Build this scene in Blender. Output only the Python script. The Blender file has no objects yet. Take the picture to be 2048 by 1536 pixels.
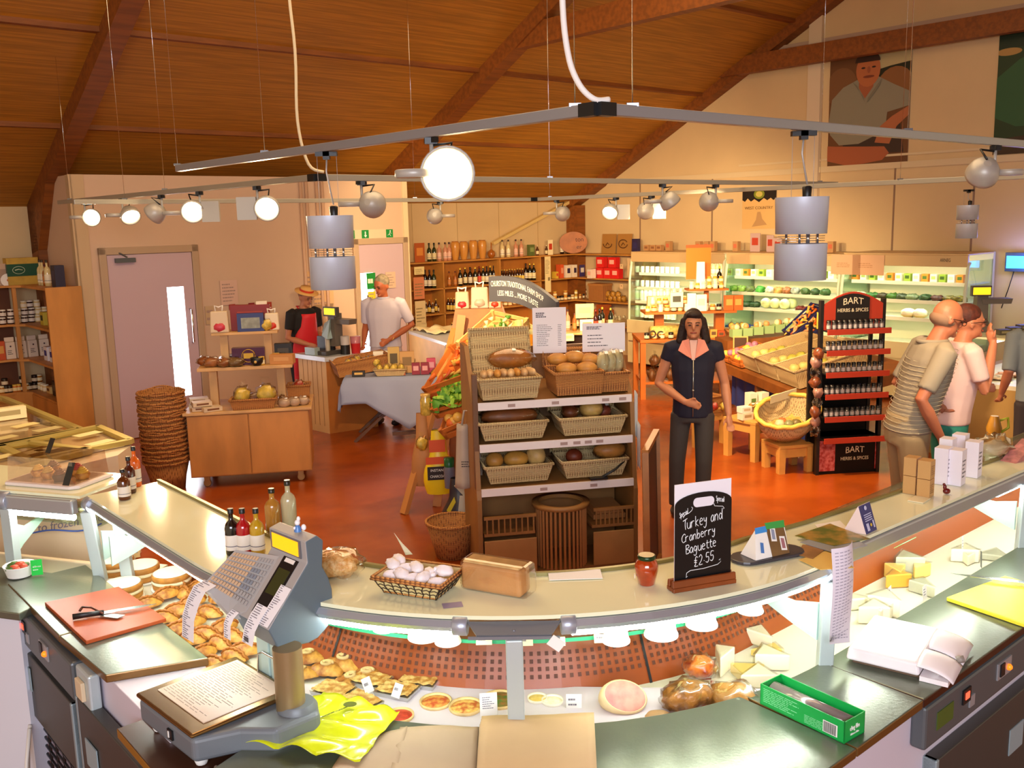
import bpy,math,random
from mathutils import Vector,Matrix,noise
PI=math.pi;MR=Matrix.Rotation;MT=Matrix.Translation;cos,sin=math.cos,math.sin;V3=Vector
SC=bpy.context.scene
COL=SC.collection
RAD=math.radians

# ---------------------------------------------------------------- camera
F_PX,PITCH,ROLL,CAM_H=1900.0,math.atan(328/1900),0.024,2.4
_fw=V3((0,cos(PITCH),-sin(PITCH)))
_up0=V3((0,sin(PITCH),cos(PITCH)))
_rt0=V3((1,0,0))
_rt=_rt0*cos(ROLL)-_up0*sin(ROLL)
_up=_up0*cos(ROLL)+_rt0*sin(ROLL)
CAM=V3((0,0,CAM_H))
cd=bpy.data.cameras.new('camera');cam=bpy.data.objects.new('camera',cd);COL.objects.link(cam)
cd.sensor_width=36;cd.lens=F_PX*36/2048;cd.clip_start=.05;cd.clip_end=200
cam.matrix_world=Matrix(((_rt.x,_up.x,-_fw.x,CAM.x),(_rt.y,_up.y,-_fw.y,CAM.y),(_rt.z,_up.z,-_fw.z,CAM.z),(0,0,0,1)))
SC.camera=cam
# ---------------------------------------------------------------- world, exposure
w=bpy.data.worlds.new('world');SC.world=w;w.use_nodes=True
w.node_tree.nodes['Background'].inputs[0].default_value=(1.0,.74,.44,1)
w.node_tree.nodes['Background'].inputs[1].default_value=.78
SC.view_settings.view_transform='Standard';SC.view_settings.look='None'
SC.view_settings.exposure=0.22;SC.view_settings.gamma=1.0;SC.view_settings.use_curve_mapping=False

# room axes: U runs along the eaves wall (away to the right), BV along the gable wall (towards the camera)
U=V3((.755,.655,0));BV=V3((.655,-.755,0));CORNER=V3((1.2,17.6,0));RZ=math.atan2(.655,.755)
WARM=(1.0,.66,.34)
def st(s,t,z=0.0):return CORNER-U*s+BV*t+V3((0,0,z))
def light(name,kind,loc,power,color=WARM,size=.1,aim=None,spot=60,blend=.5,sx=None,sy=None,rz=0):
    l=bpy.data.lights.new(name,kind);l.energy=power;l.color=color
    if kind == 'AREA':
        l.shape='RECTANGLE';l.size=sx;l.size_y=sy
    else:l.shadow_soft_size=size
    if kind == 'SPOT':l.spot_size=RAD(spot);l.spot_blend=blend
    o=bpy.data.objects.new(name,l);COL.objects.link(o);o.location=loc
    if aim is not None:
        d=(Vector(aim)-Vector(loc)).normalized();o.rotation_euler=d.to_track_quat('-Z','Y').to_euler()
    return o
# unseen fill light added over the sales floor and daylight from the glazed entrance side behind the counter
light('overhead_fill','AREA',(-.5,7.5,5.6),380,(1,.70,.38),sx=6,sy=6,aim=(-.5,8,0))
light('entrance_daylight','AREA',(0,-3.2,3.2),330,(.84,.88,1),sx=4,sy=2,aim=(0,5,.8))

# ---------------------------------------------------------------- pixel helpers (2048 x 1536 frame)
def ray(px,py):return _fw+_rt*((px-1024)/F_PX)+_up*((768-py)/F_PX)
def hit(px,py,p0,n):
    d=ray(px,py);return CAM+d*((Vector(p0)-CAM).dot(n)/d.dot(n))
def atz(px,py,z=0.0):return hit(px,py,(0,0,z),V3((0,0,1)))
def aty(px,py,y):return hit(px,py,(0,y,0),V3((0,1,0)))
def att(px,py,t):return hit(px,py,st(0,t),BV)
def ats(px,py,s):return hit(px,py,st(s,0),U)

# ---------------------------------------------------------------- materials
def lin(c):
    if isinstance(c,str):
        c=c.lstrip('#');c=tuple(int(c[i:i+2],16)/255 for i in (0,2,4))
        c=tuple(x/12.92 if x <= .04045 else ((x+.055)/1.055)**2.4 for x in c)
    return tuple(c)[:3]+(1,)
_M={}
def mat(name,color='#888888',rough=.5,metal=0,var=0,vscale=8,bump=0,bscale=40,emit=0,alpha=1,spec=.5,color2=None,planks=None,stretch=None,coat=0,sss=0,trans=0):
    """procedural principled material; var mixes color2 (or a darker tone) by noise, planks=(axis, width) adds board joints"""
    if name in _M:return _M[name]
    m=bpy.data.materials.new(name);m.use_nodes=True;nt=m.node_tree;b=nt.nodes['Principled BSDF']
    c=lin(color);b.inputs['Base Color'].default_value=c;b.inputs['Roughness'].default_value=rough
    b.inputs['Metallic'].default_value=metal;b.inputs['Specular IOR Level'].default_value=spec
    b.inputs['Coat Weight'].default_value=coat;b.inputs['Transmission Weight'].default_value=trans
    b.inputs['Alpha'].default_value=alpha
    if emit:
        b.inputs['Emission Color'].default_value=c;b.inputs['Emission Strength'].default_value=emit
    L=nt.links.new;tc=None
    def coord():
        t=nt.nodes.new('ShaderNodeTexCoord');o=t.outputs['Object']
        if stretch:
            mp=nt.nodes.new('ShaderNodeMapping');mp.inputs['Scale'].default_value=stretch;L(o,mp.inputs[0]);o=mp.outputs[0]
        return o,t.outputs['Object']
    col_out=None
    if var or bump or planks:co,raw=coord()
    if var:
        n=nt.nodes.new('ShaderNodeTexNoise');n.inputs['Scale'].default_value=vscale;n.inputs['Detail'].default_value=4
        L(co,n.inputs['Vector']);r=nt.nodes.new('ShaderNodeValToRGB')
        c2=lin(color2) if color2 else tuple(x*(1-var) for x in c[:3])+(1,)
        r.color_ramp.elements[0].color=c2;r.color_ramp.elements[1].color=c
        r.color_ramp.elements[0].position=.38;r.color_ramp.elements[1].position=.62
        L(n.outputs['Fac'],r.inputs[0]);col_out=r.outputs[0]
    if planks:
        ax,wd=planks;sx=nt.nodes.new('ShaderNodeSeparateXYZ');L(raw,sx.inputs[0])
        mu=nt.nodes.new('ShaderNodeMath');mu.operation='MULTIPLY';mu.inputs[1].default_value=1/wd;L(sx.outputs[ax],mu.inputs[0])
        fr=nt.nodes.new('ShaderNodeMath');fr.operation='FRACT';L(mu.outputs[0],fr.inputs[0])
        lt=nt.nodes.new('ShaderNodeMath');lt.operation='LESS_THAN';lt.inputs[1].default_value=.07;L(fr.outputs[0],lt.inputs[0])
        mx=nt.nodes.new('ShaderNodeMix');mx.data_type='RGBA';L(lt.outputs[0],mx.inputs[0])
        if col_out:L(col_out,mx.inputs[6])
        else:mx.inputs[6].default_value=c
        mx.inputs[7].default_value=tuple(x*.62 for x in c[:3])+(1,);col_out=mx.outputs[2]
    if col_out:
        L(col_out,b.inputs['Base Color'])
        if emit:L(col_out,b.inputs['Emission Color'])
    if bump:
        n=nt.nodes.new('ShaderNodeTexNoise');n.inputs['Scale'].default_value=bscale;n.inputs['Detail'].default_value=3
        L(co,n.inputs['Vector']);bp=nt.nodes.new('ShaderNodeBump');bp.inputs['Strength'].default_value=bump;bp.inputs['Distance'].default_value=.01
        L(n.outputs['Fac'],bp.inputs['Height']);L(bp.outputs[0],b.inputs['Normal'])
    _M[name]=m;return m
def glassy(name,tint='#e8fff4',gloss=.12,rough=.03,amount=1.0):
    """thin clear sheet: transparent with a gloss that grows at grazing angles"""
    if name in _M:return _M[name]
    m=bpy.data.materials.new(name);m.use_nodes=True;nt=m.node_tree;nt.nodes.clear();L=nt.links.new
    o=nt.nodes.new('ShaderNodeOutputMaterial');t=nt.nodes.new('ShaderNodeBsdfTransparent');t.inputs[0].default_value=lin(tint)
    g=nt.nodes.new('ShaderNodeBsdfGlossy');g.inputs['Roughness'].default_value=rough
    fr=nt.nodes.new('ShaderNodeLayerWeight');fr.inputs[0].default_value=gloss
    mx=nt.nodes.new('ShaderNodeMixShader');L(fr.outputs['Facing'],mx.inputs[0]);L(t.outputs[0],mx.inputs[1]);L(g.outputs[0],mx.inputs[2])
    L(mx.outputs[0],o.inputs[0]);_M[name]=m;return m
def woven(name,c1,c2,scale=60,rough=.7,axis='Z'):
    """basket weave: two crossed waves drive colour and bump"""
    if name in _M:return _M[name]
    m=bpy.data.materials.new(name);m.use_nodes=True;nt=m.node_tree;b=nt.nodes['Principled BSDF'];L=nt.links.new
    b.inputs['Roughness'].default_value=rough
    tc=nt.nodes.new('ShaderNodeTexCoord')
    w1=nt.nodes.new('ShaderNodeTexWave');w1.bands_direction=axis;w1.inputs['Scale'].default_value=scale;L(tc.outputs['Object'],w1.inputs[0])
    w2=nt.nodes.new('ShaderNodeTexWave');w2.bands_direction='X';w2.inputs['Scale'].default_value=scale*.45;L(tc.outputs['Object'],w2.inputs[0]);w3=nt.nodes.new('ShaderNodeTexWave');w3.bands_direction='Y';w3.inputs['Scale'].default_value=scale*.45;L(tc.outputs['Object'],w3.inputs[0]);mxx=nt.nodes.new('ShaderNodeMath');mxx.operation='ADD';L(w2.outputs['Fac'],mxx.inputs[0]);L(w3.outputs['Fac'],mxx.inputs[1])
    w1.inputs['Distortion'].default_value=1.5;w1.inputs['Detail Scale'].default_value=2
    mu=nt.nodes.new('ShaderNodeMath');mu.operation='MULTIPLY';L(w1.outputs['Fac'],mu.inputs[0]);L(mxx.outputs[0],mu.inputs[1])
    r=nt.nodes.new('ShaderNodeValToRGB');r.color_ramp.elements[0].color=lin(c2);r.color_ramp.elements[1].color=lin(c1)
    r.color_ramp.elements[1].position=.45;L(mu.outputs[0],r.inputs[0]);L(r.outputs[0],b.inputs['Base Color'])
    bp=nt.nodes.new('ShaderNodeBump');bp.inputs['Strength'].default_value=.7;bp.inputs['Distance'].default_value=.006
    L(mu.outputs[0],bp.inputs['Height']);L(bp.outputs[0],b.inputs['Normal']);_M[name]=m;return m

# ---------------------------------------------------------------- mesh builder
class B:
    def __init__(s,M=None):s.v=[];s.f=[];s.mi=[];s.sm=[];s.M=M or Matrix()
    def add(s,vs,fs,m=0,smooth=False,M=None):
        n=len(s.v);T=s.M@ M if M is not None else s.M
        s.v += [tuple(T@ Vector(p)) for p in vs]
        for k,f in enumerate(fs):
            s.f.append([n+i for i in f]);s.mi.append(m[k] if isinstance(m,(list,tuple)) else m);s.sm.append(smooth)
        return s
    def box(s,x0,x1,y0,y1,z0,z1,m=0,M=None,top=(1,1)):
        cx,cy=(x0+x1)/2,(y0+y1)/2;tx,ty=top
        vs=[(x0,y0,z0),(x1,y0,z0),(x1,y1,z0),(x0,y1,z0)]
        vs += [(cx+(x-cx)*tx,cy+(y-cy)*ty,z1) for x,y,_ in vs]
        return s.add(vs,[(3,2,1,0),(4,5,6,7),(0,1,5,4),(1,2,6,5),(2,3,7,6),(3,0,4,7)],m,False,M)
    def bx(s,c,d,m=0,M=None,top=(1,1)):       # centre of the base, size
        return s.box(c[0]-d[0]/2,c[0]+d[0]/2,c[1]-d[1]/2,c[1]+d[1]/2,c[2],c[2]+d[2],m,M,top)
    def lathe(s,prof,n=16,m=0,M=None,sx=1,sy=1,cap=True,smooth=True):
        vs=[];fs=[];mm=[]
        for r,z in prof:
            for i in range(n):
                a=2*PI*i/n;vs.append((r*cos(a)*sx,r*sin(a)*sy,z))
        for k in range(len(prof)-1):
            for i in range(n):
                j=(i+1) % n;fs.append((k*n+i,k*n+j,k*n+n+j,k*n+n+i));mm.append(m[k] if isinstance(m,(list,tuple)) else m)
        s.add(vs,fs,mm,smooth,M)
        if cap:
            m0=m[0] if isinstance(m,(list,tuple)) else m;m1=m[-1] if isinstance(m,(list,tuple)) else m
            if prof[0][0] > 1e-5:s.add(vs[:n],[tuple(reversed(range(n)))],m0,False,M)
            if prof[-1][0] > 1e-5:s.add(vs[-n:],[tuple(range(n))],m1,False,M)
        return s
    def tube(s,pts,r,n=8,m=0,M=None,closed=False,caps=True,sq=1.0):
        P=[Vector(p) for p in pts];N=len(P);rs=r if isinstance(r,(list,tuple)) else [r]*N
        vs=[];fs=[];ref=None
        for k in range(N):
            if closed:d=P[(k+1) % N]-P[k-1]
            else:d=P[min(k+1,N-1)]-P[max(k-1,0)]
            if d.length < 1e-9:d=V3((0,0,1))
            d.normalize()
            if ref is None:ref=d.orthogonal().normalized() if abs(d.z) > .9 else V3((0,0,1))
            a=(ref-d*ref.dot(d))
            if a.length < 1e-6:a=d.orthogonal()
            a.normalize();b=d.cross(a);ref=a
            for i in range(n):
                t=2*PI*i/n;vs.append(P[k]+a*(rs[k]*cos(t))+b*(rs[k]*sq*sin(t)))
        for k in range(N if closed else N-1):
            k2=(k+1) % N
            for i in range(n):
                j=(i+1) % n;fs.append((k*n+i,k*n+j,k2*n+j,k2*n+i))
        if caps and not closed:fs.append(tuple(reversed(range(n))));fs.append(tuple(range((N-1)*n,N*n)))
        return s.add(vs,fs,m,True,M)
    def bar(s,p,q,w,h=None,m=0,M=None):        # square bar between two points
        h=h or w;p,q=Vector(p),Vector(q);d=(q-p).normalized()
        a=V3((0,0,1)) if abs(d.z) < .95 else V3((0,1,0))
        x=d.cross(a).normalized()*(w/2);y=x.cross(d).normalized()*(h/2)
        vs=[e+i*x+j*y for e in (p,q) for i,j in ((-1,-1),(1,-1),(1,1),(-1,1))]
        return s.add(vs,[(0,1,2,3),(7,6,5,4),(0,4,5,1),(1,5,6,2),(2,6,7,3),(3,7,4,0)],m,False,M)
    def prism(s,poly,z0,z1,m=0,M=None,mt=None):   # 2-D outline extruded in z
        n=len(poly);vs=[(x,y,z0) for x,y in poly]+[(x,y,z1) for x,y in poly]
        fs=[tuple(reversed(range(n))),tuple(range(n,2*n))]+[(i,(i+1) % n,n+(i+1) % n,n+i) for i in range(n)]
        mm=[m,mt if mt is not None else m]+[m]*n
        return s.add(vs,fs,mm,False,M)
    def quad(s,a,b,c,d,m=0,th=0,M=None):
        if not th:return s.add([a,b,c,d],[(0,1,2,3)],m,False,M)
        a,b,c,d=map(Vector,(a,b,c,d));n=(b-a).cross(d-a).normalized()*th
        return s.add([a,b,c,d,a-n,b-n,c-n,d-n],[(0,1,2,3),(7,6,5,4),(0,4,5,1),(1,5,6,2),(2,6,7,3),(3,7,4,0)],m,False,M)
    def grid(s,fn,nu,nv,m=0,smooth=True,M=None,wrap=False):
        vs=[fn(i/nu,j/nv) for j in range(nv+1) for i in range(nu+1)]
        fs=[(j*(nu+1)+i,j*(nu+1)+i+1,(j+1)*(nu+1)+i+1,(j+1)*(nu+1)+i) for j in range(nv) for i in range(nu)]
        return s.add(vs,fs,m,smooth,M)
    def blob(s,c,r,m=0,n=10,amp=0,freq=3,seed=0,M=None):
        c=Vector(c);r=r if isinstance(r,(tuple,list)) else (r,r,r);vs=[];fs=[];rows=max(4,n//2)
        for k in range(rows+1):
            th=PI*k/rows
            for i in range(n):
                a=2*PI*i/n;d=V3((sin(th)*cos(a),sin(th)*sin(a),-cos(th)))
                q=1+amp*noise.noise(d*freq+V3((seed*3.1,seed*1.7,seed))) if amp else 1
                vs.append(c+V3((d.x*r[0]*q,d.y*r[1]*q,d.z*r[2]*q)))
        for k in range(rows):
            for i in range(n):
                j=(i+1) % n;fs.append((k*n+i,k*n+j,(k+1)*n+j,(k+1)*n+i))
        return s.add(vs,fs,m,True,M)
    def obj(s,name,mats,parent=None,loc=None,rz=None,bevel=0,seg=2,solid=0,sub=0):
        me=bpy.data.meshes.new(name);me.from_pydata(s.v,[],s.f)
        mats=mats if isinstance(mats,(list,tuple)) else [mats]
        for m in mats:me.materials.append(m)
        me.polygons.foreach_set('material_index',s.mi);me.polygons.foreach_set('use_smooth',s.sm);me.update()
        o=bpy.data.objects.new(name,me);COL.objects.link(o)
        if parent:o.parent=parent
        if loc is not None:o.location=loc
        if rz is not None:o.rotation_euler=(0,0,rz)
        if solid:x=o.modifiers.new('thickness','SOLIDIFY');x.thickness=solid
        if bevel:
            x=o.modifiers.new('bevel','BEVEL');x.width=bevel;x.segments=seg;x.limit_method='ANGLE'
        if sub:x=o.modifiers.new('subdivision','SUBSURF');x.levels=sub;x.render_levels=sub
        return o
def Tm(x=0,y=0,z=0,rz=0,rx=0,ry=0,s=1):
    return MT((x,y,z))@ MR(rz,4,'Z')@ MR(ry,4,'Y')@ MR(rx,4,'X')@ Matrix.Scale(s,4)
def smooth(P,n=5):
    P=[Vector(p) for p in P];Q=[P[0]]
    for i in range(len(P)-1):
        a,c=P[i],P[i+1];pm=P[max(i-1,0)];pn=P[min(i+2,len(P)-1)]
        for k in range(1,n+1):
            t=k/n;Q.append(.5*((2*a)+(c-pm)*t+(2*pm-5*a+4*c-pn)*t*t+(3*a-3*c+pn-pm)*t**3))
    return Q
def tag(o,label,cat,group=None,kind=None):
    o['label']=label;o['category']=cat
    if group:o['group']=group
    if kind:o['kind']=kind
    return o
def thing(name,label,cat,loc=(0,0,0),rz=0,group=None,kind=None):
    o=bpy.data.objects.new(name,None);COL.objects.link(o);o.empty_display_size=.05
    o.location=loc;o.rotation_euler=(0,0,rz);return tag(o,label,cat,group,kind)
def struct(o):o['kind']='structure';return o
def room(o):o.location=CORNER;o.rotation_euler=(0,0,RZ);return o     # local (x, y) = (-s, -t)
KIDS={}
def kids(o):
    if o.name not in KIDS:KIDS[o.name]=list(o.children)
    return KIDS[o.name]
def dup(root,loc,rz=None,label=None,group=None,scale=None,rot=None):
    r=root.copy();COL.objects.link(r);r.location=loc
    if rz is not None:r.rotation_euler=(0,0,rz)
    if rot is not None:r.rotation_euler=rot
    if label:r['label']=label
    if group:r['group']=group
    if scale:r.scale=scale if isinstance(scale,tuple) else (scale,)*3
    for ch in kids(root):
        c=ch.copy();COL.objects.link(c);c.parent=r
        for g in kids(ch):
            d=g.copy();COL.objects.link(d);d.parent=c
    return r
def curve_mesh(body,size=.1,extrude=.0008,shear=0,align='CENTER',spacing=1):
    cu=bpy.data.curves.new('t','FONT');cu.body=body;cu.size=size;cu.extrude=extrude;cu.shear=shear
    cu.align_x=align;cu.align_y='CENTER';cu.space_character=spacing;cu.resolution_u=3
    o=bpy.data.objects.new('t',cu);COL.objects.link(o)
    me=bpy.data.meshes.new_from_object(o.evaluated_get(bpy.context.evaluated_depsgraph_get()))
    bpy.data.objects.remove(o);bpy.data.curves.remove(cu);return me
def text(body,size,m,parent,M,name='lettering',shear=0,align='CENTER',bend=None,spacing=1,fit=None):
    """text standing in local x (right) / y (up) of M"""
    me=curve_mesh(body,size,.0008,shear,align,spacing);me.materials.append(m)
    if fit:
        xs=[v.co.x for v in me.vertices];k=fit/max(1e-6,max(xs)-min(xs))
        for v in me.vertices:v.co.x *= k
    if bend:
        for v in me.vertices:v.co=bend(v.co)
    me.transform(M);o=bpy.data.objects.new(name,me);COL.objects.link(o)
    if parent:o.parent=parent
    return o
UPR=MR(PI/2,4,'X')          # turns a flat text upright, facing local -y
ORD=['leftmost','second from left','third from left','fourth from left','fifth from left','sixth from left','seventh from left','eighth from left','ninth from left','tenth from left','eleventh from left','twelfth from left','thirteenth from left','fourteenth from left','fifteenth from left','sixteenth from left','seventeenth from left','eighteenth from left','nineteenth from left','twentieth from left','twenty first from left','twenty second from left','twenty third from left','twenty fourth from left']
def orde(i,n):return 'rightmost' if i == n-1 and n > 1 else ORD[i]
rnd=random.Random(7)
def jit(a):return rnd.uniform(-a,a)

# shared materials
PAINT=mat('wall_paint','#d9bd8e',.7,var=.06,vscale=1.2)
PAINT2=mat('lobby_paint','#d8b99c',.7,var=.05,vscale=1.2)
WOODC=mat('ceiling_boards','#b67a1e',.65,var=.3,vscale=6,planks=(1,.1),stretch=(.25,6,6))
BEAM=mat('glulam_beam','#8c4e16',.6,var=.3,vscale=5,stretch=(.4,4,4))
PINE=mat('knotty_pine','#d18f45',.5,var=.25,vscale=4,stretch=(1,1,.3))
PINE_L=mat('light_pine','#e0b070',.5,var=.2,vscale=5,stretch=(1,1,.3))
SHELFW=mat('shelf_wood','#c98a3c',.5,var=.22,vscale=4)
OAK=mat('brown_oak','#9a6a35',.5,var=.2,vscale=5,stretch=(1,1,.3))
STEEL=mat('brushed_steel','#9a9c94',.28,.9,bump=.05,bscale=60)
GREYM=mat('grey_case_metal','#b9c6c8',.38,.25)
DGREY=mat('dark_grey_metal','#5c6265',.4,.3)
BLACK=mat('black_plastic','#141416',.4)
WHITE=mat('white_card','#efece6',.6)
PAPER=mat('paper','#e9e3ea',.7)
INK=mat('ink','#2a2626',.7)
WICK=woven('pale_wicker','#f0d49a','#7a5226',40)
WICKB=woven('brown_wicker','#dd9850','#6a3412',40)
CLEAR=glassy('clear_film','#ffffff',.25,.08)
CLEARB=glassy('case_glass','#eefaf4',.12,.02)
CHROME=mat('chrome','#d8d8d8',.12,1)
# ---------------------------------------------------------------- room shell, local (x, y) = (-s, -t)
b=B();b.box(-19,.0,-20,0,-.1,0);floor=struct(room(b.obj('floor',mat('painted_concrete_floor','#a84c14',.26,var=.3,vscale=2.2,color2='#93400f',bump=.05,bscale=30))))
b=B();b.box(-19,.3,0,.2,0,2.95);struct(room(b.obj('wall_back',PAINT)))
# gable wall, pentagon outline in the (t, z) plane
RS=.514;ZE=2.83;TR=9.6
b=B();poly=[(0,0),(11.2,0),(11.2,ZE+RS*(2*TR-11.2)),(TR,ZE+RS*TR),(0,ZE)]
b.add([(0.0,-t,z) for t,z in poly]+[(.2,-t,z) for t,z in poly],[(0,1,2,3,4),(9,8,7,6,5)]+[(i,i+5,(i+1) % 5+5,(i+1) % 5) for i in range(5)])
struct(room(b.obj('wall_right',PAINT)))
b=B();b.quad((-19,.4,ZE-RS*.4),(.2,.4,ZE-RS*.4),(.2,-TR,ZE+RS*TR),(-19,-TR,ZE+RS*TR),th=-.12)
b.quad((-19,-TR,ZE+RS*TR),(.2,-TR,ZE+RS*TR),(.2,-2*TR,ZE),(-19,-2*TR,ZE),th=-.12)
struct(room(b.obj('ceiling',WOODC)))
for k,(s,n) in enumerate(((.11,'gable'),(4.55,'mid'),(9.1,'left'),(13.7,'far'))):
    t_=thing('timber_frame',{'gable':'glulam roof frame and post set against the gable wall','mid':'middle glulam roof frame with a tie beam crossing the ceiling','left':'leftmost glulam roof frame whose post stands behind the jar shelving','far':'glulam roof frame beyond the left edge of the view'}[n],'roof beam',kind='structure');room(t_)
    w_=.1
    b=B();b.box(-s-w_,-s+w_,-.3,-.02,0,ZE-.2);b.obj('post',BEAM,t_)
    b=B();d=.34 if n != 'gable' else .30
    for t0,t1 in ((.02,TR),(TR,2*TR)):
        z0=ZE+RS*t0 if t0 < TR else ZE+RS*TR;z1=ZE+RS*TR if t1 <= TR else ZE
        b.add([(-s+i,-t,z) for i in (-w_,w_) for t,z in ((t0,z0-d),(t1,z1-d),(t1,z1-.01),(t0,z0-.01))],[(0,1,2,3),(7,6,5,4),(0,4,5,1),(1,5,6,2),(2,6,7,3),(3,7,4,0)])
    if n != 'gable':b.add([(-s+i,-t,z) for i in (-w_,w_) for t,z in ((.02,ZE-.7),(.3,ZE-.65),(.9,ZE+RS*.9-.3),(.02,ZE-.05))],[(0,1,2,3),(7,6,5,4),(0,4,5,1),(1,5,6,2),(2,6,7,3),(3,7,4,0)])
    b.obj('rafter',BEAM,t_)
    if n in ('gable','mid'):
        z=4.44 if n == 'gable' else 4.40;t0=3.2
        b=B();b.box(-s-.07 if n == 'mid' else -s-.17,-s+.07 if n == 'mid' else -s-.03,-2*TR+t0,-t0,z,z+.25);b.obj('tie_beam',BEAM,t_)
for t in (1.55,3.0,4.6,6.2,7.8):
    b=B();z=ZE+RS*t;b.box(-18.5,-.02,-t-.05,-t+.05,z-.16,z);o=room(b.obj('purlin',BEAM))
    tag(o,{1.55:'lowest roof purlin just above the track lights',3.0:'second roof purlin up, carrying two small dark lamp holders',4.6:'third roof purlin up the slope',6.2:'fourth purlin high in the roof',7.8:'fifth purlin near the ridge'}[t],'roof beam',kind='structure')
# trims on the gable wall
TRIM=mat('wall_trim','#d9c49c',.6);GAP=mat('panel_joint','#8d6f58',.7)
b=B();b.box(-.03,-.001,-11,-.35,2.96,3.04);b.box(-.02,-.001,-11,-3.6,3.12,3.15);struct(room(b.obj('trim_1',TRIM)))
b=B();b.box(-.07,-.001,-4.98,-4.78,0,5.2);struct(room(b.obj('trim_2',mat('wall_column','#dcc8a8',.6))))
b=B();b.box(-.06,-.001,-11,-3.9,4.62,4.78);struct(room(b.obj('trim_3',mat('ledge_trim','#b99d86',.6))))
b=B()
for t in (1.6,3.1,6.1,7.15,8.2,9.3):b.box(-.006,-.001,-t-.012,-t+.012,1.7,2.96)
struct(room(b.obj('trim_4',GAP)))
b=B()
for s in (.9,1.8,2.7,3.6):b.box(-s-.004,-s+.004,-.006,-.001,1.8,2.83)
struct(room(b.obj('trim_5',mat('panel_joint_warm','#b89a6a',.7))))
# lobby box that carries the two doors (front at t=1.45, s 4.7..9.1)
b=B();b.box(-9.1,-4.7,-1.45,-.001,0,3.0)
lobby=struct(room(b.obj('wall_lobby',PAINT2)))
b=B();b.box(-9.14,-8.98,-1.47,-1.45,0,3.0);b.box(-9.12,-9.1,-1.47,-1.3,0,3.0);struct(room(b.obj('trim_6',mat('corner_trim','#c9ad86',.6))))
b=B();b.box(-4.78,-4.7,-1.47,-1.45,0,3.0);struct(room(b.obj('trim_7',mat('corner_trim_light','#e2cfa6',.6))))
b=B()
for s in (6.35,6.27,6.12,6.04):b.tube([(-s,-1.48,0),(-s,-1.48,2.98)],.022,8)
pp=tag(room(b.obj('wall_pipes',mat('pipe_paint','#cfa98c',.5))),'pale painted vertical pipes running up the wall beside the till','pipe')
DOORM=mat('door_leaf_paint','#c8aeb6',.45);FRAMEM=mat('door_frame_paint','#b99e80',.5);SKYP=mat('daylight_pane','#f4f6ff',.5,emit=9)
def door(n,s0,s1,win,hinge,closer):
    # s0 > s1 : outer frame edges; leaf between; win = (s, s) of the tall pane
    fr=B();z=2.2;f=.08
    fr.box(-s0,-s0+f,-1.50,-1.45,0,z);fr.box(-s1-f,-s1,-1.50,-1.45,0,z);fr.box(-s0,-s1,-1.50,-1.45,z-f,z)
    o=struct(room(fr.obj('door_%d' % n,FRAMEM,bevel=.006)))
    l=B();x0,x1=-s0+f+.005,-s1-f-.005;a,c=-win[0],-win[1];y0,y1=-1.485,-1.452
    l.box(x0,a,y0,y1,.01,z-f-.005);l.box(c,x1,y0,y1,.01,z-f-.005);l.box(a,c,y0,y1,.01,win[2]);l.box(a,c,y0,y1,win[3],z-f-.005)
    l.obj('door_leaf',DOORM,o)
    p=B();p.box(a,c,-1.475,-1.465,win[2],win[3]);p.obj('window_pane',SKYP,o)
    h=B();hx=x1-.07 if hinge == 'l' else x0+.07
    h.tube([(hx,y0-.0,1.05),(hx,y0-.05,1.06),(hx,y0-.05,1.44),(hx,y0,1.45)],.011,8);h.obj('door_handle',CHROME,o)
    if closer:
        h=B();h.box(x0+.08,x0+.3,y0-.05,y0,z-f-.09,z-f-.04);h.bar((x0+.2,y0-.06,z-f-.03),(x0+.1,y0-.12,z-f+.02),.02,.012);h.obj('door_closer',DGREY,o)
    return o
door(1,8.90,7.76,(8.17,7.97,.42,1.72),'l',True)
door(2,5.62,4.74,(5.53,5.33,.45,1.74),'r',False)
# ---------------------------------------------------------------- L-shaped serve-over counter with a rounded corner, centre O
O=V3((.03,4.1,0))
def PL(r,l,z=0.0):return O-U*r-BV*l+V3((0,0,z))
def PR(r,l,z=0.0):return O+BV*r+U*l+V3((0,0,z))
def PA(r,deg,z=0.0):
    a=RAD(deg);return O-U*(r*cos(a))+BV*(r*sin(a))+V3((0,0,z))
def face_rz(deg):      # rotation that makes local -y look from the counter arc (angle deg) to the staff side
    a=RAD(deg);d=-U*cos(a)+BV*sin(a);return math.atan2(d.y,d.x)+PI/2
def cpath(r,lL,lR,a0=0,a1=90,n=18):
    p=[PL(r,lL)] if lL is not None else []
    p += [PA(r,a0+(a1-a0)*i/n) for i in range(n+1)]
    if lR is not None:p.append(PR(r,lR))
    return p
def sweep(b,sec,lL,lR,m=0,a0=0,a1=90,n=18,smooth=False):
    """closed section [(r, z)] carried along the counter line"""
    rows=[[] for _ in range(0)];cols=[cpath(r,lL,lR,a0,a1,n) for r,z in sec];k=len(sec);N=len(cols[0])
    vs=[tuple(cols[j][i]+V3((0,0,sec[j][1]))) for i in range(N) for j in range(k)]
    fs=[(i*k+j,i*k+(j+1) % k,(i+1)*k+(j+1) % k,(i+1)*k+j) for i in range(N-1) for j in range(k)]
    mm=[(m[j] if isinstance(m,(list,tuple)) else m) for i in range(N-1) for j in range(k)]
    b.add(vs,fs,mm,smooth);m0=m[0] if isinstance(m,(list,tuple)) else m
    b.add(vs[:k],[tuple(range(k))],m0);b.add(vs[-k:],[tuple(reversed(range(k)))],m0);return b
ZW,ZS,ZL,ZB=.92,1.27,1.10,.84
TUBE=mat('fluorescent_tube','#fbfff4',.5,emit=34)
SHEEN_GLASS=mat('shelf_glass_sheen','#f1f4cf',.07,spec=.7,var=.05,vscale=1.5)  # reflected shop light put into the pale opaque shelf colour
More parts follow.
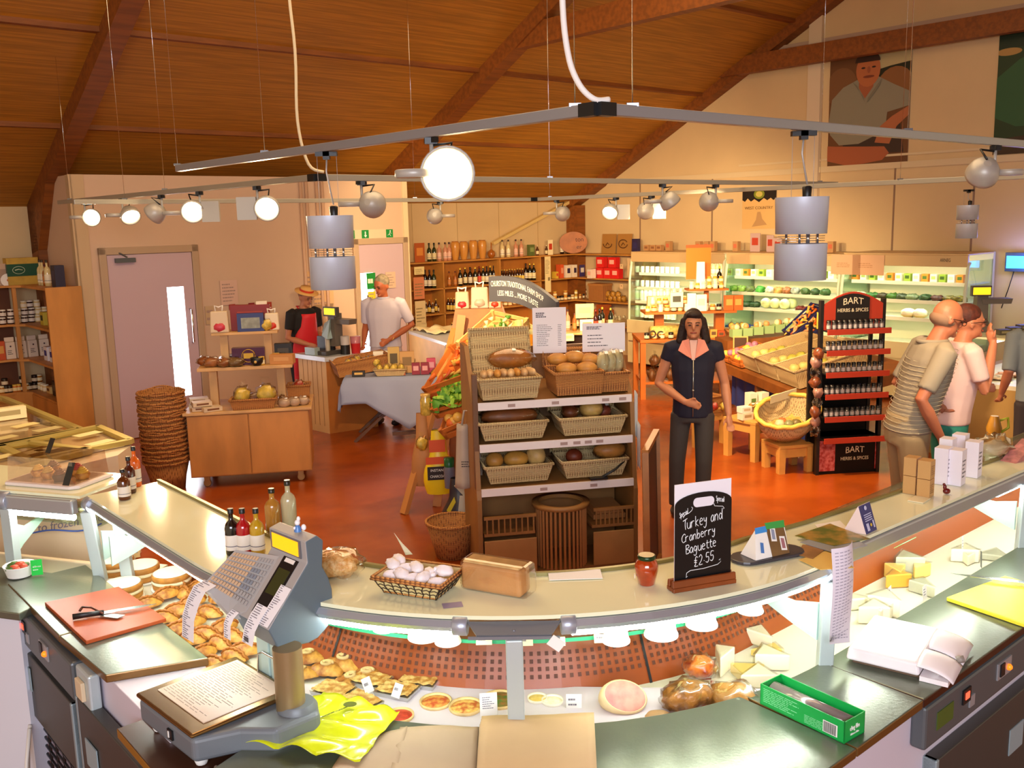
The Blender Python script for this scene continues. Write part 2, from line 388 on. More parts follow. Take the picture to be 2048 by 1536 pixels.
GEDGE=mat('glass_edge_green','#3fae7c',.25,emit=0)
ORANGEP=mat('terracotta_case_panel','#98491c',.3,spec=.5)
VENT=mat('vent_slot','#5a2a10',.6)
WELL=mat('case_deck','#d7d2c2',.4)
BROWNE=mat('worktop_edge_brown','#7c5a2e',.3,.5)
cs=thing('serveover_counter','long refrigerated glass serve-over counter curving round the foreground corner','counter',(0,0,0))
# deck, inner panel, outer body
b=B();sweep(b,[(1.53,ZB),(1.53,ZB-.06),(1.06,ZB-.06),(1.06,ZB)],1.15,3.4);b.obj('display_deck',WELL,cs)
b=B();sweep(b,[(1.17,ZB),(1.05,1.06),(1.01,1.06),(.98,ZB-.8),(1.06,ZB-.8)],1.15,3.4,n=28)
pan=b.obj('terracotta_panel',ORANGEP,cs)
b=B()                                       # vent slots on the inner face
for row in range(4):
    zz=.895+row*.022;rr=1.17-(zz-ZB)*(.12/.22)+.002
    for i in range(118):
        a=-34+i*1.35
        def q(dz,da,a=a):
            z_=zz+dz;r_=1.17-(z_-ZB)*(.12/.22)+.003;aa=a+da
            return PL(r_,math.radians(-aa)*1.1,z_) if aa < 0 else PR(r_,math.radians(aa-90)*1.1,z_) if aa > 90 else PA(r_,aa,z_)
        b.add([q(-.006,-.3),q(-.006,.3),q(.006,.3),q(.006,-.3)],[(0,1,2,3)])
b.obj('vent_slots',VENT,pan)
b=B()
for a in (12,70,38):
    if a == 38:continue
    b.add([PA(1.173,a-.25,ZB),PA(1.173,a+.25,ZB),PA(1.054,a+.25,1.06),PA(1.054,a-.25,1.06)],[(0,1,2,3)])
b.obj('panel_joint',BLACK,pan)
# front glass and glass shelves
b=B();sweep(b,[(1.0,1.05),(1.006,1.05),(1.206,ZS-.01),(1.2,ZS-.01)],1.1,3.4,n=24);b.obj('front_glass',CLEARB,cs)
b=B();sweep(b,[(1.505,ZS-.012),(1.505,ZS),(1.19,ZS),(1.19,ZS-.012)],1.13,None,n=30)
ro=lambda l:1.22+.078*l
ri=lambda l:1.455+.025*l
b.prism([(p.x,p.y) for p in (PR(1.505,0),PR(1.49,.05),PR(1.462,.12),PR(ri(3.4),3.4),PR(ro(3.4),3.4),PR(ro(.3),.3),PR(1.19,0))],ZS-.012,ZS);b.obj('top_shelf',SHEEN_GLASS,cs)
b=B();sweep(b,[(1.2,ZS),(1.2,ZS+.012),(1.185,ZS+.012),(1.185,ZS-.02),(1.2,ZS-.02)],1.13,None,n=30);b.bar(PR(1.192,0,ZS-.004),PR(ro(.3)-.004,.3,ZS-.004),.014,.03);b.bar(PR(ro(.3)-.004,.3,ZS-.004),PR(ro(3.4),3.4,ZS-.004),.014,.03);b.obj('shelf_trim',mat('shelf_trim_olive','#8d8450',.35,.4),cs)
b=B();sweep(b,[(1.316,ZL),(1.316,ZL+.006),(1.10,ZL+.006),(1.10,ZL)],.95,3.4,[0,0,0,0],n=30);g=b.obj('lower_glass_shelf',CLEARB,cs)
b=B();sweep(b,[(1.321,ZL-.002),(1.321,ZL+.009),(1.316,ZL+.009),(1.316,ZL-.002)],.95,3.4,n=30);b.obj('glass_edge',GEDGE,g)
# aluminium rail carrying the tube under the inner shelf edge, in lengths
RAILM=mat('anodised_rail','#b4bac2',.3,.6)
def rail(n,a0,a1,lL=None,lR=None):
    sec=[(1.475,ZS-.013),(1.512,ZS-.014),(1.524,ZS-.03),(1.514,ZS-.046),(1.475,ZS-.05)]
    b=B();sweep(b,sec,lL,lR,a0=a0,a1=a1,n=n,smooth=False);r=b.obj('shelf_rail',RAILM,cs)
    b=B();p=cpath(1.485,lL,lR,a0,a1,n);b.tube([v+V3((0,0,ZS-.063)) for v in p],.012,8);b.obj('light_tube',TUBE,r)
rail(8,0,41,None,None);rail(1,0,0.01,1.08,None);rail(8,54,90,None,None);
b=B();b.bar(PR(1.455,.06,ZS-.042),PR(ri(3.3)-.01,3.3,ZS-.042),.03,.055);r=b.obj('shelf_rail',RAILM,cs,bevel=.008)
b=B();b.tube([PR(1.43,.12,ZS-.076),PR(ri(1.3)-.035,1.3,ZS-.076)],.014,8);b.tube([PR(ri(1.45)-.035,1.45,ZS-.085),PR(ri(3)-.035,3.0,ZS-.085)],.014,8);b.obj('light_tube',TUBE,r)
for a in (41.5,53.5):
    M=MT(PA(1.502,a,ZS-.032))@ MR(face_rz(a),4,'Z')@ MR(PI/2,4,'Y')
    b=B();b.lathe([(.026,-.022),(.029,-.02),(.029,.02),(.026,.022)],20,0,M);b.obj('rail_clamp',mat('clamp_metal','#aab0bd',.35,.5),cs)
for M_ in (MT(PR(1.502,.02,ZS-.034))@ MR(RZ,4,'Z')@ MR(PI/2,4,'Y'),MT(PL(1.502,1.1,ZS-.034))@ MR(RZ+PI/2,4,'Z')@ MR(PI/2,4,'Y')):
    b=B();b.lathe([(.03,-.03),(.033,-.028),(.033,.028),(.03,.03)],20,0,M_);b.obj('rail_clamp',mat('clamp_metal','#aab0bd',.35,.5),cs)
b=B();pa=[PA(1.505,42.3,ZS-.022),PA(1.505,52.7,ZS-.022),PA(1.545,51.5,ZS-.045),PA(1.545,43.5,ZS-.045)]
b.quad(*pa,th=.006);c2=[PA(1.546,42.6,ZS-.045),PA(1.546,52.4,ZS-.045),PA(1.546,52.4,ZS-.055),PA(1.546,42.6,ZS-.055)];b.quad(*c2,th=.004)
b.blob(PA(1.53,47.5,ZS-.034),.005);b.obj('corner_plate',mat('corner_plate_grey','#7d8188',.4,.4),cs)
# posts and curved brackets
def post(p0,p1,rz):
    b=B();b.bar(p0,p1,.05,.035);pp=b.obj('post',GREYM,cs,bevel=.004);return pp
post(PA(1.485,47.5,ZB),PA(1.53,47.5,ZS-.055),0)
post(PL(1.49,1.1,ZW-.03),PL(1.52,1.1,ZS-.06),0);post(PR(1.51,.0,ZW-.03),PR(1.52,.0,ZS-.06),0);post(PR(1.51,1.62,ZW-.03),PR(1.52,1.62,ZS-.06),0)
post(PL(1.40,1.02,ZW-.03),PL(1.42,1.02,ZS-.07),0)
def bracket(fn,l0,dl):
    b=B();out=[(1.49,1.13),(1.40,1.11),(1.30,1.115),(1.16,ZL-.002),(1.16,ZL-.016),(1.30,1.07),(1.40,1.03),(1.49,1.0)]
    b.add([fn(r,l0,z) for r,z in out]+[fn(r,l0+dl,z) for r,z in out],[tuple(range(8)),tuple(reversed(range(8,16)))]+[(i,(i+1) % 8,8+(i+1) % 8,8+i) for i in range(8)])
    b.obj('shelf_bracket',mat('bracket_pale_green','#b7d2c8',.4),cs)
bracket(PL,1.03,.012);bracket(PR,-.02,.012);bracket(PR,1.58,.012);bracket(PL,.93,.012)
# worktops: left run, centre facet and right run with dark edge
WT=mat('worktop_steel','#7c8274',.28,.6,bump=.04,bscale=90,var=.12,vscale=3)
def slab(name,pts,z0,z1,m,parent,edge=None):
    b=B();b.prism([(p.x,p.y) for p in pts],z0,z1,1 if edge else 0,mt=0);return b.obj(name,[m,edge] if edge else [m],parent,bevel=.004)
arc=lambda r,a0,a1,n=10:[PA(r,a0+(a1-a0)*i/n) for i in range(n+1)]
slab('worktop',[PL(1.82,1.27),PL(1.82,.55),PL(1.5,.55),PL(1.5,1.27)],ZW-.03,ZW,WT,cs,BROWNE)
slab('worktop',[PL(1.82,.545),PL(1.80,.10),PL(1.49,-.02),PL(1.49,.545)],ZW-.03,ZW,WT,cs,BROWNE)
slab('worktop',arc(1.5,21.5,75)[::-1]+[PA(1.60,21.5),PL(1.86,-.72),PR(1.85,-.62),PR(1.85,-.40)],ZW-.03,ZW,WT,cs,BROWNE)
slab('worktop',arc(1.5,75.5,90,5)+[PR(1.85,-.005),PR(1.85,-.395)],ZW-.03,ZW,WT,cs,BROWNE)
slab('worktop',[PR(1.85,.0),PR(1.85,3.3),PR(1.5,3.3),PR(1.5,.0)],ZW-.03,ZW,WT,cs,mat('worktop_edge_dark','#3a1d12',.3,.2))
# under-counter bodies
CARC=mat('carcass_white','#cfc6d2',.5);DOORG=mat('fridge_door_grey','#4b4a46',.42,.3);EDGEG=mat('fridge_door_edge','#93a3a8',.4,.3)
b=B();b.prism([(p.x,p.y) for p in (PL(1.78,1.27),PL(1.78,-.4),PL(1.5,-.4),PL(1.5,1.27))],.32,ZW-.03);b.prism([(p.x,p.y) for p in (PR(1.80,-.6),PR(1.80,3.3),PR(1.5,3.3),PR(1.5,-.6))],.1,ZW-.03)
b.prism([(p.x,p.y) for p in (PL(1.78,-.4),PR(1.80,-.6),PR(1.5,-.1),PL(1.5,-.1))],.1,ZW-.06);b.obj('carcass',CARC,cs,bevel=.003)
def cdoor(fn,r,l0,l1,z0,z1,handle=True):
    b=B();P=lambda rr,l,z:fn(rr,l,z)
    def bxx(l0,l1,r0,r1,z0,z1,m):
        v=[P(r0,l0,z0),P(r0,l1,z0),P(r1,l1,z0),P(r1,l0,z0),P(r0,l0,z1),P(r0,l1,z1),P(r1,l1,z1),P(r1,l0,z1)]
        b.add(v,[(3,2,1,0),(4,5,6,7),(0,1,5,4),(1,2,6,5),(2,3,7,6),(3,0,4,7)],m)
    bxx(l0,l1,r,r+.045,z0,z1,0);bxx(l0,l0+.02,r-.002,r+.047,z0,z1,1);bxx(l1-.02,l1,r-.002,r+.047,z0,z1,1)
    o=b.obj('cabinet_door',[DOORG,EDGEG],cs,bevel=.004)
    b=B()
    if handle:
        lc=l0+(l1-l0)*.78;zc=z0+(z1-z0)*.62
        v=[P(r+.048,lc-.06,zc-.05),P(r+.048,lc+.06,zc-.05),P(r+.048,lc+.06,zc+.05),P(r+.048,lc-.06,zc+.05)];b.quad(*v,th=.004)
        b.obj('door_handle',mat('recess_handle','#93a6ac',.4),o)
cdoor(PL,1.79,.42,1.2,.42,.70);cdoor(PL,1.79,-.32,.36,.30,.76);cdoor(PR,1.80,.12,.95,.2,.66);cdoor(PR,1.80,1.0,1.8,.2,.66)
def control(fn,l0,l1,r,flip,led):
    o=B()
    def bxx(b,l0,l1,r0,r1,z0,z1,m=0):
        v=[fn(r0,l0,z0),fn(r0,l1,z0),fn(r1,l1,z0),fn(r1,l0,z0),fn(r0,l0,z1),fn(r0,l1,z1),fn(r1,l1,z1),fn(r1,l0,z1)]
        b.add(v,[(3,2,1,0),(4,5,6,7),(0,1,5,4),(1,2,6,5),(2,3,7,6),(3,0,4,7)],m)
    b=B();bxx(b,l0,l1,r,r+.05,.735,.882);p=b.obj('control_panel',DGREY,cs,bevel=.01)
    b=B();L=l1-l0;c=(lambda t:l0+L*t) if not flip else (lambda t:l1-L*t)
    b2=B();bxx(b2,min(c(.08),c(.2)),max(c(.08),c(.2)),r+.05,r+.053,.78,.84);b2.obj('green_label',mat('dull_green_label','#4b5f22',.5),p)
    b2=B();bxx(b2,min(c(.27),c(.33)),max(c(.27),c(.33)),r+.05,r+.056,.80,.85);b2.obj('temperature_display',BLACK,p)
    b2=B();bxx(b2,min(c(.285),c(.315)),max(c(.285),c(.315)),r+.056,r+.058,.815,.838);b2.obj('red_digit',mat('red_led',led,.4,emit=3),p)
    b2=B();bxx(b2,min(c(.33),c(.37)),max(c(.33),c(.37)),r+.05,r+.054,.77,.81);b2.obj('switch_plate',mat('switch_plate_silver','#a9aaae',.4,.4),p)
    b2=B();bxx(b2,min(c(.56),c(.68)),max(c(.56),c(.68)),r+.05,r+.055,.79,.85);b2.obj('switch_plate',mat('switch_plate_silver','#a9aaae',.4,.4),p)
    b2=B();b2.blob(fn(r+.058,c(.65),.815),.012,n=10);b2.obj('pilot_lamp',mat('orange_pilot','#ff7a1a',.3,emit=1.2),p)
    b2=B();bxx(b2,min(c(.575),c(.61)),max(c(.575),c(.61)),r+.054,r+.06,.80,.845);b2.obj('rocker_switch',BLACK,p)
    return p
control(PL,.36,1.24,1.79,True,'#c9402a');control(PR,.02,.95,1.80,False,'#ff2020')
b=B();v=[PL(1.79,.2,.72),PL(1.79,.34,.72),PL(1.83,.34,.72),PL(1.83,.2,.72)]
b.prism([(p.x,p.y) for p in v],.72,.885);q=b.obj('switch_box',GREYM,cs,bevel=.008)
b=B();v=[PL(1.83,.24,0),PL(1.83,.31,0),PL(1.845,.31,0),PL(1.845,.24,0)]
b.prism([(p.x,p.y) for p in v],.78,.85);b.obj('rocker_plate',mat('ivory_switch','#d9c3a0',.5),q,bevel=.003)
# black wire rack and white lead under the left run
b=B()
for i in range(7):b.bar(PL(1.80+.0,.55+i*.1,.05),PL(1.80,.55+i*.1,.36),.008)
for i in range(9):b.bar(PL(1.80,.3,.04+i*.038),PL(1.80,1.5,.04+i*.038),.008)
b.obj('condenser_grille',BLACK,cs)
b=B();b.tube([PL(1.86,.98,.40),PL(1.88,.97,.3),PL(1.9,.93,.2),PL(1.93,.82,.1),PL(1.95,.7,.02)],.008,8)
b.tube([PL(1.87,.95,.40),PL(1.9,.92,.28),PL(1.93,.86,.18),PL(1.95,.74,.08),PL(1.97,.66,.02)],.008,8)
tag(b.obj('power_lead',mat('white_cable','#dcd6cc',.5)),'white twin power lead hanging down by the black grille','cable')
# second section turning away at the far left
D2=V3((-.95,.31,0));N2=V3((.31,.95,0));K2=PL(1.52,1.13)
def P2(a,n,z=0.0):return K2+D2*a+N2*n+V3((0,0,z))
s2=cs
def slab2(name,a0,a1,n0,n1,z0,z1,m,parent=None,bevel=0):
    b=B();b.prism([(p.x,p.y) for p in (P2(a0,n0),P2(a1,n0),P2(a1,n1),P2(a0,n1))],z0,z1);return b.obj(name,m,parent or s2,bevel=bevel)
slab2('top_shelf',.02,1.5,0,.36,ZS-.012,ZS,SHEEN_GLASS);slab2('shelf_rail',.04,1.5,-.03,.01,ZS-.08,ZS-.014,RAILM,bevel=.008)
b=B();b.tube([P2(.06,0,ZS-.098),P2(.44,0,ZS-.098)],.014,8);b.obj('light_tube',TUBE,s2)
slab2('lower_glass_shelf',.02,1.5,.1,.4,ZL,ZL+.006,CLEARB)
slab2('worktop',-.02,1.6,-.42,-.02,ZW-.038,ZW-.006,WT,bevel=.004);slab2('carcass',.05,1.6,-.36,-.03,.05,ZW-.04,mat('carcass_front_white','#d9dbe6',.5))
slab2('post',.40,.45,-.02,.02,ZW,ZS-.06,GREYM);slab2('display_deck',.0,1.6,-.02,.5,ZB-.10,ZB-.06,WELL)
b=B();M=MT(P2(.43,0,ZS-.047))@ MR(math.atan2(.31,-.95),4,'Z')@ MR(PI/2,4,'Y');b.lathe([(.04,-.03),(.043,-.028),(.043,.028),(.04,.03)],20,0,M);b.obj('rail_clamp',mat('clamp_metal','#aab0bd',.35,.5),s2)
b=B();out=[(0,1.12),(.08,1.08),(.2,ZL),(.2,ZL-.015),(.06,1.0),(0,.95)]
b.add([P2(.42,n,z) for n,z in out]+[P2(.43,n,z) for n,z in out],[tuple(range(6)),tuple(reversed(range(6,12)))]+[(i,(i+1) % 6,6+(i+1) % 6,6+i) for i in range(6)]);b.obj('shelf_bracket',mat('bracket_pale_green','#b7d2c8',.4),s2)
# ---------------------------------------------------------------- things on the counter
def along(p,q):return math.atan2(q.y-p.y,q.x-p.x)
def lines(b,x0,x1,y0,y1,n,z,m=1,M=None,seed=1,th=.35,gap=0):
    """rows of unreadable small print as thin dark strips on a sheet, y from top y1 to bottom y0"""
    r=random.Random(seed);h=(y1-y0)/n
    for k in range(n):
        if gap and r.random() < gap:continue
        y=y1-h*(k+.5);x=x0;e=x0+(x1-x0)*r.uniform(.55,1)
        while x < e:
            wd=(x1-x0)*r.uniform(.06,.2);b.add([(x,y-h*th/2,z),(min(e,x+wd),y-h*th/2,z),(min(e,x+wd),y+h*th/2,z),(x,y+h*th/2,z)],[(0,1,2,3)],m,False,M);x += wd+(x1-x0)*.025
# --- weighing scale with receipt printer head
GS=mat('scale_grey','#70767c',.42,.1);GL=mat('scale_light_grey','#a9a5a2',.45);GB=mat('scale_side_bluegrey','#5d6c76',.45)
S0=V3((-.92,2.70,.88));sr=-PI/4
sc=thing('weighing_scale','large grey shop scale with orange display and keypad on the left worktop','scale',S0,sr)
b=B();b.prism([(-.18,-.17),(.17,-.17),(.22,-.05),(.30,.02),(.31,.16),(.25,.19),(-.18,.18)],.03,.105)
b.obj('base',GS,sc,bevel=.014,seg=3)
b=B()
for x,y in ((-.14,-.13),(.13,-.13),(-.14,.14),(.2,.14)):b.lathe([(.016,0),(.02,.01),(.018,.03)],12,0,Tm(x,y,0))
b.obj('foot',WHITE,sc)
b=B();b.box(.02,.05,-.176,-.169,.055,.085);b.box(.027,.033,-.178,-.17,.06,.08,1);b.obj('power_switch',[BLACK,WHITE],sc)
b=B();b.box(-.185,.175,-.175,.165,.108,.122);b.obj('weighing_plate',mat('bronze_steel','#8a6c44',.25,.85),sc,bevel=.01,seg=3)
b=B();b.box(-.15,.14,-.12,.15,.122,.1245,0);lines(b,-.14,.13,-.11,.14,26,.1248,1,seed=3,th=.25)
b.obj('price_sheet',[mat('price_sheet_paper','#dcc3ac',.4),mat('faint_print','#9c8473',.6)],sc)
b=B();b.tube([(-.02,.15,.122),(-.02,.155,.185),(0,.16,.195),(.13,.16,.195),(.15,.16,.185),(.15,.158,.122)],.0035,6);b.obj('guard_rail',CHROME,sc)
b=B();b.box(-.055,.015,.17,.20,.10,.40);b.box(.035,.135,.165,.20,.10,.38);b.box(.015,.035,.18,.2,.1,.39,1);b.obj('support_panel',[mat('support_pale_green','#b5cfc8',.35),GS],sc,bevel=.004)
b=B();b.lathe([(.043,.09),(.043,.30)],24,0,Tm(.225,.115,0));b.obj('column',mat('column_bronze','#9c8660',.35,.5),sc)
b=B();b.lathe([(.06,.03),(.06,.11),(.05,.125)],24,0,Tm(.235,.13,0));b.obj('column_socket',GS,sc)
pf=[(.07,.36),(.215,.525),(.212,.592),(.252,.602),(.275,.58),(.266,.50),(.285,.46),(.296,.42),(.296,.36),(.275,.305),(.235,.28),(.20,.275),(.10,.29)]
b=B();n=len(pf);xa,xb=.0,.205
b.add([(xa,y,z) for y,z in pf]+[(xb,y,z) for y,z in pf],[tuple(range(n)),tuple(reversed(range(n,2*n)))]+[(i,n+i,n+(i+1) % n,(i+1) % n) for i in range(n)],[1,1]+[0]*2+[0]+[1]*(n-3))
hd=b.obj('printer_head',[GL,GB],sc,bevel=.004)
b=B();b.add([(-.115,.035,.425),(.0,.055,.36),(.06,.08,.375),(.06,.205,.515),(.02,.20,.51),(-.095,.145,.515),(-.115,.04,.405),(0,.06,.34),(.06,.09,.345),(.06,.225,.50),(-.095,.165,.495)],
    [(0,1,2,3,4,5),(6,10,9,8,7),(0,6,7,1),(1,7,8,2),(2,8,9,3),(3,9,10,5,4),(5,10,6,0)]);kp=b.obj('keypad',GL,sc)
# keys laid on the keypad plane
ka,kb_,kc=V3((-.115,.035,.426)),V3((.06,.078,.372)),V3((.06,.205,.516));kd=V3((-.095,.145,.516))
def kpt(u,v):return (ka*(1-u)+kb_*u)*(1-v)+(kd*(1-u)+kc*u)*v
b=B()
for i in range(14):
    for j in range(8):
        u0,v0=.05+i*.066,.08+j*.108;m=0 if i < 9 else 1
        if i >= 9 and 2 <= j <= 5 and i < 12:m=2
        b.quad(kpt(u0,v0)+V3((0,-.001,.002)),kpt(u0+.05,v0)+V3((0,-.001,.002)),kpt(u0+.05,v0+.075)+V3((0,-.001,.002)),kpt(u0,v0+.075)+V3((0,-.001,.002)),m,.001)
b.obj('key_field',[mat('key_tan','#c8a886',.5),mat('key_grey','#9d9a98',.5),mat('key_blue_grey','#7d838d',.5)],kp)
def slope(u0,u1,v0,v1,off):     # patch on the sloping front of the head
    p=lambda x,v:V3((x,.07+.145*v,.36+.165*v))+V3((0,-.75,.66))*off
    return p(u0,v0),p(u1,v0),p(u1,v1),p(u0,v1)
b=B();b.quad(*slope(.085,.165,.12,.97,.002),m=0,th=.002);b.quad(*slope(.10,.15,.90,.96,.003),m=1,th=.001);b.quad(*slope(.095,.155,.42,.80,.003),m=2,th=.001)
b.obj('label_window',[BLACK,WHITE,mat('dark_green_window','#3a3f22',.15)],hd)
text('AVERY',.008,INK,hd,MT(V3((.125,.206,.5155)))@ MR(RAD(48.7),4,'X'),fit=.04)
b=B();b.quad((.012,.2095,.532),(.178,.2095,.532),(.178,.2095,.588),(.012,.2095,.588),0,.002);dsp=b.obj('display_bezel',mat('bezel_grey','#6a6a70',.4),hd)
b=B();b.quad((.022,.2075,.537),(.168,.2075,.537),(.168,.2075,.583),(.022,.2075,.583),0,.001)
b.obj('orange_display',mat('orange_lcd','#ffae12',.4,emit=.9),dsp)
# labels and receipts stuck to the head
ST=mat('label_paper','#f4f2f7',.5)
def strip(name,pts,w,parent,seed,head=True,wv=(1,0,0),loc=None):
    """strip of paper following pts (centre line, top to bottom), width w along wv"""
    b=B();wv=Vector(wv).normalized()*(w/2);P=[Vector(p) for p in pts]
    vs=[]
    for p in P:vs += [p-wv,p+wv]
    b.add(vs,[(2*i,2*i+1,2*i+3,2*i+2) for i in range(len(P)-1)],0)
    r=random.Random(seed)
    for i in range(len(P)-1):
        a,c=P[i],P[i+1];n=max(1,int((c-a).length/.0065));nn=(c-a).cross(wv).normalized()*-.0009
        if (nn.dot(V3((0,-1,.5))) < 0):nn=-nn
        for k in range(n):
            t0,t1=(k+.3)/n,(k+.62)/n
            e=r.uniform(.2,.8)
            for u0,u1 in ((-.8,-.8+e*.7),(-.8+e*.75,-.8+e*1.5)):
                q=[a.lerp(c,t)+wv*u+nn for t,u in ((t0,u0),(t0,u1),(t1,u1),(t1,u0))];b.add(q,[(0,1,2,3)],1)
    return b.obj(name,[ST,mat('grey_print','#7c7780',.7)],parent,solid=.0006)
def chain(f,ts):return [f(t) for t in ts]
front=lambda x,v,off=.004:V3((x,.07+.145*v,.36+.165*v))+V3((0,-.75,.66))*off
l1=strip('price_label',[front(.178,.60),front(.178,.42),front(.175,.2),front(.172,.02)],.055,sc,4)
l2=strip('price_label',[front(.128,.25,.006),front(.126,.08,.007),(.124,.055,.345),(.12,.045,.30)],.06,sc,5)
b=B();f_=lambda x,z:(x,.0440,z)
for i in range(9):b.quad((.105+i*.0028,.0442,.307),(.105+i*.0028+.0015,.0442,.307),(.105+i*.0028+.0015,.0446,.322),(.105+i*.0028,.0446,.322),0,.0003)
b.obj('barcode_bars',INK,sc)
l3=strip('price_label',[(.025,.066,.37),(.02,.05,.355),(.012,.042,.33),(.01,.04,.285)],.04,sc,6)
rc=strip('receipt',[(-.09,.05,.435),(-.105,.02,.42),(-.115,.0,.38),(-.125,-.015,.33),(-.13,-.02,.26)],.075,sc,8)
# small white and blue ornament on the scale: plain little figurine
b=B();b.lathe([(.012,0),(.010,.012),(.006,.02)],10,1,Tm(0,0,0));b.blob((0,0,.028),.009,0);b.blob((.004,.0,.04),(.006,.005,.008),0);b.blob((.018,.002,.012),(.008,.006,.010),0);b.blob((-.008,-.004,.012),.005,0)
tag(b.obj('figurine',[mat('porcelain_white','#f3f3f5',.3),mat('porcelain_blue','#4f7fc0',.3)],None,S0+V3((.13*.707+.235*.707,-.13*.707+.235*.707,.602)),0),'tiny white and blue ornament standing on top of the grey scale','ornament')
# scale stand board, brown edged, lower than the worktop
b=B();pts=[PL(1.87,-.20),PL(1.88,-.80),PL(1.56,-.60),PL(1.5,-.2)]
b.prism([(p.x,p.y) for p in pts],.845,.876,1,mt=0)
tag(b.obj('scale_board',[mat('board_dark_brown','#4a2c1c',.3),mat('board_edge_brown','#8f6320',.35)],bevel=.003),'dark brown board with a lighter edge under the grey scale','board')
b=B();b.tube([(-.86,2.46,.90),(-.85,2.40,.89),(-.80,2.34,.895),(-.74,2.30,.9)],.006,8);tag(b.obj('scale_lead',mat('white_cable','#dcd6cc',.5)),'white lead running off below the grey scale','cable')
# --- chopping board, knife and spatula on the left run
cb=[atz(*q,ZW) for q in ((90,1212),(238,1180),(333,1244),(173,1290))]
b=B();b.prism([(p.x,p.y) for p in cb][::-1],ZW+.001,ZW+.016);tag(b.obj('chopping_board',mat('brown_cutting_board','#a8481c',.42,var=.08,vscale=4),bevel=.002),'reddish brown chopping board with a knife across it','chopping board')
kn=thing('kitchen_knife','black handled knife with a long steel blade lying on the brown board','knife',atz(146,1240,ZW+.018),along(atz(146,1240,ZW),atz(330,1212,ZW)))
b=B();b.tube([(0,0,.012),(.04,0,.013),(.11,0,.012)],[.012,.011,.010],10,sq=.7);b.obj('handle',BLACK,kn)
b=B();b.add([(.11,-.012,.012),(.11,.014,.012),(.22,.014,.013),(.30,.004,.014),(.24,-.010,.013)],[(0,4,3,2,1)]);b.obj('blade',mat('polished_blade','#dfe6e6',.15,.9),kn,solid=.002)
sp=thing('spatula','steel serving slice with an angled handle lying over the knife','spatula',atz(165,1220,ZW+.02),along(atz(165,1220,ZW),atz(245,1245,ZW)))
b=B();b.tube([(0,0,.012),(.06,.0,.022),(.13,0,.012)],.004,6);b.tube([(0,0,.012),(.004,-.015,.002)],.005,6);b.obj('handle',mat('dark_bronze','#5a3020',.3,.6),sp)
b=B();b.add([(.125,-.012,.006),(.125,.016,.006),(.20,.045,.004),(.20,.01,.004)],[(3,2,1,0)]);b.obj('blade',STEEL,sp,solid=.002)
# --- yellow carrier bag, brown and grey paper sheets
def drape(name,corners,n,amp,m,seed,z0,freq=2.2,th=.0008,lift=0):
    a,bq,c,d=corners
    def f(u,v):
        p=(a*(1-u)+bq*u)*(1-v)+(d*(1-u)+c*u)*v;q=noise.noise(V3((u*freq+seed,v*freq,seed)))
        return V3((p.x,p.y,z0+amp*(abs(q)+.15)+lift*v))
    b=B();b.grid(f,n,n);return b.obj(name,m,solid=th)
YB=mat('yellow_bag','#cfd81c',.25,var=.06,vscale=8,coat=.4)
yc=[atz(*q,ZW) for q in ((475,1498),(720,1536),(800,1436),(648,1395))]
yb=tag(drape('carrier_bag',yc,26,.038,YB,4,ZW+.010,3.1),'crumpled bright yellow carrier bag lying flat beside the grey scale','bag')
b=B();cy=(yc[0]+yc[1]+yc[2]+yc[3])/4
for k,(dx,dy,w_) in enumerate(((0,.05,.10),(.02,.065,.08),(-.02,.035,.06),(-.13,-.03,.06),(-.12,-.045,.07),(-.14,-.06,.05))):
    M=MT(V3((cy.x+dx,cy.y+dy,ZW+.034)))@ MR(PI+.75,4,'Z');lines(b,-w_/2,w_/2,-.004,.004,1,0,0,M,seed=k)
b.lathe([(.016,0),(.016,.001)],16,0,MT(V3((cy.x+.045,cy.y+.085,ZW+.04))),sx=1.3)
b.obj('printed_marks',mat('olive_print','#565c14',.5),yb)
KRAFT=mat('kraft_paper_grey','#b59c80',.75,var=.06,vscale=6);KRAFT2=mat('kraft_paper','#c9a77c',.75,var=.06,vscale=5)
for nm,cs_,m_,lb in (('paper_sheet',((700,1486),(815,1458),(790,1560),(640,1580)),KRAFT,'grey brown wrapping paper sheet nearest the yellow bag'),
                    ('paper_sheet',((800,1458),(957,1458),(950,1600),(770,1600)),KRAFT,'middle wrapping paper sheet between the yellow bag and the brown bag stack'),
                    ):
    cc=[atz(*q,ZW) for q in cs_];cc=[cc[3],cc[2],cc[1],cc[0]]
    tag(drape(nm,cc,14,.012,m_,len(lb)*.3,ZW+.004),lb,'paper')
for k in range(5):      # stacked brown paper bags, slightly fanned
    cc=[atz(*q,ZW) for q in ((958+k*1.5,1458-k*1.5),(1180+k*2,1450-k*1.5),(1192+k,1600),(950,1600))];cc=[cc[3],cc[2],cc[1],cc[0]]
    tag(drape('paper_bag',cc,14,.008,KRAFT2 if k % 2 == 0 else KRAFT,1.3*k+2,ZW+.004+k*.006),'flat brown paper bag, '+('topmost of the stack at the front of the worktop' if k == 4 else ['bottom','second','third','fourth'][k]+' in the stack at the front of the worktop'),'paper bag','stacked brown paper bags')
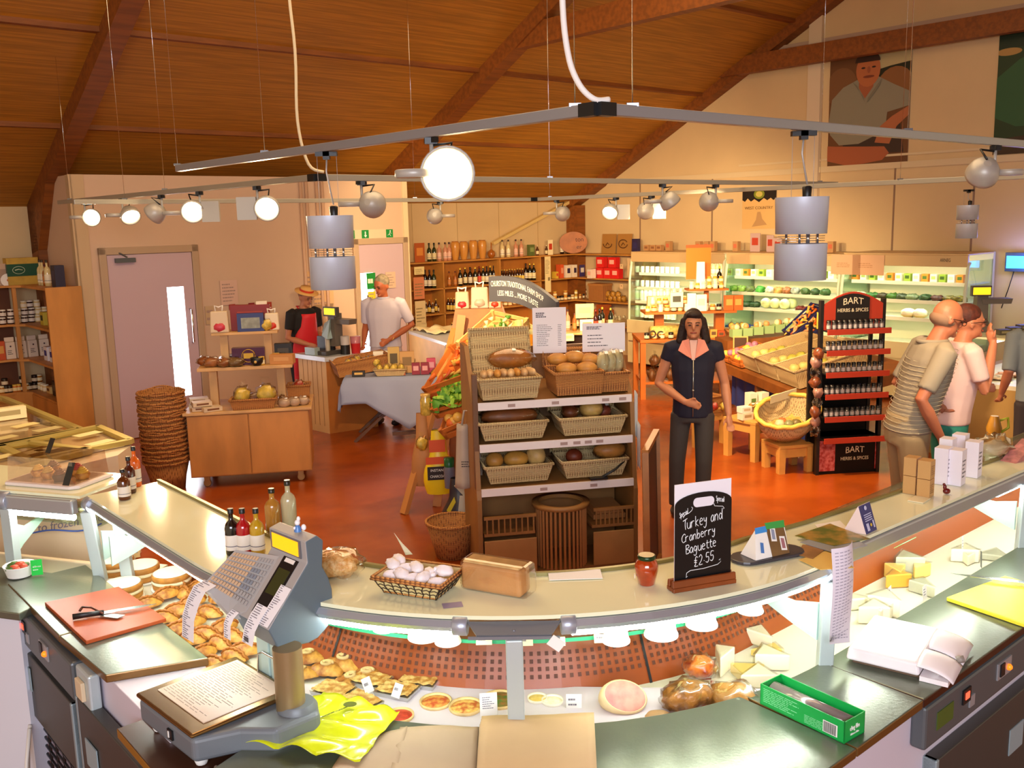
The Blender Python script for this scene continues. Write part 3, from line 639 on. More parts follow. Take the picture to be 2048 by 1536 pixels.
# --- green cling film box
cf=[V3((.79,2.93,0)),V3((1.03,2.60,0))]
c0=atz(1523,1352,ZW+.07);c1=atz(1727,1462,ZW+.05)
p0=atz(1520,1408,ZW);p1=atz(1688,1489,ZW);p2=atz(1740,1474,ZW);L_=(p1-p0).length;wd=(p2-p1).length*1.05;rz_=along(p0,p1)
cl=thing('cling_film_box','open green cling film carton standing on the right worktop','box',V3((p0.x,p0.y,ZW+.001)),rz_)
GRN=mat('cling_green','#12a045',.4);h_=.066
b=B();b.box(0,L_,0,.003,0,h_,0);b.box(0,L_,wd-.003,wd,0,h_*1.02,0);b.box(0,.003,0,wd,0,h_,0);b.box(L_-.003,L_,0,wd,0,h_,0);b.box(0,L_,0,wd,0,.003,0);b.obj('carton',GRN,cl)
b=B();b.tube([(.012,wd/2,.034),(L_-.012,wd/2,.034)],.027,18);b.obj('film_roll',mat('film_roll_grey','#8f8280',.15,.3),cl)
b=B();b.tube([(.003,wd/2,.034),(L_-.004,wd/2,.034)],.016,14);b.obj('cardboard_core',mat('cardboard_core','#b79c80',.7),cl)
M=Tm(L_-.04,-.0012,.016)@ UPR
text('cling film',.02,WHITE,cl,Tm(L_+.0006,wd/2,.036,rz=PI/2)@ UPR,fit=.045);text('300mm x 300m',.008,WHITE,cl,Tm(L_+.0006,wd/2,.018,rz=PI/2)@ UPR,fit=.04)
b=B();lines(b,.012,.14,.012,.058,8,-.001,0,Tm(0,-.0012,0)@ UPR,seed=2);lines(b,.16,.27,.008,.035,6,-.001,0,Tm(0,-.0012,0)@ UPR,seed=5);b.obj('small_print',mat('pale_green_print','#8fdca6',.5),cl)
b=B();b.quad((L_-.07,-.001,.01),(L_-.022,-.001,.01),(L_-.022,-.001,.046),(L_-.07,-.001,.046),0)
for i in range(12):b.quad((L_-.067+i*.0035,-.0016,.012),(L_-.065+i*.0035,-.0016,.012),(L_-.065+i*.0035,-.0016,.044),(L_-.067+i*.0035,-.0016,.044),1)
b.obj('barcode_label',[WHITE,INK],cl)
# --- low white scale on the right run
p=[atz(*q,ZW+.05) for q in ((1680,1300),(1750,1212),(1962,1285),(1890,1350))];ctr=(p[0]+p[1]+p[2]+p[3])/4
rz_=along(p[0],p[3]);Lx=(p[3]-p[0]).length;Ly=.33
ws=thing('counter_scale','low white countertop scale beside the green cling film box','scale',V3((ctr.x,ctr.y,ZW+.001)),rz_)
WP=mat('scale_white','#efe6ea',.35)
b=B();b.box(-Lx/2,Lx/2-.09,-Ly/2,Ly/2,.012,.055,0,None,(.94,.96));b.obj('platform',WP,ws,bevel=.01,seg=3)
b=B();b.box(-Lx/2+.02,Lx/2-.02,-Ly/2+.02,Ly/2-.02,0,.012);b.obj('base',mat('scale_base_brown','#6b5240',.5),ws)
for sgn,w0,w1 in ((0,-Ly/2,-.02),(1,-.01,Ly/2)):
    b=B();b.grid(lambda u,v:V3((Lx/2-.10+.11*u,w0+(w1-w0)*v,.015+.05*cos(u*PI/2)**.6*(1-.35*(2*v-1)**2))),8,8);b.box(Lx/2-.09,Lx/2-.005,w0,w1,.0,.016)
    b.obj('end_cowl',WP,ws,solid=.003)
b=B();b.tube([(Lx/2-.01,-.015,.03),(Lx/2+.01,-.005,.035)],.012,8);b.obj('level_knob',mat('warm_grey','#8c847c',.4),ws)
# --- yellow chopping board with knife at the right edge
p=[atz(*q,ZW+.02) for q in ((1893,1193),(2010,1150),(2150,1190),(2120,1270))]
b=B();b.prism([(v.x,v.y) for v in p][::-1],ZW+.002,ZW+.018);tag(b.obj('chopping_board',mat('yellow_cutting_board','#f2e13a',.4),bevel=.003),'bright yellow chopping board at the right edge of the worktop','chopping board')
a_=atz(2052,1170,ZW+.02);kn2=thing('kitchen_knife','knife with a blue handle end lying over the yellow board','knife',a_,along(a_,atz(1850,1143,ZW+.03)))
b=B();b.tube([(-.12,0,.012),(.0,0,.012)],[.012,.010],10);b.obj('handle',mat('blue_handle','#3b4fa0',.4),kn2)
b=B();b.add([(0,-.012,.012),(0,.014,.012),(.2,.012,.014),(.27,.002,.016),(.2,-.008,.014)],[(0,4,3,2,1)]);b.obj('blade',mat('polished_blade','#dfe6e6',.15,.9),kn2,solid=.002)
# --- tub of leaves with green ticket at the far left
a_=atz(40,1150,ZW);tb=thing('salad_tub','small white tub of green leaves and tomato at the far left with a green ticket','tub',a_,.3)
b=B();b.lathe([(.05,0),(.062,.045),(.066,.05),(.06,.046),(.052,.01)],22,0,cap=True);b.obj('tub',WHITE,tb)
b=B()
for k in range(16):b.blob((jit(.035),jit(.035),.045+jit(.008)),(.02,.014,.01),0 if k % 3 else 1,8,.4,3,k)
b.obj('leaves',[mat('salad_green','#4d6a24',.5,var=.4),mat('tomato_red','#b5452a',.4)],tb)
b=B();b.box(.055,.10,-.045,-.043,.005,.075);tk=b.obj('green_ticket',mat('ticket_green','#16b33d',.4,emit=.15),tb)
text('olives',.012,WHITE,tk,Tm(.078,-.046,.045)@ UPR,fit=.032);b=B();lines(b,.062,.095,.025,.035,1,0,0,Tm(0,-.046,0)@ UPR);b.obj('small_print',WHITE,tk)
# --- long handwritten list on the right post
b=B();pr=PR(1.545,-.04);base=V3((pr.x,pr.y,0));fr=face_rz(88)
def lst(u,v):
    a=V3((cos(fr),sin(fr),0));n=V3((sin(fr),-cos(fr),0))
    zz=1.35-.36*v;return base+a*(-.035+.12*u+.02*v)+n*(.02+.02*sin(PI*u)*(1-v)+.006*sin(5*v))+V3((0,0,zz+(.03*(1-u) if v > .9 else 0)-.06*(1-u)*0))
b.grid(lst,8,16)
r_=random.Random(3)
for k in range(30):
    v=.04+k*.031;e=r_.uniform(.5,.92);u=.08
    while u < e:
        q=[lst(uu,vv)+V3((sin(fr),-cos(fr),0))*.0016 for uu,vv in ((u,v),(min(e,u+.1),v),(min(e,u+.1),v+.008),(u,v+.008))];b.add(q,[(0,1,2,3)],1);u += .14
tag(b.obj('handwritten_list',[mat('list_paper','#ebe4f0',.65),mat('faded_pencil','#a7a0b2',.8)]),'long curling white paper list clipped to the right post','paper list')
# --- small folded card hanging at the centre plate
p=PA(1.56,52.0,ZS-.06);b=B();M=MT(p)@ MR(face_rz(52),4,'Z')@ MR(RAD(38),4,'Y')
b.box(-.022,.022,-.001,0,-.02,.014,0,M);tag(b.obj('price_tag',WHITE),'small white tag hanging tilted from the centre plate','tag')
# ---------------------------------------------------------------- goods in the case
def P_at(px,py,z):v=atz(px,py,z);return V3((v.x,v.y,z))
CRUST=mat('golden_crust','#d8a048',.5,var=.4,vscale=30,color2='#9c5a1c',bump=.3,bscale=50)
SPONGE=mat('sponge_cake','#c98a3a',.7,var=.3,vscale=30);CREAM=mat('buttercream','#f1e2b8',.6);ICING=mat('icing_sugar_top','#fbf1e0',.6);JAM=mat('dark_jam','#7a2a14',.4)
FOIL=mat('foil_tray','#cfcfcb',.25,.9,bump=.4,bscale=60);PASTRY=mat('pale_pastry','#e9c98a',.55,var=.25,vscale=25,bump=.2)
cake_lab=['cream filled sponge cake with white iced top, nearest the left post','cream filled sponge cake with white iced top, furthest back in the middle','cream filled sponge cake with white iced top, on the right of the four cakes','cream filled sponge cake with white iced top, in front nearest the worktop']
c0=None
for (px,py),lb in zip(((232,1130),(283,1142),(345,1158),(247,1180)),cake_lab):
    loc=P_at(px,py+18,ZB);loc.z=ZB+.002
    if c0 is None:
        c0=thing('sponge_cake',lb,'cake',loc,0,'sponge cakes in the left case')
        b=B();b.lathe([(.075,.006),(.08,.01),(.082,.028),(.078,.031)],28);b.obj('lower_sponge',SPONGE,c0)
        b=B();b.lathe([(.076,.030),(.084,.034),(.083,.043),(.077,.046)],28);b.obj('cream_filling',CREAM,c0)
        b=B();b.lathe([(.078,.046),(.083,.05),(.083,.066),(.078,.071)],28);b.obj('upper_sponge',SPONGE,c0)
        b=B();b.lathe([(.0,.071),(.074,.0715),(.078,.0725),(.07,.075),(0,.076)],28);b.obj('iced_top',ICING,c0)
        b=B();b.lathe([(.088,0),(.09,.003),(.088,.006)],28);b.obj('card_disc',WHITE,c0)
    else:dup(c0,loc,rnd.uniform(0,6),lb)
# pasties and pastry parcels in the left well
pas=None;spots=[]
for i in range(6):
    for j in range(3):spots.append((300+i*27+j*30+jit(6),1205+i*25-j*16+jit(5)))
spots += [(405,1170),(440,1195),(372,1185)]
for k,(px,py) in enumerate(spots):
    loc=P_at(px,py+6,ZB+.012+.004*(k % 2))
    row='row nearest the worktop' if k % 3 == 0 else 'middle row' if k % 3 == 1 else 'row furthest back'
    lb=('golden crimped pasty in the %s, %s counting from the cakes' % (row,['first','second','third','fourth','fifth','sixth'][k//3])) if k < 18 else 'golden crimped pasty beside the receipt hanging from the scale, '+['leftmost','rightmost','lowest'][k-18]
    if pas is None:
        pas=thing('pasty',lb,'pasty',loc,.4,'crimped pasties in the left case')
        b=B()
        def pf_(u,v):
            a=PI*u;t=sin(a)**.6;return V3(((u-.5)*.12,(v-.5)*.075*t,.034*t*sin(PI*v)**.7))
        b.grid(pf_,14,8);b.obj('filling_dome',CRUST,pas)
        b=B();b.tube([((u-.5)*.122,.004*sin(u*40)+.002,.034*sin(PI*u)**.6+.003) for u in [i/24 for i in range(25)]],.006,6);b.obj('crimped_edge',mat('browned_crimp','#a8651f',.5),pas)
    else:dup(pas,loc,rnd.uniform(-.9,.9),lb)
# large folded pastries right of the scale
pl=None
for k,(px,py,s_) in enumerate(((615,1312,1),(655,1335,1),(690,1325,1.2),(640,1290,.9),(700,1360,1),(600,1345,.9),(735,1350,1))):
    loc=P_at(px,py+5,ZB+.015);lb='large folded cheese pastry, '+['just right of the scale column','below the first two of the folded pastries','largest of the folded ones with an open swirl','nearest the terracotta panel','nearest the foil trays','lowest, beside the column foot','rightmost, above the foil pies'][k]
    if pl is None:
        pl=thing('folded_pastry',lb,'pastry',loc,.3,'folded pastries by the scale')
        b=B();b.grid(lambda u,v:V3(((u-.5)*.13,(v-.5)*.09,.028*sin(PI*u)**.5*sin(PI*v)**.5+.008*noise.noise(V3((u*5,v*5,1)))))
            ,14,12);b.obj('pastry_body',CRUST,pl)
        b=B();b.tube([(.022*cos(a)*(1-a/16),.018*sin(a)*(1-a/16)-.005,.03) for a in [i*.5 for i in range(20)]],.006,6);b.obj('pastry_swirl',PASTRY,pl)
    else:dup(pl,loc,rnd.uniform(-1,1),lb,scale=s_)
# foil tray bakes
ft=None
for k,(px,py) in enumerate(((668,1392),(742,1372),(795,1392),(722,1415),(840,1372))):
    loc=P_at(px,py,ZB+.01);lb='rectangular foil tray of cheese topped bake, '+['leftmost beside the yellow bag','upper middle of the trays','right of the middle trays','partly under the yellow bag','rightmost and furthest back'][k]
    if ft is None:
        ft=thing('foil_bake',lb,'pie',loc,-.5,'foil tray bakes')
        b=B();b.box(-.06,.06,-.04,.04,0,.026,0,None,(1.1,1.13));b.obj('foil_tray',FOIL,ft)
        b=B();b.grid(lambda u,v:V3(((u-.5)*.124,(v-.5)*.084,.027+.008*noise.noise(V3((u*6,v*6,3)))+.004)),12,10);b.obj('baked_top',mat('browned_cheese','#e3c27a',.5,var=.4,vscale=40,color2='#b0762c',bump=.4,bscale=60),ft)
    else:dup(ft,loc,-.5+jit(.25),lb)
# quiches and salads by the centre post
for k,(px,py,r_,c1,c2,lb) in enumerate(((872,1412,.052,'#d8a24e','#b5441f','round tomato topped tart left of the quiche slices'),(1000,1408,.06,'#8f5a22','#3f6a24','round dark tart with green garnish behind the price card'),
        (932,1422,.055,'#e6c26a','#b5541f','round yellow quiche between the two darker tarts'),(800,1440,.045,'#c43a22','#a82a18','small red filled tart by the wrapping paper'),(1105,1410,.035,'#f2efdf','#e9e2c0','small white round cheese right of the centre post'),(1075,1405,.032,'#e8cf7a','#d8b95a','small yellow round cheese behind the centre post'))):
    loc=P_at(px,py+4,ZB+.003);q=thing('savoury_tart' if k < 4 else 'small_cheese',lb,'tart' if k < 4 else 'cheese',loc)
    b=B();b.lathe([(r_*.85,0),(r_,.02),(r_*1.02,.027),(r_*.93,.027),(r_*.88,.02)],24,cap=False);b.obj('pastry_case' if k < 4 else 'rind',PASTRY if k < 4 else mat('pale_rind','#f0ead6',.6),q)
    b=B();b.lathe([(r_*.93,.018),(r_*.93,.021),(r_*.5,.024),(0,.025)],24);b.obj('filling',mat('filling_%d' % k,c1,.5,var=.5,vscale=45,color2=c2,bump=.4,bscale=50),q)
# ham, cured joints and turkey at the corner
HAMF=mat('ham_face','#d99c88',.45,var=.2,vscale=14,color2='#b8746a');FAT=mat('ham_fat','#e9cf9a',.5)
loc=P_at(1248,1435,ZB+.0);hm=thing('ham_joint','large cut ham with a pink oval face turned to the camera','ham',loc+V3((0,.02,.045)),.12)
MH=MT((0,0,.012))@ MR(.25,4,'Y')@ MR(PI/2-.75,4,'X')
b=B();b.lathe([(0,-.07),(.035,-.062),(.052,-.04),(.057,-.01),(.056,.015),(.052,.02)],28,0,MH,sx=1.35,sy=.95);b.obj('ham_rind',FAT,hm,sub=0)
b=B();b.lathe([(.0505,.0201),(.049,.0215),(0,.022)],28,0,MH,sx=1.35,sy=.95);b.obj('cut_face',HAMF,hm)
def wrapped(name,lb,cat,loc,r,m,seed,amp=.25,rz=0,film=True):
    q=thing(name,lb,cat,loc,rz);b=B();b.blob((0,0,r[2]*.9),r,0,22,amp,2.2,seed);b.obj('meat' if cat != 'cheese' else 'cheese',m,q)
    if film:b=B();b.blob((0,0,r[2]*.95),tuple(x*1.07 for x in r),0,18,amp*1.5,2.6,seed);f=b.obj('film_wrap',CLEAR,q)
    return q
CUR=mat('cured_crust','#5b3a1c',.35,var=.6,vscale=18,color2='#a8702c',bump=.5,bscale=40);ROAST=mat('roast_turkey','#b98238',.35,var=.35,vscale=10,bump=.3);GLAZ=mat('glazed_tomato_joint','#8c2f1a',.25,var=.5,vscale=20,color2='#d9792a')
wrapped('cured_joint','dark brown crusted joint in clear film, lower of the two stacked ones','meat',P_at(1375,1425,ZB),(.085,.06,.055),CUR,1,rz=.3)
wrapped('cured_joint','smaller joint with red glaze in clear film above the dark crusted one','meat',P_at(1400,1368,ZB)+V3((0,0,.025)),(.055,.045,.04),GLAZ,2)
wrapped('roast_joint','pale golden roast turkey crown in clear film beside the green box','meat',P_at(1470,1425,ZB),(.085,.065,.05),ROAST,5,rz=-.5)
wrapped('sliced_meat','small grey brown cooked meat end between the ham and the dark joint','meat',P_at(1318,1445,ZB),(.045,.03,.02),mat('cooked_beef','#b08a60',.5,var=.2),6,.1,film=False)
bd=[P_at(*q,ZB) for q in ((1165,1420),(1330,1385),(1400,1440),(1210,1462))];b=B();b.prism([(v.x,v.y) for v in bd][::-1],ZB+.001,ZB+.008);tag(b.obj('serving_board',mat('golden_board','#d9a94c',.5)),'golden serving board under the ham','board')
for k,(px,py) in enumerate(((1283,1448),(1385,1448),(1405,1450),(1428,1440),(1446,1436))):
    b=B();b.blob((0,0,.01),(.012,.012,.010),0,10);tag(b.obj('cherry_tomato',mat('tomato_skin','#d2431c',.25),None,P_at(px,py,ZB+.008)),'red cherry tomato garnish, '+ORD[k]+' along the meat boards','tomato','cherry tomatoes by the meats')
# cheeses on the right
CH={'w':mat('white_cheese','#f4ecd0',.5),'y':mat('yellow_cheese','#efcf72',.5,var=.1),'o':mat('orange_cheese','#e0a03a',.5),'g':mat('grey_rind_cheese','#c9c8b0',.6,var=.2)}
def wedge(b,a,l,h,m=0,M=None):
    b.add([(0,0,0),(l,-a,0),(l,a,0),(0,0,h),(l,-a,h),(l,a,h)],[(0,2,1),(3,4,5),(0,1,4,3),(1,2,5,4),(2,0,3,5)],m,False,M)
chz=[(1440,1345,'w',.075,'tall pale cheese wedge leaning beside the turkey',1.2,.035),(1480,1365,'w',.05,'low white cheese piece in front of the tall wedge',.4,.05),(1500,1300,'y',.03,'thin yellow cheese slice pointing left behind the tall wedge',.2,.03),
       (1545,1290,'w',.055,'white cut cheese block near the right bracket',2.0,.04),(1580,1330,'w',.06,'pale wrapped cheese half under the right post',2.6,.05),(1530,1335,'y',.04,'yellowish cheese wedge between the bracket and the green box',3.4,.045),
       (1715,1235,'w',.07,'white brie wedge by the handwritten list',.3,.05),(1760,1240,'w',.065,'white cheese block left of the price tickets',1.2,.05),(1800,1225,'w',.075,'white cheese round behind the white scale',2.1,.06),
       (1770,1165,'o',.06,'orange cheddar block furthest left in the back row',.5,.045),(1800,1160,'y',.065,'yellow cheddar piece in the back row',1.4,.045),(1850,1140,'g',.085,'large grey rinded half cheese wrapped in film',2.5,.06),(1828,1150,'y',.06,'creamy wedge in front of the grey rinded cheese',.9,.04),
       (1900,1110,'w',.06,'white film wrapped parcel of cheese beyond the grey rinded one',.2,.05),(1935,1120,'w',.05,'bright white cheese parcel at the far end of the row',1.1,.05),(1870,1185,'g',.05,'small pale green cheese block behind the tickets',1.9,.04),(1955,1105,'g',.03,'low green grey cheese slab at the far right',0,.06),(1740,1205,'w',.05,'slim white cheese slab in the middle of the case',2.9,.05)]
for k,(px,py,c,h,lb,rz,a_) in enumerate(chz):
    q=thing('cheese_wedge',lb,'cheese',P_at(px,py+14,ZB)+V3((0,0,.002)),rz,'cut cheeses in the right case')
    b=B();wedge(b,a_,.11,h);b.obj('cheese',CH[c],q,bevel=.006)
    b=B();b.add([(-.004,0,h*1.03),(.115,-a_*1.08,h*1.03),(.115,a_*1.08,h*1.03),(.115,-a_*1.1,0),(.115,a_*1.1,0)],[(0,1,2),(1,3,4,2)]);b.obj('film_wrap',CLEAR,q)
# price tickets standing among the food
def ticket(px,py,z,w,h,lb,rz=0,tilt=.15,col=None,rows=3,seed=1,loc=None):
    b=B();M=MR(-tilt,4,'X');b.box(-w/2,w/2,-.0008,0,0,h,0,M);lines(b,-w*.36,w*.36,h*.3,h*.85,rows,0,1,M@ Tm(0,-.0016,0)@ UPR,seed=seed)
    return tag(b.obj('price_ticket',[col or WHITE,mat('grey_print','#7c7780',.7)],None,loc or P_at(px,py,z),rz),lb,'price ticket')
ticket(978,1432,ZB+.03,.055,.075,'white price ticket with print standing in the dark tart',.1,.1,rows=6,seed=3)
ticket(1148,1425,ZB+.005,.05,.062,'white price ticket with a row of small pictures right of the centre post',-.05,.05,rows=2)
ticket(430,1192,ZB+.02,.03,.06,'narrow cream ticket standing among the pasties',.6,.1)
ticket(275,1115,ZB+.06,.025,.06,'tan ticket tilted over the back sponge cake',.4,.2,mat('tan_card','#c9a468',.6))
ticket(672,1300,ZB+.01,.04,.06,'curved white ticket leaning by the terracotta panel',.5,.1,rows=1)
ticket(740,1385,ZB+.035,.035,.05,'pale ticket lying against the upper foil tray',.8,.5,rows=1);ticket(790,1395,ZB+.035,.035,.045,'pale ticket lying against the right foil tray',-.6,.6,rows=1)
ticket(1780,1200,ZB+.02,.045,.055,'small white ticket by the orange cheddar',.9,.1);ticket(1850,1200,ZB+.01,.04,.06,'tall pale ticket before the grey rinded cheese',.8,.1)
ticket(1925,1105,ZB+.04,.03,.075,'tall narrow ticket behind the white parcels',.9,.05);ticket(1962,1135,ZB+.02,.02,.075,'dark backed ticket at the end of the cheeses',1.4,.05,DGREY);ticket(1268,1455,ZB+.01,.035,.02,'small blank white ticket in front of the ham',.1,.3,rows=1)
# white pots on the lower glass shelf
pot=None
for k,(px,py,r_) in enumerate(((770,1272,1.2),(848,1288,1.3),(896,1298,1.05),(1232,1296,1.1),(1322,1284,1.35),(1403,1264,1.3),(1500,1236,1.1))):
    loc=P_at(px,py-14,ZL+.008);lb=ORD[k]+' of the seven upturned white pots on the lower glass shelf'
    if pot is None:
        pot=thing('white_pot',lb,'pot',loc,0,'upturned white pots on the glass shelf');b=B();b.lathe([(.040,0),(.040,.004),(.036,.012),(.026,.068),(.022,.073)],24);b.obj('pot_body',mat('white_ceramic','#efeee6',.35),pot)
        b=B();b.lathe([(.018,.073),(.019,.079),(.015,.08)],20);b.obj('foot_ring',mat('white_ceramic','#efeee6',.35),pot)
    else:dup(pot,loc,0,lb,scale=r_)
for k,(px,py,w_) in enumerate(((968,1290,.05),(1050,1292,.05),(1118,1292,.04),(1205,1286,.05))):
    ticket(px,py,ZL+.005,w_,.03,ORD[k]+' of four cream tickets lying on the lower glass shelf',0,.9,mat('cream_card','#eadfb8',.6),1)
# green shelf ticket on the right light rail
b=B();b.box(-.055,.055,-.001,0,-.02,.02,0,MR(.9,4,'X'));lines(b,-.02,.045,-.006,.006,1,0,1,MR(.9,4,'X')@ Tm(0,-.002,0)@ UPR)
tag(b.obj('shelf_ticket',[mat('ticket_green2','#34c06a',.4),WHITE],None,P_at(1810,1085,ZL+.035),RZ),'green ticket hooked on the lit shelf rail at the right','ticket')
# ---------------------------------------------------------------- things on the glass top shelf
def S(px,py,dz=.001):return P_at(px,py,ZS+dz)
def bottle(name,lb,cat,loc,r,h,glass,cap,label=None,group=None,neck=.33,liquid=None,n=16,lab=(.12,.45)):
    q=thing(name,lb,cat,loc,0,group);b=B();nk=r*neck
    b.lathe([(r*.9,0),(r,.006),(r,h*.60),(r*.8,h*.68),(nk,h*.76),(nk,h*.90),(nk*1.15,h*.91),(nk*1.15,h*.92)],n);b.obj('glass_body',glass,q)
    b=B();b.lathe([(nk*1.25,h*.90),(nk*1.25,h),(nk*1.1,h*1.005)],n);b.obj('cap',cap,q)
    if label:
        b=B();b.lathe([(r*1.02,h*lab[0]),(r*1.02,h*lab[1])],n,cap=False)
        b.lathe([(r*1.03,h*(lab[0]+.08)),(r*1.03,h*(lab[0]+.10))],n,1,cap=False);b.obj('paper_label',[label,mat('grey_print','#7c7780',.7)],q)
    return q
LAB=mat('bottle_label','#e4dcd0',.6)
for px,py,col,lb,r,h in ((467,1108,'#17120f','black sauce bottle with white label, leftmost of three behind the keypad',.025,.165),(490,1108,'#a8111a','red sauce bottle with white label, middle of three behind the keypad',.025,.165),(517,1108,'#b88f1c','mustard yellow sauce bottle with white label, right of the red one',.025,.165),
        (548,1062,'#b07a2e','amber dressing bottle behind the orange display',.029,.165),(580,1058,'#b9ad88','tall pale dressing bottle just left of the ornament',.029,.19)):
    bottle('sauce_bottle',lb,'bottle',S(px,py),r,h,mat('sauce_'+col[1:],col,.15,coat=.6),BLACK if r < .026 else mat('gold_black_cap','#2b2318',.3,.3),LAB if r < .026 else None,'sauce bottles behind the scale')
for px,py,col,lb,r,h in ((250,998,'#5a2a0c','short brown dressing bottle nearest the counter post at the far left',.026,.13),(262,985,'#4a1a0e','dark brown dressing bottle in the middle of the left three',.024,.16),(273,972,'#e0641a','tall bright orange sauce bottle, furthest of the left three',.024,.18)):
    bottle('dressing_bottle',lb,'bottle',S(px,py),r,h,mat('sauce_'+col[1:],col,.15,coat=.6),BLACK,LAB,'dressing bottles at the left corner')
# jar of relish
jr=thing('relish_jar','rounded jar of red relish with a dark green lid on the glass top shelf','jar',S(1293,1168));b=B();b.lathe([(.022,0),(.027,.004),(.036,.045),(.037,.06),(.032,.075),(.025,.083)],28);b.obj('glass_body',mat('relish_red','#b03c12',.12,coat=1,var=.3,vscale=30),jr)
b=B();b.lathe([(.027,.083),(.028,.086),(.028,.095),(.0265,.0955),(.0265,.096)],28);b.obj('lid',mat('dark_green_lid','#1f3a1c',.25,.4),jr);b=B();b.lathe([(.025,.0962),(.0,.0975)],24);b.obj('lid_paper',mat('lid_gold_cream','#d9c69a',.5),jr)
b=B();b.box(-.038,-.0365,-.008,.008,.022,.034);b.obj('small_sticker',WHITE,jr)
# chalkboard menu in a wooden foot
p0,p1=S(1345,1182),S(1463,1162);rz_=along(p0,p1);Wd=(p1-p0).length;mid=(p0+p1)/2
cbd=thing('chalkboard_sign','upright chalkboard offering a turkey and cranberry baguette in a wooden foot','sign',mid,rz_)
FT=mat('varnished_foot','#8a431a',.35,var=.25,vscale=8)
b=B();b.box(-Wd/2-.008,Wd/2+.004,-.022,.022,0,.012);b.box(-Wd/2-.008,Wd/2+.004,-.02,-.004,.012,.03,0,None,(1,.6));b.box(-Wd/2-.008,Wd/2+.004,.004,.02,.012,.03,0,None,(1,.6));b.obj('wooden_foot',FT,cbd,bevel=.002)
Hb=.285;W2=Wd/2-.006
b=B();b.box(-W2,W2,.0005,.003,.012,Hb);b.obj('backing_card',mat('backing_card_white','#ece8ee',.5),cbd)
SLATE=mat('chalkboard_black','#0b0d10',.35)
b=B();out=[(-W2,.014),(W2,.014)]+[(W2*cos(a),.228+.03*sin(a)) for a in [PI*i/16 for i in range(17)]]
b.prism([(x,z) for x,z in out],0,.003,0,MR(PI/2,4,'X'));b.obj('slate',SLATE,cbd)
b=B();ol=[(.038*cos(a)*(1 if abs(cos(a)) < 2 else 1),.0) for a in (0,)]
def stad(cx,cz,L,R,n=8):
    return [(cx+L+R*cos(a),cz+R*sin(a)) for a in [-PI/2+PI*i/n for i in range(n+1)]]+[(cx-L+R*cos(a),cz+R*sin(a)) for a in [PI/2+PI*i/n for i in range(n+1)]]
b.prism(stad(.0,.232,.024,.0125),.0031,.0036,0,MR(PI/2,4,'X'));b.obj('handle_slot',mat('slot_white','#e6e2ea',.5),cbd)
# hand lettering as strokes: every glyph is a list of polylines in a 1 x 1.4 box
G={'T':[[(0,1.1),(.8,1.4)],[(.45,1.25),(.4,.6),(.5,0)]],'u':[[(0,.8),(.05,.2),(.3,0),(.55,.25),(.6,.8)],[(.6,.8),(.65,0)]],'r':[[(0,.8),(.05,0)],[(.03,.5),(.25,.8),(.5,.8)]],
     'k':[[(0,1.3),(.05,0)],[(.5,.85),(.05,.4),(.6,0)]],'e':[[(.05,.45),(.5,.55),(.45,.8),(.2,.85),(.02,.45),(.2,.02),(.55,.1)]],'y':[[(0,.8),(.1,.4),(.35,.35),(.5,.8)],[(.5,.8),(.45,-.2),(.2,-.5),(0,-.3)]],
     'a':[[(.55,.7),(.3,.85),(.03,.4),(.2,0),(.5,.25),(.55,.75),(.62,0)]],'n':[[(0,.8),(.05,0)],[(.03,.5),(.3,.85),(.5,.6),(.55,0)]],'d':[[(.5,.6),(.25,.8),(.02,.4),(.2,0),(.5,.3),(.6,1.4),(.58,.4),(.66,0)]],
     'C':[[(.75,1.1),(.5,1.3),(.1,.9),(.05,.35),(.35,0),(.75,.2)]],'b':[[(0,1.4),(.05,0)],[(.05,.4),(.3,.8),(.55,.5),(.4,.05),(.05,0)]],'B':[[(.05,1.3),(.1,0)],[(0,1.25),(.5,1.3),(.6,.95),(.1,.7),(.7,.5),(.6,.1),(.1,0)]],
     'g':[[(.5,.7),(.2,.85),(.03,.45),(.25,.1),(.5,.5),(.52,.8),(.5,-.3),(.2,-.55),(0,-.35)]],'t':[[(.2,1.2),(.2,.2),(.4,0),(.55,.1)],[(0,.8),(.5,.85)]],'£':[[(.6,1.1),(.35,1.25),(.2,.9),(.25,.3),(.05,0),(.65,.02)],[(.0,.75),(.5,.75)],[(.0,.5),(.45,.5)]],
     '2':[[(.05,1.0),(.3,1.3),(.55,1.0),(.4,.5),(.05,.02),(.65,.05)]],'.':[[(.1,.35),(.16,.35)]],'5':[[(.6,1.25),(.15,1.25),(.1,.7),(.45,.75),(.55,.35),(.3,0),(.02,.15)]],'S':[[(.55,1.1),(.3,1.3),(.1,1.0),(.5,.5),(.4,.05),(.03,.15)]],
     'p':[[(0,.8),(.05,-.5)],[(.03,.6),(.35,.85),(.5,.45),(.3,.05),(.05,.1)]],'c':[[(.5,.7),(.25,.85),(.03,.4),(.25,0),(.5,.15)]],'i':[[(.1,.8),(.14,0)],[(.1,1.1),(.13,1.12)]],'l':[[(.1,1.35),(.14,0)]],' ':[]}
ADV={'i':.35,'l':.35,'.':.4,' ':.55,'t':.65}
def hand(b,s_,x,z,h,w=1.0,up=0.0,r=.0011):
    k=h/1.4
    for ch in s_:
        for st_ in G[ch]:
            P=[V3((x+p[0]*k*w,-.0045,z+p[1]*k+up*(x))) for p in st_];Q=[P[0]]
            for i in range(len(P)-1):
                a,c=P[i],P[i+1];pm=P[i-1] if i else a;pn=P[i+2] if i+2 < len(P) else c
                for t in (.33,.66,1.0):
                    Q.append(.5*((2*a)+(c-pm)*t+(2*pm-5*a+4*c-pn)*t*t+(3*a-3*c+pn-pm)*t**3))
            b.tube(Q,r,5,0,caps=True)
        x += ADV.get(ch,.78)*k*w
    return x
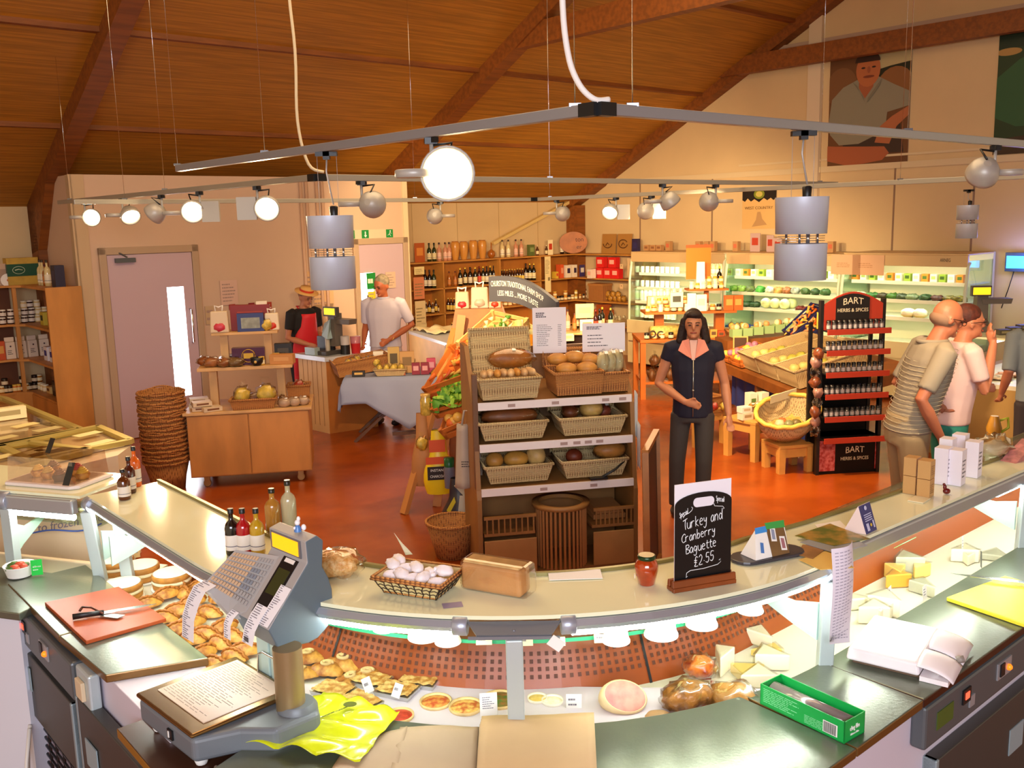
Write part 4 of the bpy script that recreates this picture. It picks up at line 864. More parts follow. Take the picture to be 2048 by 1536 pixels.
b=B();hand(b,'Turkey and',-.072,.172,.030,.86,.12);hand(b,'Cranberry',-.076,.138,.025,.95,.12);hand(b,'Baguette',-.062,.103,.026,.98,.10);hand(b,'£2.55',-.032,.064,.03,.95,.15)
hand(b,'Special',-.084,.226,.015,.6,.35,.0008);hand(b,'Special',.042,.238,.015,.6,-.2,.0008)
def flour(pts,r=.0009):b.tube([(x,-.0045,z) for x,z in pts],r,5)
flour([(-.072,.196),(-.066,.203),(-.052,.207),(-.042,.213),(-.039,.220),(-.043,.222)]);flour([(.034,.224),(.037,.217),(.05,.215),(.066,.213),(.071,.207),(.067,.206)])
flour([(-.055,.036),(-.060,.032),(-.058,.045),(-.045,.05),(.0,.050),(.05,.055),(.062,.062),(.06,.07),(.055,.066)])
cbd.scale=(1,1,1.17);b.obj('chalk_lettering',mat('chalk_white','#eef2f4',.7),cbd)
# card tent with device pictures on a dark tray
p0,p1=S(1478,1130),S(1592,1108);rz_=along(p0,p1);tr=tag(B().obj('x',BLACK),'x','tray');bpy.data.objects.remove(tr)
b=B();oc=(p0+p1)/2+V3((.005,.03,0));b.prism(stad(0,0,.085,.055,8),0,.012,0);tag(b.obj('leaflet_tray',mat('dark_tray','#3c3a40',.3),None,V3((oc.x,oc.y,ZS+.001)),rz_,bevel=.004),'dark oval tray under the leaflet holder','tray')
lh=thing('leaflet_holder','white tent shaped leaflet holder with blue and green header strips','leaflet holder',V3((oc.x-.01,oc.y-.01,ZS+.014)),rz_+.08)
b=B();b.add([(-.07,-.035,0),(.075,-.035,0),(.08,.0,.095),(-.045,.0,.09),(-.07,.04,0),(.075,.04,0)],[(0,1,2,3),(4,3,2,5),(0,3,4),(1,5,2)]);b.obj('card_tent',WHITE,lh,solid=.001)
sl=lambda u,v,o=.0012:V3((-.07+.145*u+.02*v*(1-u),-.035+.035*v-o,.0+.094*v))
b=B()
b.quad(sl(.48,.0),sl(1,.0),sl(1,.95),sl(.40,.95),2)
b.quad(sl(0.02,.83,.002),sl(.42,.83,.002),sl(.42,1.03,.002),sl(.02,1.03,.002),0);b.quad(sl(.40,.92,.003),sl(1.02,.86,.003),sl(1.04,1.1,.003),sl(.36,1.13,.003),1)
for u0,v0,m in ((.12,.15,3),(.52,.5,4),(.78,.15,5)):b.quad(sl(u0,v0,.002),sl(u0+.17,v0-.04,.002),sl(u0+.17,v0+.42,.002),sl(u0,v0+.46,.002),6);b.quad(sl(u0+.03,v0+.06,.003),sl(u0+.13,v0+.03,.003),sl(u0+.13,v0+.36,.003),sl(u0+.03,v0+.4,.003),m)
b.obj('printed_panels',[mat('header_blue','#3f8fd6',.4),mat('header_green','#3f9e4a',.4),mat('brown_photo','#7a5a34',.5,var=.3),mat('device_blue','#4a78b8',.4),mat('device_grey','#8a92a8',.4),mat('device_red','#a06a70',.4),WHITE],lh)
# leaflets and envelope
for k,(q,m_,lb) in enumerate((([(1590,1072),(1660,1048),(1740,1078),(1668,1092)],mat('green_orange_leaflet','#b48a3c',.3,var=.7,vscale=18,color2='#5c6a20'),'glossy green and orange leaflet on top of the pile'),
        ([(1600,1085),(1680,1062),(1735,1092),(1665,1105)],mat('grey_leaflet','#9aa0a4',.3),'grey leaflet just under the green and orange one'),
        ([(1595,1110),(1605,1090),(1660,1092),(1625,1118)],mat('brown_photo_leaflet','#b4824e',.3,var=.4,vscale=12),'brown photo leaflet lying left of the pile'),
        ([(1598,1120),(1665,1098),(1708,1136),(1640,1140)],mat('yellow_envelope','#e3bd62',.5),'yellow envelope corner hanging over the shelf edge'),
        ([(1630,1050),(1680,1042),(1700,1062),(1640,1062)],WHITE,'white folded papers behind the leaflet pile'))):
    z=ZS+.012-.0025*k;v=[atz(*a,z) for a in q];b=B();b.prism([(a.x,a.y) for a in v][::-1],z,z+.0018);tag(b.obj('leaflet',m_),lb,'leaflet','leaflets on the right shelf')
# blue tent card
p0,p1=S(1715,1078),S(1768,1052);rz_=along(p0,p1);c_=(p0+p1)/2
tc_=thing('tent_card','dark blue and white folded tent card standing on the right shelf','card',V3((c_.x,c_.y,ZS+.001)),rz_)
b=B();b.add([(-.035,0,0),(.045,0,0),(.04,.03,.10),(-.045,.03,.10),(-.06,.075,0),(.02,.08,0)],[(4,3,2,5),(0,3,4)],1);b.quad((-.035,0,0),(.045,0,0),(.04,.03,.10),(-.045,.03,.10),0);b.obj('card_faces',[mat('navy_card','#26286e',.4),mat('pink_white_card','#ecd6cc',.5)],tc_,solid=.001)
b=B();ff=lambda u,v:V3((-.035+.08*u-.009*v,.03*v-.0015,.10*v))
for k in range(4):b.quad(ff(.2,.62-k*.07),ff(.85,.62-k*.07),ff(.85,.65-k*.07),ff(.2,.65-k*.07),0)
b.lathe([(.008,0),(.008,.001)],14,0,MT(ff(.5,.86))@ MR(PI/2-.3,4,'X'));b.quad(ff(.2,.08),ff(.42,.08),ff(.42,.34),ff(.2,.34),0);b.lathe([(.006,0),(.006,.001)],12,1,MT(ff(.6,.25))@ MR(PI/2-.3,4,'X'));b.quad(ff(.78,.12),ff(.9,.12),ff(.9,.38),ff(.78,.38),0)
b.obj('printed_marks',[mat('pale_blue_print','#c9cbe8',.5),mat('yellow_badge','#d9b83c',.5)],tc_)
# cartons at the right
CW=mat('cream_carton','#eadfd2',.5);CWH=mat('white_carton','#efe9f2',.5);CT=mat('tan_carton','#c89a5e',.5);CT2=mat('tan_carton_print','#8f6436',.5)
def carton(loc,w,d,h,m,lb,rz=0,pm=None,z0=0,grp='cartons on the right shelf'):
    q=thing('carton',lb,'carton',loc+V3((0,0,z0)),rz,grp);b=B();b.box(-w/2,w/2,-d/2,d/2,0,h);b.obj('box_body',m,q,bevel=.001)
    b=B();lines(b,-w*.35,w*.35,h*.2,h*.75,5,0,0,Tm(0,-d/2-.0008,0)@ UPR,seed=int(h*1000));b.obj('printed_text',pm or mat('grey_print','#7c7780',.7),q);return q
rr=RZ+.12
for px,py,m,hs_,nm in ((1822,985,CT,(.075,.075),'tan'),(1850,992,CT,(.075,.075),'tan')):
    for lv in range(2):carton(S(px,py),.055,.05,.074,m,'tan speckled carton, %s one of the %s pair of stacked cartons' % ('lower' if lv == 0 else 'upper','left' if px == 1822 else 'right'),rr,CT2,.076*lv)
for px,py,lb,h in ((1884,966,'white carton immediately right of the tan cartons',.155),(1912,968,'widest white carton at the front of the white group',.15),(1893,945,'white carton behind the widest one',.155),(1918,938,'white carton at the back of the white group',.16),(1945,952,'rightmost white carton with a yellow flower print',.155)):
    carton(S(px,py),.062,.055,h,CWH if 'yellow' not in lb else CWH,lb,rr)
b=B();b.box(-.04,.04,-.03,.03,0,.004);tag(b.obj('business_cards',mat('cream_card','#eadfb8',.6),None,S(1838,1000),rr),'small cream cards lying in front of the tan cartons','cards')
b=B();b.blob((0,0,.012),(.016,.011,.012));b.blob((-.008,0,.028),(.008,.006,.012));b.blob((-.012,0,.04),.006);tag(b.obj('hen_ornament',mat('maroon_glaze','#6a1c1c',.25),None,S(1893,988)),'little dark red hen ornament beside the white cartons','ornament')
bg=thing('clear_bag','crumpled clear bag of goods at the far right of the shelf','bag',S(1985,915),.3);b=B();b.blob((0,0,.05),(.09,.06,.06),0,20,.5,3,4);b.obj('film',CLEAR,bg);b=B();b.blob((0,0,.04),(.07,.045,.04),0,14,.4,3,6);b.obj('contents',mat('bag_contents','#c9b48a',.5,var=.3),bg)
# bread loaf in film, basket of wrapped rolls, nut bag, upright paper
p0,p1=S(935,1178),S(1050,1198);rz_=along(p0,p1);c_=(p0+p1)/2+V3((0,.03,0));L2=(p1-p0).length/2+.012
lf=thing('wrapped_loaf','long tin loaf wrapped in clear film on the glass top shelf','loaf',V3((c_.x,c_.y,ZS+.002)),rz_);lf.scale=(.94,1,1.22)
LOAF=mat('loaf_side','#c98f52',.6,var=.15,vscale=12,bump=.2);b=B()
def loaf_f(u,v):
    a=-PI*.25+PI*1.5*v;x=(u-.5)*2*L2;e=(1-abs(2*u-1)**8)**.3;return V3((x,.042*cos(a)*e if v not in (0,1) else .03*cos(a),.048+.05*sin(a)*(.9+.1*e)))
b.box(-L2,L2,-.038,.038,0,.072,0,None,(.97,1.05));b.obj('crust',LOAF,lf,bevel=.014,seg=4)
b=B();b.box(-L2*.95,L2*.95,-.036,.036,.0725,.078,0,None,(.93,.85));b.obj('pale_top',mat('loaf_top','#e8bf7c',.6,var=.3,vscale=20),lf,bevel=.004)
b=B();b.box(-L2-.004,L2+.022,-.043,.043,-.001,.082,0,None,(.98,.96));b.obj('film_wrap',CLEAR,lf,bevel=.016,seg=3)
p0,p1=S(768,1186),S(878,1204);rz_=along(p0,p1)+.03;L2=(p1-p0).length/2;c_=(p0+p1)/2+V3((.02,.065,0))
bk=thing('gift_basket','dark laced wicker basket of wrapped white rolls on the glass top shelf','basket',V3((c_.x,c_.y,ZS+.002)),rz_)
b=B();w0,d0,h0=L2*.92,.062,.055;w1,d1=L2*1.22,.085
b.add([(-w0,-d0,0),(w0,-d0,0),(w0,d0,0),(-w0,d0,0),(-w1,-d1,h0),(w1,-d1,h0),(w1,d1,h0),(-w1,d1,h0)],[(3,2,1,0),(0,1,5,4),(1,2,6,5),(2,3,7,6),(3,0,4,7)]);b.obj('basket_liner',mat('pale_chip_wood','#d9c58a',.6),bk,solid=.003)
b=B();rim=[(-w1,-d1,h0),(w1,-d1,h0),(w1,d1,h0),(-w1,d1,h0)];b.tube(rim+[rim[0]],.0055,8);b.tube([(-w0,-d0,.004),(w0,-d0,.004),(w0,d0,.004),(-w0,d0,.004),(-w0,-d0,.004)],.0045,8);b.tube([(x*1.03,y*1.03,z-.006) for x,y,z in rim+[rim[0]]],.0035,6);b.obj('rim',WICKB,bk)
b=B()
for face in range(2):
    A,C_=(((-w0,-d0),(w0,-d0)),((-w1,-d1),(w1,-d1))) if face == 0 else (((w0,-d0),(w0,d0)),((w1,-d1),(w1,d1)))
    n_=8 if face == 0 else 5
    def fp(u,v):return V3(((A[0][0]*(1-u)+A[1][0]*u)*(1-v)+(C_[0][0]*(1-u)+C_[1][0]*u)*v+(0 if face == 0 else .002),(A[0][1]*(1-u)+A[1][1]*u)*(1-v)+(C_[0][1]*(1-u)+C_[1][1]*u)*v-(.002 if face == 0 else 0),h0*v))
    for i in range(n_+1):
        u=i/n_;b.tube([fp(max(0,min(1,u+.02*sin(v*9+i))),v) for v in (0,.25,.5,.75,1)],.0017,5)
    for v0 in (.3,.55,.78):b.tube([fp(j/(n_*2),v0+.05*sin(j*PI/1)*(1 if j % 2 else -1)+(.05 if j % 2 else -.03)) for j in range(n_*2+1)],.0014,5)
b.obj('lacing',mat('dark_lacing','#2b1710',.5),bk)
roll=None;WR=mat('white_tissue_roll','#f2e9ea',.55,bump=.5,bscale=30)
for k in range(11):
    loc=bk.location+MR(rz_,3,'Z')@ V3((-.085+(k % 5)*.042+jit(.006),-.035+.04*(k//5)+jit(.006),.045+.012*(k % 2)+.012*(k//5)))
    lb='white paper wrapped roll in the laced basket, %s of the %s row' % (['leftmost','second','middle','fourth','rightmost'][k % 5],['front','middle','back'][k//5])
    if roll is None:
        roll=thing('wrapped_roll',lb,'wrapped roll',loc,0,'wrapped rolls in the laced basket');b=B();b.blob((0,0,0),(.030,.020,.018),0,14,.35,2,3);b.obj('paper_wrap',WR,roll);b=B();b.blob((.03,0,.004),(.008,.01,.008),0,8,.6,4,2);b.obj('twisted_end',WR,roll)
    else:dup(roll,loc,rnd.uniform(0,6),lb)
nb=thing('nut_bag','clear bag of golden nut pieces leaning behind the scale','bag',S(668,1150),-.2)
b=B();b.blob((0,0,.035),(.085,.05,.04),0,20,.3,3,5);b.obj('nuts',mat('nut_pieces','#d9994a',.45,var=.5,vscale=60,color2='#f0c88a',bump=1,bscale=70),nb);b=B();b.blob((.01,0,.04),(.10,.058,.048),0,20,.4,3,5);b.obj('film',CLEAR,nb)
b=B();b.grid(lambda u,v:V3((-.03+.025*u+.035*v,.012*sin(2*v),.0+.085*(1-v)*(.25+.75*(1-u*.6)))),6,6);tag(b.obj('paper_curl',mat('cream_paper','#f0dfc0',.6),None,S(808,1112),.1,solid=.0008),'curled cream paper standing on the shelf edge left of the basket','paper')
b=B();b.box(-.085,.085,-.03,.03,0,.002,0,MR(.12,4,'X'));tag(b.obj('paper_sheet',WHITE,None,S(1150,1150,.006),.03),'white paper lying on the back edge of the shelf right of the loaf','paper')
b=B();b.quad((-.03,-.02,0),(.03,-.02,0),(.03,.02,0),(-.03,.02,0));lines(b,-.028,.028,-.018,.018,4,.0004,0);tag(b.obj('shelf_sticker',mat('faint_violet_print','#a294b0',.5),None,S(905,1210),.2),'faint printed sticker on the shelf below the laced basket','sticker')
# clear cake box on the far left section
bx_=thing('cake_box','clear plastic box of decorated cakes on a white tray at the far left','cake box',V3((P2(.30,.19).x,P2(.30,.19).y,ZS+.001)),math.atan2(-.31,.95)+.0)
b=B();b.prism(stad(0,0,.135,.0,2)[:0] or [(-.21,-.10),(-.19,-.13),(.17,-.13),(.2,-.10),(.2,.12),(-.21,.12)],0,.016,0);b.obj('white_tray',mat('tray_white','#e6dcd8',.4),bx_,bevel=.006)
b=B();b.box(-.19,.18,-.11,.11,.018,.13,0,None,(.97,.93));b.obj('clear_lid',glassy('lid_plastic','#fbf1ea',.3,.06),bx_)
b=B();b.box(.0,.03,-.112,-.06,.13,.215,0,MR(-.0,4,'X'));b.obj('tape',BLACK,bx_) if False else None
b=B();b.add([(-.05,-.02,.134),(-.015,-.03,.134),(.005,-.01,.20),(-.03,.0,.20)],[(0,1,2,3)]);b.obj('black_tape',BLACK,bx_,solid=.002);b=B();b.add([(.13,-.125,.02),(.165,-.125,.02),(.19,-.10,.12),(.155,-.10,.12)],[(0,1,2,3)]);b.obj('black_tape',BLACK,bx_,solid=.002)
cks=[('#e0b24a','yellow frosted bun, left in the clear box'),('#caa14a','yellow piped bun in the middle of the clear box'),('#7a4322','brown chocolate bun at the front right of the clear box'),('#b03a3a','red topped tart at the back right of the clear box'),('#d8b23a','yellow fruit topped cake, right in the clear box'),('#8a5a2a','brown caramel slice at the back left of the clear box')]
for k,(c_,lb) in enumerate(cks):
    x,y=((-.11,-.01),(-.035,-.03),(.05,-.05),(.06,.05),(.13,.0),(-.1,.07))[k]
    q=thing('decorated_bun',lb,'cake',bx_.location+MR(bx_.rotation_euler[2],3,'Z')@ V3((x,y,.018)),k,'cakes in the clear box');b=B();b.lathe([(.026,0),(.034,.02),(.03,.028)],14);b.obj('base',CRUST if k != 2 else mat('choc_sponge','#5a2f18',.6),q)
    b=B();b.tube([(.024*cos(a)*(1-a/26),.024*sin(a)*(1-a/26),.028+a*.0012) for a in [i*.7 for i in range(28)]],.006,6);b.obj('piped_topping',mat('topping_'+c_[1:],c_,.4),q)
# small plastic tray of herbs on the lower glass of that section
q=thing('salad_tray','clear tray of dark salad leaves under the cake box shelf','tray',P2(.25,.22,ZL+.008),.2);b=B();b.lathe([(.04,0),(.07,.02),(.072,.024)],20,sx=1.6,cap=True);b.obj('tray',CLEAR,q)
b=B()
for k in range(14):b.blob((jit(.06),jit(.03),.02),(.022,.014,.012),k % 2,8,.5,3,k)
b.obj('leaves',[mat('dark_leaf','#2f3a20',.5),mat('cream_leaf','#c9b98a',.5)],q)
# ---------------------------------------------------------------- shelving along the eaves wall and chillers along the gable wall
def on_t(px,z,t):p=att(px,300,t);q=att(px,900,t);return p.lerp(q,(z-p.z)/(q.z-p.z))
def on_s(px,z,s):p=ats(px,300,s);q=ats(px,900,s);return p.lerp(q,(z-p.z)/(q.z-p.z))
def st_of(v):q=v-CORNER;return -q.dot(U),q.dot(BV)
BG={}
def mk(kind,name,build):           # cached prototype of a small product
    if kind not in BG:BG[kind]=None
    return BG[kind]
WCAP=mat('cork_foil','#c9a24a',.35,.4)
def bottle_kind(kind,glass,cap,label,r=.036,h=.29,neck=.33):
    def make(lb,loc,grp):
        if kind in BG:return dup(BG[kind],loc,rnd.uniform(0,6),lb,grp)
        BG[kind]=bottle('bottle',lb,'bottle',loc,r,h,mat('bg_'+kind,glass,.12,coat=.5),mat('cap_'+kind,cap,.4,.2),mat('lab_'+kind,label,.6),grp,neck=neck,n=10);return BG[kind]
    return make
Bk={'green':bottle_kind('green','#1f2e12','#141410','#e2d3a0'),'dark':bottle_kind('dark','#170c0a','#1c1010','#e8dcc0'),'gold':bottle_kind('gold','#12160c','#e0b93a','#e8d9a8'),'rose':bottle_kind('rose','#c98a6a','#3a1c1c','#e6b9a2'),'clear':bottle_kind('clear','#d8c48a','#3a2a1c','#f0e6c8'),
      'red':bottle_kind('red','#3a0f0a','#7a1a14','#d9452a'),'beer':bottle_kind('beer','#3a1c0a','#c9a040','#e6c24a',.031,.215,.38),'small':bottle_kind('small','#4a2a12','#d9c9a0','#ead9a8',.028,.17,.4),'amber':bottle_kind('amber','#a35a1c','#5a1c14','#c9803a',.030,.24)}
def jar_kind(kind,glass,lid,label,r=.036,h=.085,name='jar'):
    kind='j_'+kind
    def make(lb,loc,grp):
        if kind in BG:return dup(BG[kind],loc,rnd.uniform(0,6),lb,grp)
        q=thing(name,lb,'jar',loc,0,grp);b=B();b.lathe([(r*.92,0),(r,.004),(r,h*.74),(r*.86,h*.8)],12);b.obj('glass_body',mat('jg_'+kind,glass,.15,coat=.4),q)
        b=B();b.lathe([(r*.95,h*.8),(r*.95,h),(0,h*1.01)],12);b.obj('lid',mat('jl_'+kind,lid,.4),q);b=B();b.lathe([(r*1.02,h*.15),(r*1.02,h*.6)],12,cap=False);b.obj('paper_label',mat('jb_'+kind,label,.6),q);BG[kind]=q;return q
    return make
Jk={'jam':jar_kind('jam','#2a1014','#efe6d6','#e9dfd0'),'curd':jar_kind('curd','#e0c486','#efe6c6','#f0e6c8'),'dark':jar_kind('dark','#2a1608','#1c1410','#d9c9a8'),'orange':jar_kind('orange','#c46a1c','#d9b04a','#e8d6a0'),'gold':jar_kind('gold','#d9a83a','#c9a040','#f2e6b8',.03,.08),'honey':jar_kind('honey','#b3701c','#e6d9b0','#efe2b4'),
      'cream':jar_kind('cream','#efe6c0','#f4ecc8','#f7f0d8',.032,.10),'white':jar_kind('white','#f4f4ea','#f6f6ee','#e9efe0',.035,.10,'tub'),'milk':jar_kind('milk','#f4f6e6','#dfe9c0','#e6efc6',.045,.19,'milk_bottle')}
def pbox(lb,loc,grp,w,d,h,c,c2=None,rz=RZ,name='carton',cat='box'):
    key='box_%s_%s_%.2f' % (c,c2,w)
    if key in BG:
        return dup(BG[key],loc,rz,lb,grp)
    q=thing(name,lb,cat,loc,rz,grp);b=B();b.box(-w/2,w/2,-d/2,d/2,0,h);b.obj('box_body',mat('bx_'+c,c,.5),q,bevel=.002)
    b=B();b.quad((-w*.32,-d/2-.001,h*.35),(w*.32,-d/2-.001,h*.35),(w*.32,-d/2-.001,h*.75),(-w*.32,-d/2-.001,h*.75));b.obj('printed_panel',mat('bx_'+(c2 or '#e8dcc0'),c2 or '#e8dcc0',.5),q);BG[key]=q;return q
# wine shelving carcass (room local)
BACKW=mat('shelf_back','#b9722a',.55,var=.15,vscale=3)
ws_=thing('wine_shelving','long pine wine shelving along the back wall','shelving');room(ws_)
b=B();b.box(-4.7,-.02,-.03,-.004,0,1.78);b.obj('back_board',BACKW,ws_)
for z in (.55,.96,1.36,1.78):
    b=B();b.box(-4.7,-.02,-.36,-.03,z-.022,z);b.obj('shelf',SHELFW,ws_)
ups=[3.28,2.10,1.18]
for s in (4.05,3.28,2.10,1.18):
    b=B();b.box(-s-.012,-s+.012,-.36,-.03,0,1.758);b.obj('upright',SHELFW,ws_)
b=B();b.box(-4.7,-.4,-.34,-.03,.0,.5);b.obj('base_cabinet',SHELFW,ws_)
w2=thing('corner_shelving','pine shelving turning along the gable wall up to the first chiller','shelving');room(w2)
for z in (.55,.96,1.36,1.78):b=B();b.box(-.36,-.01,-1.96,-.37,z-.022,z);b.obj('shelf',SHELFW,w2)
b=B();b.box(-.36,-.01,-1.98,-1.955,0,1.8);b.obj('end_panel',SHELFW,w2)
def pt(px,z,t=.2):v=on_t(px,z,t);return V3((v.x,v.y,z+.001))
def ps(px,z,s=.2):v=on_s(px,z,s);return V3((v.x,v.y,z+.001))
G1='bottles and vases on top of the wine shelving'
for px,k,lb in ((859,'green','green glass wine bottle, leftmost on top of the wine shelving'),(869,'green','green glass wine bottle with a pinkish label, second on top of the wine shelving'),(879,'rose','pink wine bottle, first of the pinks on top of the wine shelving'),(891,'rose','pink wine bottle, middle pink one left of the vases'),(899,'rose','pink wine bottle touching the first tan vase'),
                  (1005,'clear','pale wine bottle just right of the round flask'),(1017,'clear','pale wine bottle, second right of the round flask'),(1032,'rose','rosy bottle, first right of the two pale ones'),(1043,'rose','rosy bottle beside the green carton'),
                  (1075,'small','small amber bottle right of the green carton'),(1093,'small','small amber bottle by the standing card'),(1124,'dark','tall dark bottle, leftmost of three by the oval sign'),(1137,'dark','tall dark bottle, middle of three by the oval sign'),(1148,'dark','tall dark bottle overlapping the oval sign')):
    Bk[k](lb,pt(px,1.78),G1)
vs=None
for k,px in enumerate((911,928,947,965)):
    lb=ORD[k]+' of four tall tan waisted vases on top of the wine shelving'
    if vs is None:
        vs=thing('vase',lb,'vase',pt(px,1.78),0,'tan vases');b=B();b.lathe([(.045,0),(.06,.08),(.075,.20),(.07,.27),(.052,.295),(.05,.295),(.06,.2)],16,cap=True);b.obj('vase_body',mat('tan_glaze','#c98a3a',.25,coat=.4),vs)
        b=B();b.lathe([(.054,.287),(.058,.295),(.053,.302)],16);b.obj('vase_rim',mat('tan_rim','#a8651f',.3),vs)
    else:dup(vs,pt(px,1.78),0,lb,scale=(1,1,.98+.03*(k > 1)))
q=thing('flask','round brown flask with a thin neck right of the tan vases','flask',pt(983,1.78));b=B();b.lathe([(.03,0),(.06,.03),(.068,.07),(.055,.11),(.02,.135),(.012,.15)],16);b.obj('flask_body',mat('brown_glaze','#a35c1c',.2,coat=.6),q);b=B();b.lathe([(.012,.15),(.009,.25),(.012,.255)],10);b.obj('neck',mat('brown_glaze','#a35c1c',.2,coat=.6),q)
pbox('green carton standing on top of the wine shelving',pt(1062,1.78),None,.13,.06,.19,'#5c6a35','#8a9a5a')
pbox('orange picture card at the left end above the wine shelving',pt(840,1.78,.3),None,.19,.01,.30,'#b3541c','#d98a3a',name='picture_card',cat='card')
q=pbox('white card with a red drink picture standing on the wine shelving',pt(1101,1.78,.3),None,.12,.006,.26,'#f0e2b8','#c23a1a',name='picture_card',cat='card')
b=B();b.prism([(.25*cos(a),.19*sin(a)) for a in [2*PI*i/28 for i in range(28)]],0,.03,0,UPR);ov=thing('oval_sign','oval brown wooden shop sign propped in the corner above the wine shelving','sign',st(.40,.38,1.98),.05)
b.obj('board',mat('sign_wood_brown','#b0662c',.5,var=.2),ov);text('ton',.11,mat('sign_burnt','#4a200c',.6),ov,Tm(.11,-.032,.05)@ UPR);text('er',.11,mat('sign_burnt','#4a200c',.6),ov,Tm(.10,-.032,-.08)@ UPR)
for k,(px,w_,h_,lb) in enumerate(((1158,.16,.22,'white notice with print leaning before the oval sign'),(1200,.10,.2,'faded paper between the oval sign and the kraft bags'))):pbox(lb,pt(px,1.78,.25),None,w_,.004,h_,'#d9c2a8','#a88c74',name='notice',cat='notice')
for k,(px,lb) in enumerate(((1216,'brown kraft card with a smile shaped emblem, left of two'),(1247,'brown kraft card with a round arrow emblem, right of two'))):
    q=thing('kraft_card',lb,'card',ps(px,1.78,.15),RZ-PI/2);b=B();b.box(-.16,.16,0,.02,0,.34,0,MR(-.1,4,'X'));b.obj('card',mat('kraft_board','#a8783a',.6),q)
    b=B();b.tube([(.10*cos(a),-.012,.17+(.07*sin(a))) for a in ([PI+PI*i/10 for i in range(11)] if k == 0 else [PI*.15+PI*1.8*i/16 for i in range(17)])],.008,6);b.tube([(-.04,-.012,.14),(.0,-.012,.19),(.04,-.012,.15)],.006,6);b.obj('emblem',mat('emblem_dark','#5a3412',.6),q)
pbox('dark blue tapered packet standing beside the kraft cards',ps(1272,1.80,.3),None,.13,.06,.24,'#2a2248','#2f2a5a',RZ-PI/2,'packet','packet')
# second tier bottles
def rowb(z,pxs,kinds,where,t=.2,kindmap=Bk,grp=None):
    n=len(pxs)
    for i,px in enumerate(pxs):
        k=kinds[i % len(kinds)]
        nm={'green':'green wine bottle','dark':'dark wine bottle','gold':'dark bottle with gold foil','rose':'pink wine bottle','clear':'pale wine bottle','red':'dark red labelled bottle','beer':'beer bottle','small':'small amber bottle','amber':'amber bottle'}.get(k,k+' jar')
        kindmap[k]('%s %s, %s there' % (nm,where,orde(i,n)),pt(px,z,t+.1*((i*7) % 3-1)*.6),grp or ('bottles '+where))
rowb(1.36,[851,860,868.5,879],['dark','dark','green','green'],'in the left bay of the wine shelving')
rowb(1.36,[899,911,921,931,941,951,959,967,974,981,988],['amber','amber','gold','gold','dark','gold','red','gold','dark','gold','dark'],'in the second bay, upper row')
rowb(1.36,[1004+i*5.2 for i in range(9)],['beer'],'in the third bay, upper row, small')
rowb(1.36,[1052,1060,1068,1076],['dark','gold','gold','gold'],'at the right of the third bay')
rowb(.96,[853+i*6.5 for i in range(5)],['small','beer'],'in the left bay, middle row')
rowb(.96,[897,903,909,914,920,926],['beer'],'in the second bay, middle row')
rowb(.96,[1002,1011,1020,1029],['orange','honey','orange','honey'],'in the third bay, middle row',kindmap=Jk)
rowb(.55,[905,912,919,926,933],['beer','dark'],'in the second bay, bottom row')
# notice hanging in the third bay, boxes in the fourth
b=B();b.box(-.07,.07,-.002,0,-.62,0);lines(b,-.055,.055,-.3,-.05,10,0,1,Tm(0,-.003,0)@ UPR,seed=4);b.quad((.0,-.003,-.42),(.05,-.003,-.42),(.05,-.003,-.36),(.0,-.003,-.36),1)
v=on_t(1095,1.76,.38);tag(b.obj('hanging_notice',[mat('notice_cream','#ecd9a0',.6),mat('notice_print','#8c7a50',.7)],None,v,RZ),'long cream paper notice hanging from the wine shelving edge','notice')
for k,(px,z,w_,h_,c,c2,lb) in enumerate(((1110,1.36,.06,.12,'#e0b43a','#c93a2a','yellow packet at the left of the boxed goods'),(1120,1.36,.08,.24,'#d9582a','#e8a07a','orange red tall box left of the patterned cartons'),(1133,1.36,.11,.22,'#efe0c8','#3a2a4a','white carton patterned with dark fruit, left one'),(1146,1.36,.10,.22,'#efe0c8','#3a2a4a','white carton patterned with dark fruit, right one'),
        (1160,1.36,.13,.21,'#3a2f6a','#e0d6c8','violet blue carton with round labels'),(1174,1.36,.09,.17,'#3a2f6a','#e0d6c8','smaller violet blue carton with round labels'))):
    pbox(lb,pt(px,z,.25),'cartons in the corner bay',w_,.12,h_,c,c2)
for k,(px,z,h_,c,lb) in enumerate(((1183,1.36,.16,'#e8d8c4','pale patterned carton nearest the corner'),(1192,1.36,.16,'#e8d8c4','pale patterned carton touching the red ones'),(1203,1.36,.18,'#d81f1c','bright red carton, lower left of the red stack'),(1219,1.36,.18,'#d81f1c','bright red carton, lower middle of the red stack'),(1234,1.36,.18,'#d81f1c','bright red carton, lower right of the red stack'),(1204,1.545,.2,'#d81f1c','bright red carton, top left of the red stack'),(1228,1.545,.14,'#d81f1c','bright red carton, top right of the red stack'))):
    pbox(lb,ps(px,z,.25 if px > 1190 else .4),'cartons in the corner bay',.17 if px > 1190 else .1,.12,h_,c,'#f0b0a0',RZ-PI/2)
n_=0
for i in range(13):
    px=1103+i*7;k=['gold','orange','dark','dark','orange','dark','honey'][i % 7];Jk[k]('%s jar in the corner bay, front row, %s' % (k if k != 'gold' else 'yellow',orde(i,13)),pt(px,.96,.28),'jars in the corner bay')
    if i % 3 == 1:Jk[k]('%s jar in the corner bay, stacked on the front row, %s of the stacked ones' % (k,['leftmost','second','third','rightmost'][min(3,i//3)]),pt(px,1.046,.28),'jars in the corner bay')
BAGG=mat('pasta_gold','#c98f2c',.5,var=.5,vscale=40)
